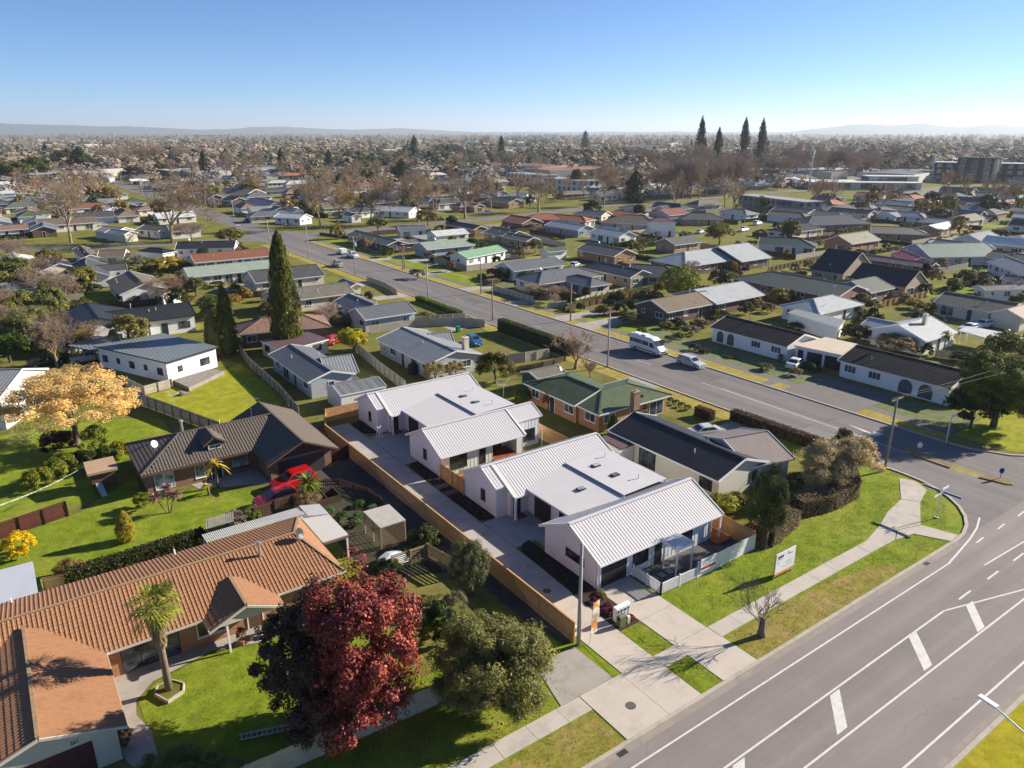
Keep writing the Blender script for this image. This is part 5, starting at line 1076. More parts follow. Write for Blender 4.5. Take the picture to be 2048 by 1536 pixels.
def proto(kind, k):
    key = (kind, k)
    if key in PROTO: return PROTO[key]
    rng = np.random.default_rng(100 + k * 7 + sum(map(ord, kind)))
    if kind == 'hi': c, nr = crown_pts(rng, 26000, 105, 0.18, 0.35); me = quads_mesh('leaf_crown', c, nr, 0.023, rng, LEAFG)
    elif kind == 'large': c, nr = crown_pts(rng, 70000, 170, 0.15, 0.3); me = quads_mesh('leaf_crown', c, nr, 0.0145, rng, LEAFG)
    elif kind == 'fine': c, nr = crown_pts(rng, 42000, 80, 0.24, 0.3, shell=0.5); me = quads_mesh('fine_crown', c, nr, 0.030, rng, LEAF, 0.3)
    elif kind == 'mid': c, nr = crown_pts(rng, 6500, 55, 0.24, 0.4); me = quads_mesh('bush_crown', c, nr, 0.055, rng, LEAF)
    elif kind == 'wisp': c, nr = crown_pts(rng, 14000, 46, 0.3, 0.3, shell=0.15); me = quads_mesh('wispy_crown', c, nr, 0.045, rng, LEAF, 0.18)
    elif kind == 'lo': c, nr = crown_pts(rng, 900, 26, 0.3, 0.4); me = quads_mesh('far_crown', c, nr, 0.13, rng, LEAF)
    elif kind == 'ball': c, nr = ball_pts(rng, 5000); me = quads_mesh('clipped_crown', c, nr, 0.055, rng, LEAF)
    elif kind == 'cone': c, nr = cone_pts(rng, 16000, 0.05, 0.55, 16, 0.2); me = quads_mesh('conifer_crown', c, nr, 0.055, rng, LEAF, 0.4)
    elif kind == 'spire': c, nr = cone_pts(rng, 4000, 0.04, 0.85, 12, 0.5); me = quads_mesh('spire_crown', c, nr, 0.085, rng, LEAF, 0.4)
    elif kind == 'trunk':
        mb = MB(); mb.tube([(0, 0, 0), (0.02, 0, 0.4), (-0.02, 0.03, 0.8), (0, 0, 1.0)], [0.05, 0.036, 0.028, 0.02], 7, False)
        for i in range(4):
            a = i * 1.6 + k; mb.tube([(0, 0, 0.55 + 0.08 * i), (0.13 * math.cos(a), 0.13 * math.sin(a), 0.78 + 0.06 * i), (0.24 * math.cos(a), 0.24 * math.sin(a), 1.0 + 0.05 * i)], [0.022, 0.015, 0.006], 5, False)
        me = mb.build('trunk', TWIG, data_only=True, smooth=True)
    PROTO[key] = me; return me
def tree(label, xy, h, r, kind='mid', col=(0.06, 0.09, 0.02), rz=None, name='tree', cat='tree', group='garden trees', k=None, trunk=True, tcol=(0.10, 0.075, 0.055), ry=None):
    """crown of half width r and half height rz whose top is h above ground"""
    root = thing(name, label, cat, (xy[0], xy[1], 0), group); k = random.randint(0, 2) if k is None else k; rz = rz or h * 0.42; rot = random.uniform(0, 6.28)
    if trunk:
        t = link('trunk', proto('trunk', k), root); t.scale = (h * (0.15 if kind in ('cone', 'spire') else 0.9),) * 2 + ((h - rz) * 1.0,); t.color = (*tcol, 1)
    c = link('crown', proto(kind, k), root); c.color = (*col, 1); c.rotation_euler[2] = rot
    if kind in ('cone', 'spire'): c.location = (0, 0, h * 0.04); c.scale = (r, ry or r, h * 0.48)
    else: c.location = (0, 0, h - rz); c.scale = (r, ry or r, rz)
    return root
def shrub(label, xy, h, r, col, kind='mid', group='garden shrubs', name='shrub', **k): return tree(label, xy, h, r, kind, col, rz=h * 0.52, name=name, cat='shrub', group=group, trunk=False, **k)
# bare trees ------------------------------------------------------------------
def bare_segments(rng, levels, spread, ratio, nchild, up=0.25, trunk=0.22, vase=False):
    segs = []
    def grow(p, d, L, r, lv):
        q = p; n = 3 if lv < 2 else 2
        for i in range(n):
            d = (d + Vector(rng.normal(size=3)) * 0.09 + Vector((0, 0, up * 0.12))).normalized(); q2 = q + d * L / n; r2 = r * (1 - 0.3 / n); segs.append((q, q2, r, r2, lv)); q, r = q2, r2
            if lv > 0 and lv < levels and i < n - 1 and rng.random() < 0.8: side(q, d, L * 0.62, r * 0.55, lv + 1)
        if lv < levels:
            for _ in range(nchild if lv > 0 else nchild + 2): side(q, d, L * ratio * rng.uniform(0.8, 1.15) * (1.55 if lv == 0 else 1), r * (0.62 if lv == 0 else 0.68), lv + 1)
    def side(p, d, L, r, lv):
        a = d.cross(Vector(rng.normal(size=3))).normalized(); ang = rng.uniform(0.5, 1.0) * spread; grow(p, (d * math.cos(ang) + a * math.sin(ang) + Vector((0, 0, up * 0.3))).normalized(), L, r, lv)
    grow(Vector((0, 0, 0)), Vector((0, 0, 1)), trunk, 0.019, 0); return segs
def seg_mesh(name, segs, minr, n=3):
    vs = np.zeros((len(segs) * 2 * n, 3), np.float32); i = 0
    for a, b, r0, r1, lv in segs:
        d = (b - a).normalized(); s_ = d.cross(Vector((0.3, 0.2, 1))).normalized(); t = d.cross(s_)
        for p, r in ((a, r0), (b, r1)):
            for k in range(n):
                th = 2 * math.pi * k / n; w_ = p + (s_ * math.cos(th) + t * math.sin(th)) * max(r, minr); vs[i] = w_; i += 1
    fs = []
    for j in range(len(segs)):
        o = j * 2 * n
        for k in range(n): fs.append((o + k, o + (k + 1) % n, o + n + (k + 1) % n, o + n + k))
    me = bpy.data.meshes.new(name); me.from_pydata(vs.tolist(), [], fs); me.materials.append(TWIG); me.polygons.foreach_set('use_smooth', [True] * len(me.polygons)); me.update(); return me
BARE = {}
def bare_proto(kind, k):
    if (kind, k) in BARE: return BARE[(kind, k)]
    rng = np.random.default_rng(500 + 13 * k + sum(map(ord, kind)))
    if kind == 'big': segs = bare_segments(rng, 6, 0.85, 0.68, 3, 0.3, 0.2); mr = 0.0013
    elif kind == 'round': segs = bare_segments(rng, 6, 0.75, 0.68, 3, 0.35, 0.14); mr = 0.0016
    elif kind == 'vase': segs = bare_segments(rng, 5, 0.62, 0.72, 3, 0.75, 0.16); mr = 0.0022
    elif kind == 'twig': segs = [(a, b, r0 * .8, r1 * .8, lv) for a, b, r0, r1, lv in bare_segments(rng, 4, 0.8, 0.8, 3, 0.5, 0.26)]; mr = 0.0024
    else: segs = bare_segments(rng, 4, 0.8, 0.68, 3, 0.3, 0.2); mr = 0.004
    zmax = max(s[1].z for s in segs); segs = [(a / zmax, b / zmax, r0 / zmax, r1 / zmax, lv) for a, b, r0, r1, lv in segs]; wmax = np.percentile([s[1].xy.length for s in segs], 97)
    r = (seg_mesh('limbs', [s for s in segs if s[4] <= 1], 0.004, 6), seg_mesh('twigs', [s for s in segs if s[4] > 1], mr), wmax); BARE[(kind, k)] = r; return r
def bare(label, xy, h, r, kind='big', col=(0.20, 0.155, 0.115), k=None, name='bare_tree', group='bare winter trees', tcol=None):
    k = random.randint(0, 2) if k is None else k; lm, tw, wm = bare_proto(kind, k); root = thing(name, label, 'tree', (xy[0], xy[1], 0), group); s_ = r / wm; rot = random.uniform(0, 6.28)
    for nm, me in (('trunk', lm), ('crown', tw)):
        o = link(nm, me, root); o.scale = (s_, s_, h); o.rotation_euler[2] = rot; o.color = (*(tcol or col), 1) if nm == 'trunk' else (*col, 1)
    return root
def at(px, py, z=0): return P(px, py, z).xy
def hedge(label, pts, h, wd, col, dens=260, leaf=0.075, group='clipped hedges', mat=None, top_round=0.15, name='hedge'):
    """clipped hedge along a line: solid core and a skin of leaves"""
    rng = np.random.default_rng(len(label) * 31); p0 = pts[0]; root = thing(name, label, 'hedge', (p0[0], p0[1], 0), group); core = MB(); C_, N_ = [], []
    for a, b in zip(pts, pts[1:]):
        a, b = Vector(a), Vector(b); L = (b - a).length; d = (b - a) / L; s_ = Vector((-d.y, d.x)); w2 = wd / 2 - 0.1
        core.prism([tuple(q) for q in (a - s_ * w2, b - s_ * w2, b + s_ * w2, a + s_ * w2)], 0, h - 0.12)
        for nrm, u_rng, area in ((-s_, 'side', L * h), (s_, 'side', L * h), (None, 'top', L * wd), (d, 'end', wd * h), (-d, 'end', wd * h)):
            n = int(area * dens)
            for _ in range(n):
                t, q = rng.random(), rng.random()
                if u_rng == 'side': p = a + d * t * L + nrm * (wd / 2 + rng.normal() * 0.04); z = q * h; nn = (nrm.x, nrm.y, 0.2)
                elif u_rng == 'top': p = a + d * t * L + s_ * (q - 0.5) * wd; z = h + rng.normal() * 0.05 - top_round * abs(q - 0.5) ** 2 * 4; nn = (0, 0, 1)
                else: e = b if nrm == d else a; p = e + nrm * rng.normal() * 0.05 + s_ * (t - 0.5) * wd; z = q * h; nn = (nrm.x, nrm.y, 0.2)
                C_.append((p.x - p0[0], p.y - p0[1], z)); N_.append(nn)
    core.build('hedge_core', M('hedge core', (0.02, 0.018, 0.010), 0.95, 0.4), root)
    C_ = np.array(C_); N_ = unit(np.array(N_) + rng.normal(size=(len(N_), 3)) * 0.6); o = link('leaves', quads_mesh('hedge_leaves', C_, N_, leaf, rng, mat or LEAF), root); o.color = (*col, 1); o['kind'] = 'stuff'; return root
DK, MD, YG, OL, YE, TAN = (0.028, 0.045, 0.013), (0.055, 0.085, 0.018), (0.15, 0.16, 0.022), (0.115, 0.115, 0.045), (0.42, 0.30, 0.02), (0.30, 0.22, 0.12)
def lobes(start, ls):
    root = [o for o in COL.objects if o.parent is None and str(o.get('label', '')).startswith(start)][0]; cr = [c for c in root.children if c.name.startswith('crown')][0]
    for i, (x, y, z, r) in enumerate(ls):
        c = link('crown_lobe', proto('fine' if 'fine' in cr.data.name or 'wisp' in cr.data.name else 'hi', i % 3), root); c.location = (x, y, z); c.scale = (r, r, r * .85); c.color = cr.color; c.rotation_euler[2] = i * 1.3
# red-leaved tree in the front garden
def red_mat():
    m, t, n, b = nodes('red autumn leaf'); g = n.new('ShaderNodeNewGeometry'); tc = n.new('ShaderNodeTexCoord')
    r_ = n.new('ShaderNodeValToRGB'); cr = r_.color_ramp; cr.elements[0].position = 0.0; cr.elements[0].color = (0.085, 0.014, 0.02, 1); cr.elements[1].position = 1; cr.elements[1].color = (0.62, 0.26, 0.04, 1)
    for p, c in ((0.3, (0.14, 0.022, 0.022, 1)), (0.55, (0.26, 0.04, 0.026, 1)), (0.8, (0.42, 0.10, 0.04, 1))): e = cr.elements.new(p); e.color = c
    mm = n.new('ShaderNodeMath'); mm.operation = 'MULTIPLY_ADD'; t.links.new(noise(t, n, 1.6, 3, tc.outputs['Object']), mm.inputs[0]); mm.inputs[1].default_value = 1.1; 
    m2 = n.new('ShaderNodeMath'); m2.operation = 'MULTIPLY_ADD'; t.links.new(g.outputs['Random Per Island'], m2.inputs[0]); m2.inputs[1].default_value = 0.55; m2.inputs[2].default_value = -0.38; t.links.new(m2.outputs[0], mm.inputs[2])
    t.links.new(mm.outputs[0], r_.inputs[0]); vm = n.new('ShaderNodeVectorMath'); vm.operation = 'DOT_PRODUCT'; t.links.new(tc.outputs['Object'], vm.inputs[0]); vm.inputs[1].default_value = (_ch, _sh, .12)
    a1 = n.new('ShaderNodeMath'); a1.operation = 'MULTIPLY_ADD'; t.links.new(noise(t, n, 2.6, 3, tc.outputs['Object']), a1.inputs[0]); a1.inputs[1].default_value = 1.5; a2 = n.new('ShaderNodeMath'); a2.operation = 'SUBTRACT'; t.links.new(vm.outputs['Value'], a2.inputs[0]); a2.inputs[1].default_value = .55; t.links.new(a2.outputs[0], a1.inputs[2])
    cc_ = mixc(t, n, ramp(t, n, a1.outputs[0], -.25, .15), (0.06, 0.03, 0.02), r_.outputs[0]); t.links.new(cc_, b.inputs['Base Color']); b.inputs['Roughness'].default_value = 0.55; b.inputs['Specular IOR Level'].default_value = 0.25  # dark brown mixed in towards the left and bottom paints shade into the leaves
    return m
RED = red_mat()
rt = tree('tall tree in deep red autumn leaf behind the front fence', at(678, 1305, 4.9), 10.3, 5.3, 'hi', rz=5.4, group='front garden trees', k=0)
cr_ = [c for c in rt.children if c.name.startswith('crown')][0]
rng = np.random.default_rng(5); cs_, ns_ = [], []; rv = np.array([_ch, _sh, 0]); fv = np.array([_sh, -_ch, 0])
for (a_, f_, z_), (rx, rz_), n_ in (((.22, 0, .20), (.74, .92), 42000), ((-.42, 0, -.10), (.60, .66), 22000), ((.20, .15, -.45), (.62, .50), 15000), ((-.15, .2, -.5), (.60, .46), 13000)):
    c1, n1 = crown_pts(rng, n_, 80, 0.2, 0.3); c1 = c1 * np.array([rx, rx, rz_]) + rv * a_ + fv * f_ + np.array([0, 0, z_]); cs_.append(c1); ns_.append(n1)
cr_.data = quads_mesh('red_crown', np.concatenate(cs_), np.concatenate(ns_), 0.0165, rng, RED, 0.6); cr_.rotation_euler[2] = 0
tree('broad grey green bushy tree on the verge beside the old driveway', at(988, 1330, 2.8), 6.0, 4.0, 'fine', (0.16, 0.16, 0.055), rz=3.1, group='front garden trees', k=1); lobes('broad grey green', ((2.0, .6, 2.2, 2.0), (-1.9, .9, 2.0, 2.0), (.5, -1.9, 1.9, 1.9), (-.6, 1.6, 3.6, 2.2), (1.4, -1.2, 3.4, 1.9), (-1.8, -1.0, 3.0, 1.9)))
tree('small glossy tree beside the lattice and pine fence', at(940, 1128, 2.8), 5.0, 1.75, 'hi', (0.11, 0.12, 0.06), rz=2.4, group='front garden trees', k=2)
shrub('dark shrub between the red tree and the bushy verge tree', at(880, 1240, 1.4), 2.8, 1.3, DK, 'mid'); shrub('pale twiggy shrub behind the bushy verge tree', at(910, 1205, 1.2), 2.2, 1.0, (0.16, 0.15, 0.11), 'wisp'); shrub('yellow green shrub by the dark shrub', at(856, 1262, 1.0), 1.8, 0.8, YG)
shrub('vine mound over the trellis box', at(850, 1075, 1.0), 2.0, 1.5, (0.05, 0.06, 0.02)); shrub('creeper by the lattice corner', at(775, 1130, 0.8), 1.2, 1.2, DK)
# left gardens
shrub('olive bush at the bottom edge below the garage', at(345, 1568, .8), 2.4, 2.4, (0.16, 0.155, 0.05), 'fine'); shrub('second olive bush at the bottom edge', at(440, 1580, .8), 2.0, 1.9, (0.14, 0.14, 0.045), 'fine'); shrub('low brown shrub beside the garage corner', at(235, 1478, .5), 1.0, .8, (0.12, 0.09, 0.03)); bare('bare twiggy shrub in the bottom left corner', at(25, 1530), 3.2, 1.6, 'vase', (0.22, 0.13, 0.09))
ot = tree('spreading tree with golden orange leaves on the left lawn', at(135, 800, 5.6), 9.0, 7.4, 'large', (0.60, 0.41, 0.18), rz=3.4, group='left garden trees', k=1, tcol=(0.16, 0.13, 0.10))
shrub('dark purple bush at the foot of the golden tree', at(112, 885, 1.2), 2.4, 2.1, (0.05, 0.02, 0.03)); tree('lemon tree on the left lawn', at(186, 880, 1.8), 3.4, 1.8, 'mid', (0.12, 0.15, 0.02), rz=1.6, group='left garden trees')
shrub('rounded bright yellow bush at the left edge', at(35, 1088, 1.0), 2.0, 1.45, (0.55, 0.38, 0.01)); tree('narrow golden conifer on the left lawn', at(254, 1082), 3.0, 0.75, 'cone', (0.26, 0.22, 0.03), group='left garden trees', trunk=False)
for i, (x, y, h, r, c, lb) in enumerate(((75, 950, 2.2, 1.5, (0.16, 0.17, 0.02), 'yellow green citrus bush by the red fence'), (120, 930, 2.4, 1.8, (0.14, 0.16, 0.02), 'wide citrus bush in the hedge row'), (170, 915, 2.2, 1.6, DK, 'dark bush in the middle of the hedge row'), (215, 905, 2.2, 1.4, MD, 'green bush beside the timber playhouse'), (240, 890, 2.0, 1.2, (0.30, 0.25, 0.02), 'yellow tipped bush behind the playhouse'), (285, 990, 1.6, 1.0, (0.13, 0.16, 0.02), 'green bush beside the cordylines'))): shrub(lb, at(x, y + 12, 0.8), h, r, c)
hedge('long dark hedge behind the orange roofed house', [(0.2, 61.0), (10.8, 61.6)], 1.5, 1.2, (0.045, 0.055, 0.018), 200, 0.085)
shrub('grey flowering shrub at the end of the long hedge', at(470, 1040, 0.8), 1.6, 1.2, (0.16, 0.13, 0.13)); shrub('brown shrub at the gate end of the hedge', at(135, 1138, 0.8), 1.5, 1.2, (0.20, 0.13, 0.05)); shrub('green shrub beside the car fence', at(500, 1030, 0.8), 1.6, 1.1, (0.10, 0.12, 0.03)); shrub('brown twiggy shrub in front of the palm yucca', at(618, 1005, 0.9), 1.8, 1.5, (0.24, 0.17, 0.10), 'wisp')
# palms, cordylines, ferns: crowns of long blades
def blades(label, xy, z, n, L, col, droop=0.8, wd=0.06, name='palm', cat='palm', trunk_r=0.12, group='palms and ferns', tcol=(0.2, 0.16, 0.12), up=0.4, heads=((0, 0, 0),), fan=False, skirt=0):
    root = thing(name, label, cat, (xy[0], xy[1], 0), group); rng = random.Random(n + int(L * 100)); mb = MB()
    for hx, hy, hz in heads:
        top = Vector((xy[0] + hx, xy[1] + hy, z + hz)); mb.tube([(xy[0] + hx * 0.2, xy[1] + hy * 0.2, 0), (xy[0] + hx * 0.6, xy[1] + hy * 0.6, (z + hz) * 0.5), top], [trunk_r * 1.2, trunk_r, trunk_r * 0.8], 8)
    o = mb.build('trunk', TWIG, root, smooth=True); o.color = (*tcol, 1)
    for hx, hy, hz in heads:
        mb = MB(); top = Vector((xy[0] + hx, xy[1] + hy, z + hz))
        for i in range(n):
            a = rng.uniform(0, 6.283); e = rng.uniform(-0.35, 1.25) if not fan else rng.uniform(-0.7, 1.2); d = Vector((math.cos(a) * math.cos(e), math.sin(a) * math.cos(e), math.sin(e))); l = L * rng.uniform(0.75, 1.1); s_ = d.cross(Vector((0, 0, 1))).normalized()
            if fan:
                st = top + d * l * 0.45
                mb.tube([top, st], 0.02, 3, False)
                for k in range(9):
                    f_ = (k - 4) / 4; dd = (d * math.cos(f_ * 1.1) + s_ * math.sin(f_ * 1.1)).normalized(); en = st + dd * l * 0.6 - Vector((0, 0, droop * l * 0.16 * (0.4 + abs(f_)))); w_ = dd.cross(Vector((0, 0, 1))).normalized() * 0.045; md = st + dd * l * 0.35; mb.add([st, md - w_, en, md + w_], [(0, 1, 2, 3)])
            else:
                pts = [top + d * l * t - Vector((0, 0, droop * l * t * t * 0.5)) for t in (0, 0.35, 0.7, 1.0)]; ws = (wd * 0.6, wd, wd * 0.7, 0.005)
                for j in range(3): mb.add([pts[j] - s_ * ws[j], pts[j] + s_ * ws[j], pts[j + 1] + s_ * ws[j + 1], pts[j + 1] - s_ * ws[j + 1]], [(0, 1, 2, 3)])
        o = mb.build('crown', LEAF, root); o.color = (*col, 1)
        if skirt:
            mb = MB()
            for i in range(700):
                a = rng.uniform(0, 6.283); zz = z - skirt * rng.random(); r0 = 0.25 + 0.5 * (1 - (z - zz) / skirt) * rng.random(); p = Vector((xy[0] + r0 * math.cos(a), xy[1] + r0 * math.sin(a), zz)); q = p + Vector((0.12 * math.cos(a), 0.12 * math.sin(a), -0.55)); s_ = Vector((-math.sin(a), math.cos(a), 0)) * 0.06; mb.add([p - s_, p + s_, q], [(0, 1, 2)])
            o = mb.build('dead_fronds', LEAFD, root, kind='stuff'); o.color = (0.26, 0.20, 0.13, 1)
    return root
pz = top_z((4.3, 44.2), 1215)
blades('tall shaggy fan palm in a hexagonal planter', (4.3, 44.2), pz, 46, 1.9, (0.17, 0.19, 0.035), 0.9, fan=True, trunk_r=0.2, skirt=2.4)
ph_ = thing('planter', 'hexagonal timber planter round the foot of the fan palm', 'planter', (4.3, 44.0, 0)); hexp = [(3.45, 44.3), (4.0, 43.1), (5.0, 43.5), (5.2, 44.2), (4.7, 44.9), (3.8, 44.95)]
for a, b in zip(hexp, hexp[1:] + hexp[:1]): mb = MB(); mb.bar((*a, 0), (*b, 0), 0.08, 0.28); mb.build('board', PINE_PALE, ph_)
mb = MB(); mb.poly([(*p, 0.2) for p in hexp]); mb.build('soil', GRASS_DULL, ph_)
g = at(620, 1002); blades('bushy yucca palm beside the red cars', g, 2.0, 90, 1.7, (0.13, 0.15, 0.03), 0.6, 0.09, trunk_r=0.14)
g = at(436, 975); blades('tree fern with golden fronds by the brown house door', g, 2.6, 26, 1.4, (0.42, 0.32, 0.04), 1.3, 0.16, 'tree_fern', 'fern'); g = at(418, 990); blades('shorter golden tree fern on the lawn edge', g, 1.0, 22, 0.9, (0.33, 0.30, 0.04), 1.3, 0.13, 'tree_fern', 'fern')
g = at(338, 1026); blades('clump of three purple cordylines on the lawn', g, 1.5, 150, 0.8, (0.24, 0.14, 0.15), 0.5, 0.05, 'cordyline', 'cordyline', 0.05, heads=((-0.9, 0.2, 0.3), (0.2, 0.5, 0.8), (0.7, -0.1, 0.2)))
g = at(1885, 712); blades('tree fern in front of the silver roofed villa', g, 3.6, 30, 1.7, (0.17, 0.14, 0.06), 1.4, 0.14, 'tree_fern', 'fern')
g = at(1560, 722); blades('low palm beside the white parked car', g, 0.7, 30, 1.2, (0.06, 0.08, 0.03), 1.0, 0.1)
# conifers
def conif(label, bx, by, ty, r, col, kind='cone', **k): g = at(bx, by); return tree(label, g, top_z(g, ty), r, kind, col, group='conifers', name='conifer', **k)
conif('tallest dark conifer behind the brick hip roofed house', 577, 700, 466, 2.4, (0.075, 0.085, 0.018)); conif('slim dark conifer by the white house', 459, 708, 572, 1.55, (0.085, 0.095, 0.028)); conif('short brownish conifer beside the slim one', 430, 712, 618, 1.2, (0.20, 0.165, 0.07))
g = at(1525, 1096); hh = top_z(g, 924); tree('dark upright tree at the corner of the board fence', g, hh, 1.7, 'hi', (0.05, 0.062, 0.02), rz=hh * .5, group='conifers', k=0); conif('small cypress by the brick house wall', 1226, 870, 830, 0.7, (0.035, 0.06, 0.015), trunk=False); conif('small cypress beside the black roof', 1248, 872, 838, 0.7, (0.04, 0.07, 0.015), trunk=False); conif('tall cypress beside the brick chimney', 1280, 835, 790, 0.9, (0.035, 0.065, 0.015), trunk=False)
for i, (bx, by, ty, r) in enumerate(((1397, 348, 236, 5.6), (1483, 345, 236, 5.2), (1517, 348, 238, 5.0))): conif(('leftmost', 'middle', 'rightmost')[i] + ' of three giant dark conifers on the skyline', bx, by, ty, r, (0.03, 0.038, 0.018), 'spire')
conif('thin pale conifer between the giant conifers', 1432, 348, 256, 5.0, (0.055, 0.06, 0.035), 'spire'); conif('golden pyramid tree before the white apartment block', 1155, 382, 338, 5.5, (0.14, 0.10, 0.02)); conif('dark conifer left of the park', 1003, 330, 272, 5, (0.03, 0.04, 0.02), 'spire'); conif('dark conifer at the edge of the bare wood', 1270, 405, 342, 6, (0.025, 0.035, 0.02), 'spire')
for i, (bx, by, ty, r) in enumerate(((805, 372, 318, 6), (830, 330, 272, 6), (455, 345, 300, 7), (165, 352, 295, 8), (860, 322, 300, 6), (1170, 300, 262, 9))): conif('dark conifer far across the town', bx, by, ty, r, (0.03, 0.042, 0.022), 'spire')
# right gardens
for i, (x, y, zc, h, r, kd, cl, lb) in enumerate(((1655, 925, 3.4, 5.6, 3.0, 'wisp', (0.40, 0.32, 0.19), 'wispy pale willow behind the curved hedge'), (1708, 915, 3.6, 5.8, 2.9, 'wisp', (0.38, 0.30, 0.18), 'wispy pale willow nearest the power pole'), (1692, 885, 3.4, 5.0, 1.6, 'mid', (0.06, 0.07, 0.03), 'dark bushy tree between the willows'), (2005, 768, 5.5, 9.5, 5.2, 'large', (0.10, 0.12, 0.02), 'large dark evergreen tree at the right edge'), (2035, 700, 5.5, 8.0, 4.5, 'mid', (0.17, 0.16, 0.05), 'olive topped tree behind the large evergreen'), (1950, 810, 3, 5.0, 3.5, 'mid', (0.03, 0.045, 0.012), 'dark lower tree beside the corner bungalow'))): tree(lb, at(x, y, zc), h, r, kd, cl, rz=h * 0.45, group='right garden trees')
for i, (a, x, y, h, r, c) in enumerate((('wispy', 1680, 975, 0, 0, 0),)): pass
lobes('wispy pale willow behind', ((-.8, .4, 3.4, 1.7), (1.0, .3, 3.8, 1.6), (.2, -.9, 3.0, 1.5))); lobes('wispy pale willow nearest', ((-.7, .5, 3.8, 1.6), (1.2, -.2, 3.5, 1.6), (0, .8, 4.2, 1.4))); lobes('large dark evergreen', ((2, 2, 5, 3.4), (-2, 1, 4.5, 3.0), (0, -2.5, 4.2, 3.0), (3, -1, 3.6, 3.0), (-1, 2, 7, 2.8)))
hedge('curved brown green hedge on the street corner', [(57.4, 35.3), (61.0, 34.4), (65.0, 34.5), (67.8, 36.6), (69.0, 39.5)], 1.8, 2.0, (0.22, 0.17, 0.115), 170, 0.07, mat=LEAFD); hedge('wide brown green hedge beside the dark pyramid tree', [(50.6, 33.9), (55.6, 34.8)], 1.6, 2.4, (0.22, 0.17, 0.115), 170, 0.07, mat=LEAFD); hedge('inner clipped hedge of the corner garden', [(58.8, 38.0), (60.8, 41.0)], 1.4, 1.3, (0.08, 0.07, 0.04), 150, 0.07); hedge('low clipped hedge by the corner house porch', [(56.5, 36.8), (57.6, 38.6)], 1.2, 1.0, (0.09, 0.09, 0.04), 150, 0.07)
hedge('dark hedge along the footpath behind the black roof', [(72.6, 41), (72.2, 54.5)], 1.4, 1.2, (0.09, 0.06, 0.045), 110, 0.08, mat=LEAFD)
q = [tuple(at(x, y)) for x, y in ((984, 668), (1094, 722))]; hedge('tall dark green hedge beside the blue car', [(73.2, q[0][1] + 1), (73.2, q[1][1])], 2.3, 1.5, (0.055, 0.075, 0.02), 110, 0.09); hedge('low green hedge beside the street past the blue car', [(73.0, 121), (73.0, 138)], 1.1, 1.3, (0.11, 0.16, 0.02), 70, 0.1); hedge('brown box hedge on the verge by the parked saloon', [tuple(at(1393, 830)), tuple(at(1424, 842))], 1.3, 1.0, (0.11, 0.06, 0.045), 200, 0.07, mat=LEAFD)
hedge('long bright green hedge behind the dark fence', [tuple(at(1132, 621)), tuple(at(1180, 607)), tuple(at(1330, 577))], 1.3, 1.0, (0.15, 0.19, 0.02), 60, 0.1)
tree('round clipped green tree in front of the light grey roof', at(1359, 565, 3.4), 6.8, 4.1, 'ball', (0.13, 0.15, 0.016), rz=2.9, group='right garden trees'); shrub('dark clipped ball bush by the white house', at(1004, 548, 1.6), 3.2, 1.9, DK, 'ball'); shrub('dark round bush at the end of the dark fence', at(1310, 594, 1.2), 2.4, 1.8, DK, 'ball')
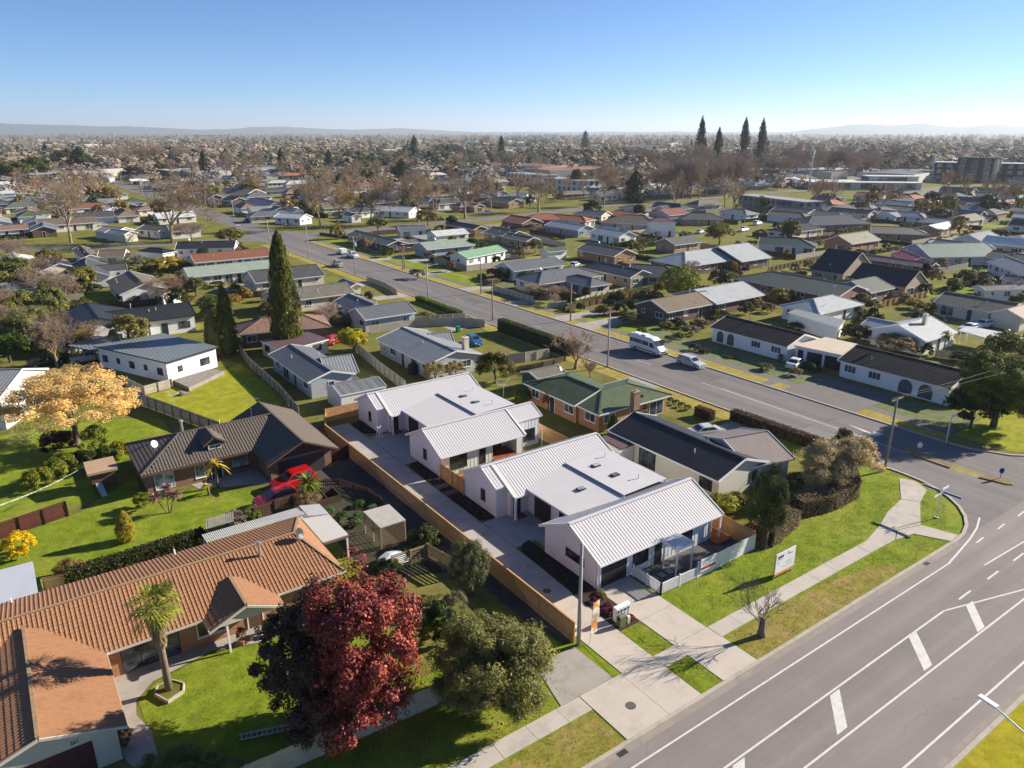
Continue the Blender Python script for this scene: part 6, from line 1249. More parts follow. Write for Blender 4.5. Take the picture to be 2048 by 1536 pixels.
for x, y, h, r, c, lb in ((1204, 622, 2.0, 1.5, (0.09, 0.09, 0.04), 'grey green ball bush on the corner garden'), (1224, 612, 2.2, 1.6, DK, 'dark twisted bush behind the ball bush'), (1258, 638, 2.4, 2.0, (0.08, 0.10, 0.025), 'round green bush on the shaded lawn'), (1284, 662, 1.2, 1.0, (0.12, 0.14, 0.04), 'pale low bush behind the van'), (1333, 652, 1.3, 1.4, (0.16, 0.14, 0.05), 'clipped golden bush by the brick porch'), (1355, 645, 1.6, 1.5, DK, 'dark camellia under the brick porch'), (1382, 662, 1.6, 1.8, (0.16, 0.15, 0.12), 'grey leaved bush beside the brown roofed house'), (1400, 648, 1.4, 2.0, (0.13, 0.09, 0.07), 'brown leaved shrub by the arched bungalow'), (1360, 672, 1.0, 1.1, (0.17, 0.18, 0.04), 'yellow round bush behind the silver car'), (1338, 678, 0.9, 1.0, (0.10, 0.09, 0.06), 'low brown bush near the van'), (1442, 628, 1.5, 1.6, (0.14, 0.15, 0.03), 'bright bush beside the brick patio'), (1420, 640, 1.6, 1.2, DK, 'dark cone bush by the patio'), (1388, 695, 1.2, 1.0, (0.05, 0.05, 0.035), 'dark round shrub on the frosty lawn'), (1410, 702, 0.6, 1.2, (0.05, 0.05, 0.04), 'flat dark shrub on the frosty lawn'), (1460, 712, 0.4, 1.2, (0.06, 0.07, 0.03), 'round flower bed on the frosty lawn'), (1530, 735, 1.0, 1.3, (0.10, 0.09, 0.05), 'letterbox shrub by the driveway'), (1590, 745, 1.2, 1.1, (0.18, 0.17, 0.06), 'golden shrub in front of the white car'), (1622, 735, 1.3, 1.5, DK, 'dark bush between the arched garage doors'), (1714, 668, 3.0, 2.8, (0.045, 0.05, 0.025), 'dark broad bush behind the link garage'), (1790, 692, 3.0, 3.8, (0.20, 0.16, 0.085), 'tan mounded bush before the villa'), (1848, 700, 2.0, 1.5, DK, 'dark camellia before the villa porch'), (1745, 612, 2.2, 1.7, (0.09, 0.09, 0.05), 'grey bush in a row beyond the villa'), (1715, 625, 2.2, 1.7, (0.15, 0.13, 0.10), 'pale flowering bush beside the silver cottage'), (1560, 593, 3.2, 2.4, (0.22, 0.20, 0.05), 'golden green tree behind the red brick house'), (1935, 618, 2.4, 1.8, (0.08, 0.09, 0.04), 'green bush by the speckled roof'), (1590, 655, 1.5, 1.6, (0.10, 0.07, 0.05), 'brown shrub behind the arched bungalow'), (1930, 715, 1.6, 2.2, DK, 'dark bush beside the carport'), (1445, 1012, 2.0, 1.6, (0.22, 0.22, 0.02), 'yellow green shrub at the end of the white house'), (1472, 1005, 1.6, 1.2, (0.14, 0.12, 0.03), 'olive shrub beside the black roofed house'), (1590, 960, 1.4, 1.0, (0.09, 0.12, 0.02), 'green bush inside the corner garden')): shrub(lb, at(x, y, h * 0.4), h, r, c)
tree('fruit tree with orange tints behind the rear white house', at(990, 735, 2.4), 4.6, 2.7, 'mid', (0.09, 0.085, 0.02), rz=2.2, group='middle garden trees'); tree('bright yellow leaved tree by the red car', at(706, 678, 2.0), 3.8, 2.7, 'mid', (0.34, 0.30, 0.02), rz=1.8, group='middle garden trees'); tree('small rusty tree by the brick wall', at(1097, 800, 1.5), 2.8, 1.0, 'wisp', (0.22, 0.09, 0.04), group='middle garden trees'); tree('sparse yellow tree behind the rear white house', at(870, 745, 1.8), 3.4, 1.9, 'wisp', (0.26, 0.21, 0.06), group='middle garden trees'); tree('second sparse yellow tree behind the rear white house', at(912, 742, 1.5), 3.0, 1.6, 'wisp', (0.26, 0.20, 0.06), group='middle garden trees'); shrub('green bush beside the clothes line', at(1046, 795, 0.8), 1.8, 1.2, (0.07, 0.11, 0.02))
tree('round golden topped tree between the white houses', at(256, 655, 4.2), 6.4, 3.2, 'mid', (0.17, 0.15, 0.045), rz=2.2, group='left garden trees'); shrub('green bush at the foot of the round golden tree', at(275, 678, 1.0), 2.0, 2.2, (0.10, 0.13, 0.03))
for i in range(9): x, y = 1286 + i * 11, 778 + i * 5.2; shrub('small green plant in the row beside the street', at(x, y), 0.7, 0.55, (0.10, 0.14, 0.02), group='row of small plants by the street')
for i in range(4): shrub('small clipped green ball in the row by the ute', at(36 + i * 13 + 14, 704), 1.2, 0.9, (0.14, 0.18, 0.02), 'ball', group='row of clipped balls')
# bare trees near
def bt(label, bx, by, ty, r, kind, col, **k): g = at(bx, by); return bare(label, g, top_z(g, ty), r, kind, col, **k)
bt('bare vase shaped tree on the verge by the street', 1151, 738, 668, 4.3, 'vase', (0.30, 0.205, 0.13)); bt('bare twiggy bush under the vase shaped tree', 1180, 757, 715, 2.0, 'vase', (0.28, 0.21, 0.15)); g = at(1522, 1272); pt_ = bare('small pollarded bare tree with stout trunk on the front verge', g, top_z(g, 1140), 2.4, 'twig', (0.15, 0.125, 0.105), tcol=(0.13, 0.115, 0.10), k=1)
m = MB(); m.tube([(g.x, g.y, 0), (g.x, g.y + .02, .5), (g.x + .03, g.y, 1.2), (g.x, g.y, 1.5)], [.32, .25, .2, .2], 10); m.build('stump', M('grey bark', (0.16, 0.145, 0.13), .95, .3, 4, 20, .5, 20), pt_, smooth=True)
bt('bare pinkish tree behind the white house', 340, 612, 545, 4.8, 'big', (0.32, 0.20, 0.14)); bt('pale blossom tree by the slate roofs', 657, 652, 603, 2.8, 'round', (0.42, 0.33, 0.29)); bt('pinkish bare tree by the pale front fence', 1112, 605, 570, 2.6, 'round', (0.38, 0.28, 0.22)); bt('tan bare tree beside the pinkish one', 1068, 596, 565, 3.2, 'round', (0.36, 0.29, 0.21)); bt('pink blossom bush at the slate house', 1110, 612, 588, 1.8, 'round', (0.40, 0.27, 0.25)); bt('bare grey tree at the brick patio', 1375, 562, 520, 4.0, 'round', (0.30, 0.24, 0.2))
bt('huge bare tree left of the crossing', 345, 486, 340, 15.0, 'big', (0.27, 0.20, 0.13), k=0); bt('huge pale bare tree at far left', 142, 486, 352, 11.5, 'big', (0.30, 0.23, 0.155), k=1); bt('low spreading bare tree on the corner grass', 385, 482, 445, 6.0, 'big', (0.22, 0.16, 0.12))
for i, (bx, by, ty, r, lb) in enumerate(((641, 458, 345, 8.5, 'bare street tree nearest the crossing'), (676, 451, 362, 8.0, 'golden brown bare street tree, second from the crossing'), (742, 450, 352, 8.5, 'bare street tree, third from the crossing'), (836, 445, 325, 9.5, 'tallest bare street tree on the cross street'), (930, 437, 355, 9.0, 'round bare street tree by the parked utes'), (1077, 424, 352, 8.0, 'round bare tree beside the white apartments'), (1208, 412, 312, 9.0, 'tall bare tree right of the golden pyramid tree'))): bt(lb, bx, by, ty, r, 'round' if i in (4, 5) else 'big', (0.29, 0.22, 0.155) if i != 1 else (0.34, 0.23, 0.10))
for i, (bx, by, ty, r) in enumerate(((60, 580, 505, 6), (95, 600, 530, 6), (130, 618, 540, 5), (30, 540, 470, 6))): bt('tangled bare tree in the left gardens', bx, by, ty, r, 'big', (0.27, 0.20, 0.15))
for i, (x, y, z, h, r, c, lb) in enumerate(((20, 560, 4, 9, 5, (0.11, 0.12, 0.03), 'tall green tree at the left edge'), (55, 660, 3, 7, 4.5, (0.16, 0.17, 0.075), 'olive wispy tree by the parked cars'), (15, 700, 2, 4.5, 3.5, MD, 'green bush at the left edge'), (98, 520, 3, 6, 3.6, (0.15, 0.12, 0.03), 'golden evergreen beside the brown roof'), (275, 530, 2, 4, 5.5, (0.12, 0.13, 0.07), 'grey green clipped bushes'), (332, 528, 2, 4, 4.0, (0.30, 0.22, 0.03), 'yellow flowering bush behind the bare pink tree'), (390, 575, 2, 4.2, 2.8, (0.08, 0.10, 0.03), 'green bush beside the bare pink tree'), (160, 560, 3, 6, 3.6, (0.17, 0.16, 0.04), 'yellow green shrub tree by the lawn'), (425, 610, 2, 4, 3.0, (0.12, 0.15, 0.04), 'green shrub above the slim conifer'), (460, 475, 3, 6, 4.5, (0.17, 0.16, 0.04), 'round golden green tree by the crossing'), (424, 385, 4, 8, 6, (0.24, 0.22, 0.06), 'pale yellow green tree past the crossing'), (755, 448, 3, 5.5, 4, (0.14, 0.15, 0.035), 'round green bush on the cross street'), (855, 435, 3, 6, 5, (0.25, 0.18, 0.07), 'tan bushy tree on the cross street'), (985, 545, 1.2, 2.2, 2, (0.13, 0.10, 0.06), 'brown bush behind the far verge'), (835, 548, 1.2, 2.4, 2.2, (0.14, 0.14, 0.10), 'grey round bush before the blue grey house'), (1070, 495, 1.5, 3.4, 3, (0.10, 0.12, 0.05), 'green bush behind the green roofed garage'), (1440, 470, 3, 6.5, 5.5, (0.13, 0.13, 0.03), 'broad green tree in the middle of the right houses'))): tree(lb, at(x, y, z), h, r, 'wisp' if 'wispy' in lb else 'mid', c, group='other garden trees')
# ---------------------------------------------------------------- vehicles
CARP = objcol_mat('car paint', 0.3, 0.5, 0.6, 0.02); TYRE = M('tyre rubber', (0.018, 0.018, 0.018), 0.9, 0.1); RIM = M('alloy rim', (0.35, 0.35, 0.36), 0.4, 0.05, metal=0.5); BLKP = M('black plastic', (0.02, 0.02, 0.022), 0.6, 0.1); CGL = glass_mat('car glass', (0.012, 0.015, 0.018), 0.04); LAMPW = M('headlamp', (0.7, 0.7, 0.7), 0.15, 0.02); LAMPR = M('tail lamp', (0.35, 0.01, 0.01), 0.2, 0.02); PLATE = M('number plate', (0.75, 0.75, 0.72), 0.5, 0.02)
# kind: length, half width, [(x, top of lower body)], greenhouse (x rear low, x rear top, x front top, x front low, roof z)
CARS = dict(sedan=(4.6, 0.88, [(-2.3, .72), (-2.15, .95), (-1.2, 1.0), (0.9, .98), (1.7, .88), (2.2, .72), (2.3, .5)], (-1.75, -1.05, 0.25, 1.0, 1.42)),
    hatch=(4.2, 0.87, [(-2.1, .75), (-2.05, 1.0), (-1.0, 1.02), (0.8, .99), (1.5, .9), (2.0, .74), (2.1, .5)], (-2.0, -1.6, 0.2, 1.0, 1.48)),
    wagon=(4.7, 0.9, [(-2.35, .75), (-2.3, 1.0), (-1.0, 1.02), (1.0, .99), (1.75, .9), (2.25, .74), (2.35, .5)], (-2.25, -1.9, 0.35, 1.15, 1.52)),
    suv=(4.6, 0.93, [(-2.3, .8), (-2.25, 1.12), (-1.0, 1.14), (0.95, 1.1), (1.75, 1.02), (2.2, .85), (2.3, .55)], (-2.2, -1.85, 0.3, 1.0, 1.72)),
    ute=(5.2, 0.93, [(-2.6, .8), (-2.58, 1.05), (-0.5, 1.07), (1.2, 1.08), (2.0, 1.02), (2.5, .85), (2.6, .55)], (-0.75, -0.55, 0.55, 1.25, 1.75)))
CARPROTO = {}
def car_parts(kind):
    if kind in CARPROTO: return CARPROTO[kind]
    L, hw, prof, (g0, g1, g2, g3, zr) = CARS[kind]; parts = []; mb = MB(); rings = []
    for x, zt in prof:
        e = 1 - 0.12 * max(0, (abs(x) - L / 2 + 0.5) / 0.5) ** 2; w_ = hw * e; rings.append([(x, -w_ * .9, .22), (x, -w_, .42), (x, -w_, max(zt - .14, .43)), (x, -w_ * .9, zt), (x, w_ * .9, zt), (x, w_, max(zt - .14, .43)), (x, w_, .42), (x, w_ * .9, .22)])
    n = 8; v = [p for r in rings for p in r]; f = [(i * n + k, i * n + (k + 1) % n, (i + 1) * n + (k + 1) % n, (i + 1) * n + k) for i in range(len(rings) - 1) for k in range(n)]; f = [tuple(reversed(q)) for q in f]; f += [tuple(range(n)), tuple(reversed(range(len(v) - n, len(v))))]
    mb.add(v, f); zb = 0.96; wt = hw * 0.78; wb = hw * 0.9
    gv = [(g0, -wb, zb), (g3, -wb, zb), (g3, wb, zb), (g0, wb, zb), (g1, -wt, zr - .05), (g2, -wt, zr - .05), (g2, wt, zr - .05), (g1, wt, zr - .05), (g1 + .15, -wt * .9, zr), (g2 - .2, -wt * .9, zr), (g2 - .2, wt * .9, zr), (g1 + .15, wt * .9, zr)]
    mb.add(gv, [(0, 1, 5, 4), (1, 2, 6, 5), (2, 3, 7, 6), (3, 0, 4, 7), (4, 5, 9, 8), (5, 6, 10, 9), (6, 7, 11, 10), (7, 4, 8, 11), (8, 9, 10, 11)])
    if kind == 'ute': mb.box(-2.5, -hw * .8, .9, -0.85, hw * .8, .95)
    parts.append(('body', mb.build('car_body', CARP, data_only=True)))
    def lerp(a, b, t): return tuple(a[i] + (b[i] - a[i]) * t for i in range(3))
    def pane(a, b, c, d, out, i0=.07, i1=.07, j0=.1, j1=.12):
        q = [lerp(lerp(a, b, i0), lerp(d, c, i0), j0), lerp(lerp(a, b, 1 - i1), lerp(d, c, 1 - i1), j0), lerp(lerp(a, b, 1 - i1), lerp(d, c, 1 - i1), 1 - j1), lerp(lerp(a, b, i0), lerp(d, c, i0), 1 - j1)]
        m = MB(); m.poly([tuple(p[i] + out[i] * .012 for i in range(3)) for p in q]); return m.build('pane', CGL, data_only=True)
    parts.append(('windscreen', pane(gv[1], gv[2], gv[6], gv[5], (.6, 0, .8)))); parts.append(('rear_window', pane(gv[3], gv[0], gv[4], gv[7], (-.8, 0, .6))))
    for s_, (a, b, c, d) in ((-1, (gv[0], gv[1], gv[5], gv[4])), (1, (gv[2], gv[3], gv[7], gv[6]))):
        for i0, i1 in ((.08, .53), (.5, .1)): parts.append(('side_window', pane(a, b, c, d, (0, s_, .2), i0, i1)))
    wx = L / 2 - 0.85
    for sx in (-1, 1):
        for sy in (-1, 1):
            m = MB(); m.tube([(sx * wx, sy * (hw - .2), .32), (sx * wx, sy * (hw + .015), .32)], .32, 14); parts.append(('wheel', m.build('wheel', TYRE, data_only=True)))
            m = MB(); m.tube([(sx * wx, sy * (hw), .32), (sx * wx, sy * (hw + .025), .32)], .2, 10); parts.append(('rim', m.build('rim', RIM, data_only=True)))
    zl = prof[-2][1] - .1
    for sy in (-1, 1):
        m = MB(); m.cbox((L / 2 - .1, sy * hw * .66, zl - .08), .16, .34, .15); parts.append(('headlight', m.build('headlight', LAMPW, data_only=True)))
        m = MB(); m.cbox((-L / 2 + .06, sy * hw * .74, prof[1][1] - .3), .14, .22, .22); parts.append(('tail_light', m.build('tail_light', LAMPR, data_only=True)))
    m = MB(); m.box(L / 2 - .03, -.26, .4, L / 2 + .02, .26, .52); parts.append(('number_plate', m.build('plate', PLATE, data_only=True)))
    m = MB(); m.box(L / 2 - .12, -hw * .6, .52, L / 2 + .0, hw * .6, .62); parts.append(('grille', m.build('grille', BLKP, data_only=True)))
    CARPROTO[kind] = parts; return parts
def car(label, px, head, kind, col, group='parked cars', z=0.02, xy=None):
    g = Vector(xy) if xy else at(*px); root = thing('parked_car' if kind != 'ute' else 'pickup_truck', label, 'car' if kind != 'ute' else 'truck', (g.x, g.y, z), group); root.rotation_euler[2] = R(head); wheel = None
    for nm, me in car_parts(kind):
        o = link(nm, me, wheel if nm == 'rim' else root)
        if nm == 'wheel': wheel = o
        if nm == 'body': o.color = (*col, 1)
    return root
SIL, WHT, REDC, BLUC, DRK = (0.45, 0.46, 0.47), (0.72, 0.72, 0.71), (0.42, 0.006, 0.006), (0.01, 0.10, 0.28), (0.03, 0.032, 0.038)
car('silver wagon parked behind the white van', None, -90, 'wagon', SIL, xy=(85.0, P(1380, 732).y)); car('white saloon on the driveway of the arched bungalow', (1592, 733), 12, 'sedan', WHT); car('red car in front of the dark garage door', None, 186, 'suv', REDC, xy=(20.9, 68.0)); car('red car half hidden behind the brown fence', None, 178, 'hatch', REDC, xy=(18.3, 65.4)); car('blue car on the grass behind the tall hedge', (948, 688), -97, 'hatch', BLUC)
car('silver saloon beside the black roofed house', (1404, 873), 160, 'sedan', (0.5, 0.5, 0.5)); car('dark grey pickup by the clipped balls', (95, 729), 8, 'ute', (0.05, 0.055, 0.065)); car('silver pickup under the carport', (178, 722), 5, 'ute', SIL); car('red car beside the yellow tree', (672, 686), 20, 'hatch', REDC); car('white pickup parked on the side street with trailer', None, -90, 'ute', WHT, xy=(85.2, P(705, 515).y)); car('beige loaded pickup parked opposite the trailer', None, 90, 'ute', (0.4, 0.37, 0.32), xy=(75.8, P(675, 533).y))
car('white car by the double garage at right', (1938, 662), 170, 'sedan', WHT); car('dark pickup on the cross street by the bare trees', (878, 441), 0, 'ute', DRK); car('second dark pickup on the cross street', (903, 439), 0, 'ute', DRK); car('white pickup beyond the round bare tree', (975, 428), 5, 'ute', WHT); car('dark car before the grey garages', (240, 480), -80, 'hatch', DRK); car('silver car before the grey garages', (262, 480), -80, 'hatch', SIL); car('blue car parked past the crossing', (492, 444), 85, 'sedan', (0.05, 0.11, 0.16)); car('white car at the crossing verge', (476, 458), 80, 'hatch', WHT)
car('white four wheel drive on the right close', (1925, 462), 0, 'suv', WHT); car('silver car by the two storey house', (1400, 467), 20, 'sedan', SIL); car('white pickup near the yellow digger', (1487, 463), 10, 'ute', WHT); car('white van-like wagon by the digger', (1515, 450), 10, 'suv', WHT); car('dark car under the pale verandah roof', (1865, 486), 20, 'sedan', DRK); car('white car beside the light grey roofed garage', (1505, 565), 160, 'sedan', WHT); car('white car right of the villa carport', (1965, 655), 175, 'hatch', WHT); car('pale car in the drive of the dark blue roof', (1150, 534), 30, 'hatch', SIL)
# campervan
vx, vy = 84.9, P(1290, 706).y; van = thing('camper_van', 'white high roofed camper van parked at the kerb', 'van', (vx, vy, 0.02), 'parked cars'); van.rotation_euler[2] = R(-90); ROOT[van.name] = Vector((0, 0, 0))
m = MB(); secs = [(-3.45, .5, 2.55, .93), (-3.4, .35, 2.7, .98), (1.2, .35, 2.75, 1.0), (1.9, .35, 2.5, .98), (2.55, .35, 1.62, .97), (3.2, .4, 1.2, .95), (3.45, .45, .95, .85)]; n = 10; vv = []
for x, z0, z1, w_ in secs:
    zm = min(1.5, z1 - .25); vv += [(x, -w_ * .95, z0), (x, -w_, z0 + .25), (x, -w_, max(zm, z0 + .3)), (x, -w_ * .95, max(z1 - .2, z0 + .35)), (x, -w_ * .75, z1), (x, w_ * .75, z1), (x, w_ * .95, max(z1 - .2, z0 + .35)), (x, w_, max(zm, z0 + .3)), (x, w_, z0 + .25), (x, w_ * .95, z0)]
ff = [tuple(reversed((i * n + k, i * n + (k + 1) % n, (i + 1) * n + (k + 1) % n, (i + 1) * n + k))) for i in range(len(secs) - 1) for k in range(n)] + [tuple(range(n)), tuple(reversed(range(len(vv) - n, len(vv))))]
m.add(vv, ff); o = m.build('body', CARP, van); o.color = (0.75, 0.75, 0.75, 1)
for s_ in (-1, 1):
    for xa, xb in ((-3.2, -2.45), (-2.35, -0.6), (-0.5, 0.9)): m = MB(); y = s_ * 1.012; m.poly([(xa, y, 1.45), (xb, y, 1.45), (xb, y * .985, 2.1), (xa, y * .985, 2.1)] if s_ < 0 else [(xb, y, 1.45), (xa, y, 1.45), (xa, y * .985, 2.1), (xb, y * .985, 2.1)]); m.build('side_window', CGL, van)
    m = MB(); y = s_ * 1.005; q = [(1.15, y, 1.35), (2.3, y, 1.35), (1.85, y * .97, 2.1), (1.15, y * .985, 2.1)]; m.poly(q if s_ < 0 else q[::-1]); m.build('cab_window', CGL, van); m = MB(); m.box(-2.0, s_ * 1.0 - .02, .62, 1.9, s_ * 1.0 + .02, .76); m.build('rub_strip', BLKP, van)
    for x in (-2.1, 2.3): m = MB(); m.tube([(x, s_ * .75, .36), (x, s_ * 1.01, .36)], .36, 14); wh = m.build('wheel', TYRE, van); m = MB(); m.tube([(x, s_ * .9, .36), (x, s_ * 1.02, .36)], .2, 10); m.build('rim', RIM, wh)
    m = MB(); m.cbox((3.3, s_ * .72, .95), .25, .35, .2); m.build('headlight', LAMPW, van)
m = MB(); m.poly([(1.98, -.85, 2.42), (2.58, -.9, 1.66), (2.58, .9, 1.66), (1.98, .85, 2.42)]); m.build('windscreen', CGL, van); m = MB(); m.box(3.35, -.6, .7, 3.47, .6, .95); m.build('grille', BLKP, van); m = MB(); m.box(3.0, -.95, .35, 3.5, .95, .6); m.build('bumper', BLKP, van)
m = MB(); m.box(-1.2, -.5, 2.76, -.2, .5, 2.92); m.build('roof_vent', M('white paint', (0.78, 0.78, 0.77)), van); m = MB(); m.box(-3.0, -.5, 2.73, -1.6, .5, 2.8); m.build('roof_hatch', WHITE, van)
m = MB()
for z in (.75, 1.55): m.tube([(-3.6, -.35 + .34 * math.cos(t) , z - .1 + .34 * math.sin(t)) for t in [i * math.pi / 6 for i in range(13)]], .03, 5)
m.build('bicycle_rack', BLKP, van, kind='stuff')
# box trailer
tr = thing('trailer', 'white caged box trailer behind the street pickup', 'trailer', (85.2, P(690, 508).y, 0)); c = ROOT[tr.name]; m = MB(); m.box(84.3, c.y - 1.4, .5, 86.1, c.y + 1.4, 1.6); m.build('box', WHITE, tr)
for s_ in (-1, 1): m = MB(); m.tube([(85.2 + s_ * .8, c.y, .32), (85.2 + s_ * 1.0, c.y, .32)], .32, 12); m.build('wheel', TYRE, tr)
# small yellow digger
g = at(1578, 462); dg = thing('digger', 'small yellow digger on the right close', 'digger', (g.x, g.y, 0)); YEL = M('digger yellow', (0.45, 0.26, 0.02), 0.5, 0.1)
m = MB(); m.box(g.x - 1.3, g.y - 1.2, 0, g.x + 1.3, g.y - .7, .6); m.build('track', TYRE, dg); m = MB(); m.box(g.x - 1.3, g.y + .7, 0, g.x + 1.3, g.y + 1.2, .6); m.build('track', TYRE, dg); m = MB(); m.box(g.x - 1.2, g.y - 1.0, .65, g.x + 1.0, g.y + 1.0, 1.4); m.build('body', YEL, dg); m = MB(); m.box(g.x - .1, g.y - .9, 1.4, g.x + 1.0, g.y + .1, 2.7); m.build('cab', CGL, dg); m = MB(); m.bar((g.x + .8, g.y + .4, 1.2), (g.x + 2.6, g.y + .4, 3.2), .3, .35); m.bar((g.x + 2.6, g.y + .4, 3.2), (g.x + 3.6, g.y + .4, .8), .25, .3); m.build('boom', YEL, dg)
# ---------------------------------------------------------------- poles, lamps, wires
CPOLE = M('concrete pole', (0.36, 0.35, 0.33), 0.9, 0.15, 1.5, 20, stain=(0.2, 0.19, 0.18), stain_amt=0.5); WPOLE = M('weathered pole', (0.24, 0.21, 0.185), 0.95, 0.3, 1.2, 20); GALV = M('galvanised steel', (0.50, 0.51, 0.52), 0.45, 0.06, metal=0.4); INSU = M('insulator', (0.30, 0.22, 0.18), 0.3, 0.1)
POLETOP = {}
def pole(label, b, ty, mat, arms=1, r=0.14, lamp=False, xf=False, group='power poles', key=None, armdir=(1, 0)):
    g = at(*b); h = top_z(g, ty); root = thing('power_pole', label, 'pole', (g.x, g.y, 0), group); m = MB(); m.tube([(g.x, g.y, 0), (g.x, g.y, h * .5), (g.x, g.y, h)], [r, r * .85, r * .65], 8); m.build('pole', mat, root, smooth=True); d = Vector(armdir).normalized(); tops = []
    for i in range(arms):
        z = h - .25 - i * .9; m = MB(); m.bar((g.x - d.x * 1.1, g.y - d.y * 1.1, z), (g.x + d.x * 1.1, g.y + d.y * 1.1, z), .1, .12); m.build('crossarm', WPOLE, root); m = MB()
        for t in (-1.0, -.45, .45, 1.0):
            m.tube([(g.x + d.x * t, g.y + d.y * t, z + .1), (g.x + d.x * t, g.y + d.y * t, z + .3)], .05, 6)
            if i == 0: tops.append(Vector((g.x + d.x * t, g.y + d.y * t, z + .3)))
        m.build('insulators', INSU, root, kind='stuff')
    if not arms: tops = [Vector((g.x, g.y, h))]
    if lamp: m = MB(); m.tube([(g.x, g.y, h - .8), (g.x + 1.2, g.y, h - .4), (g.x + 2.2, g.y, h - .35)], .035, 6); m.cbox((g.x + 2.4, g.y, h - .42), .6, .2, .1); m.build('lamp_arm', GALV, root)
    if xf: m = MB(); m.tube([(g.x + .3, g.y - .3, h - 2.4), (g.x + .3, g.y - .3, h - 1.4)], .3, 10); m.build('transformer', GALV, root)
    if key: POLETOP[key] = tops
    return root
pole('dark concrete power pole at the driveway entrance', (1157, 1290), 1086, CPOLE, 0, .15, key='f'); pole('leaning looking wooden pole on the street corner', (1769, 942), 795, WPOLE, 1, .15, key='a'); pole('pole with stay wire opposite the van', (1215, 735), 622, CPOLE, 1, key='b'); pole('short wooden pole on the garden verge', (1141, 642), 567, WPOLE, 0, key='x'); pole('wooden pole with crossarm by the tall hedge', (985, 641), 557, WPOLE, 1, key='c'); pole('bare wooden pole on the far verge', (962, 587), 520, WPOLE, 0, key='y'); pole('pole with street lamp past the low hedge', (856, 601), 527, CPOLE, 1, lamp=True, key='d'); pole('wooden pole on the far verge by the trailer', (809, 538), 485, WPOLE, 0); pole('pole with transformer by the street', (711, 550), 473, CPOLE, 2, xf=True, key='e'); pole('white pole near the crossing', (617, 515), 448, CPOLE, 1, key='g'); pole('white pole at the crossing', (539, 488), 440, CPOLE, 1, key='h'); pole('wooden pole right of the trailer', (806, 540), 500, WPOLE, 0)
for i, (b, ty) in enumerate((((468, 440), 400), ((430, 420), 385), ((416, 445), 390), ((287, 397), 360), ((245, 378), 350), ((230, 372), 345), ((415, 402), 368))): pole('power pole on the street beyond the crossing', b, ty, CPOLE, 1, .16, group='far power poles')
def wire(label, a, b, sag=.7, r=0.014, n=10):
    m = MB(); m.tube([a.lerp(b, i / n) - Vector((0, 0, sag * 4 * (i / n) * (1 - i / n))) for i in range(n + 1)], r, 4); return m.build('overhead_wire', BLKP if r < .012 else M('wire grey', (0.25, 0.25, 0.25), 0.5, 0.05), label=label, cat='wire', group='overhead wires')
for a, b, nm in (('a', 'b', 'the corner pole and the stayed pole'), ('b', 'c', 'the stayed pole and the hedge pole'), ('c', 'd', 'the hedge pole and the lamp pole'), ('d', 'e', 'the lamp pole and the transformer pole'), ('e', 'g', 'the transformer pole and the white pole')):
    for i in (0, 3): wire('%s wire strung between %s' % (('left', '', '', 'right')[i], nm), POLETOP[a][i], POLETOP[b][i], 1.0, r=0.008)
pr_ = POLETOP['a']
for i in (0, 3): wire('%s wire leaving the corner pole to the right' % ('upper', '', '', 'lower')[i], pr_[i], Vector((130, 30 + i, 9.0)), .8, r=0.008)
wire('stay wire of the pole opposite the van', POLETOP['b'][0], P(1257, 750, 0.1), 0, r=0.02)
for a, px, nm in (('b', (1262, 830), 'the black roofed house'), ('b', (1300, 640), 'the brown brick house'), ('c', (905, 702), 'the pale grey house'), ('c', (1085, 545), 'the slate house'), ('d', (812, 606), 'the slate wing'), ('d', (940, 500), 'the green roofed bungalow'), ('e', (690, 560), 'the small garage'), ('e', (835, 488), 'the washed green roof'), ('a', (1535, 866), 'the brown ribbed porch'), ('g', (480, 500), 'the rust roof')): wire('service wire from a pole to %s' % nm, POLETOP[a][1], P(*px, 3.0), .5, r=0.007)
def lamp(label, b, ty, arm=(0, 0), col=None, head=True, group='street lamps', r=.08):
    g = at(*b) if not isinstance(b, Vector) else b; h = top_z(g, ty) if ty > 20 else ty; root = thing('street_lamp', label, 'lamp', (g.x, g.y, 0), group); e = Vector((g.x + arm[0], g.y + arm[1], h)); m = MB(); m.tube([(g.x, g.y, 0), (g.x, g.y, h * .8), (g.x + arm[0] * .25, g.y + arm[1] * .25, h * .96), e], [r, r * .7, r * .5, r * .4], 8); m.build('post', col or GALV, root, smooth=True); m = MB()
    d = Vector((*arm, 0)).normalized() if arm != (0, 0) else Vector((1, 0, 0)); m.bar(e - d * .1, e + d * .75, .26, .12); m.build('lamp_head', col or GALV, root); return root
lamp('white street lamp post by the corner lawn', (1892, 886), 835, (0.4, 0), WHITE); e0, e1 = P(1990, 1414, 9.0), P(2085, 1476, 9.0); lamp('white street lamp arm reaching over the main road', Vector((e1.x, e1.y)), 9.0, (e0.x - e1.x, e0.y - e1.y), WHITE, r=.1)
for b, ty in (((1325, 405), 376), ((1545, 452), 395), ((1740, 440), 400), ((565, 465), 450), ((650, 470), 452), ((1890, 400), 365)): lamp('slim street lamp among the far houses', b, ty, (1.2, 0), group='far street lamps')
def tower(label, b, ty):
    g = at(*b); h = top_z(g, ty); root = thing('cell_tower', label, 'tower', (g.x, g.y, 0), 'cell towers'); m = MB(); m.tube([(g.x, g.y, 0), (g.x, g.y, h)], [.55, .35], 10); m.build('mast', GALV, root)
    for z, k in ((h - 2.5, .9), (h * .82, .5)):
        for i in range(3): a = i * 2.1; m = MB(); m.cbox((g.x + k * math.cos(a), g.y + k * math.sin(a), z), .7, .7, 2.6 if z > h * .85 else 1.2); m.build('antenna', GALV, root)
    return root
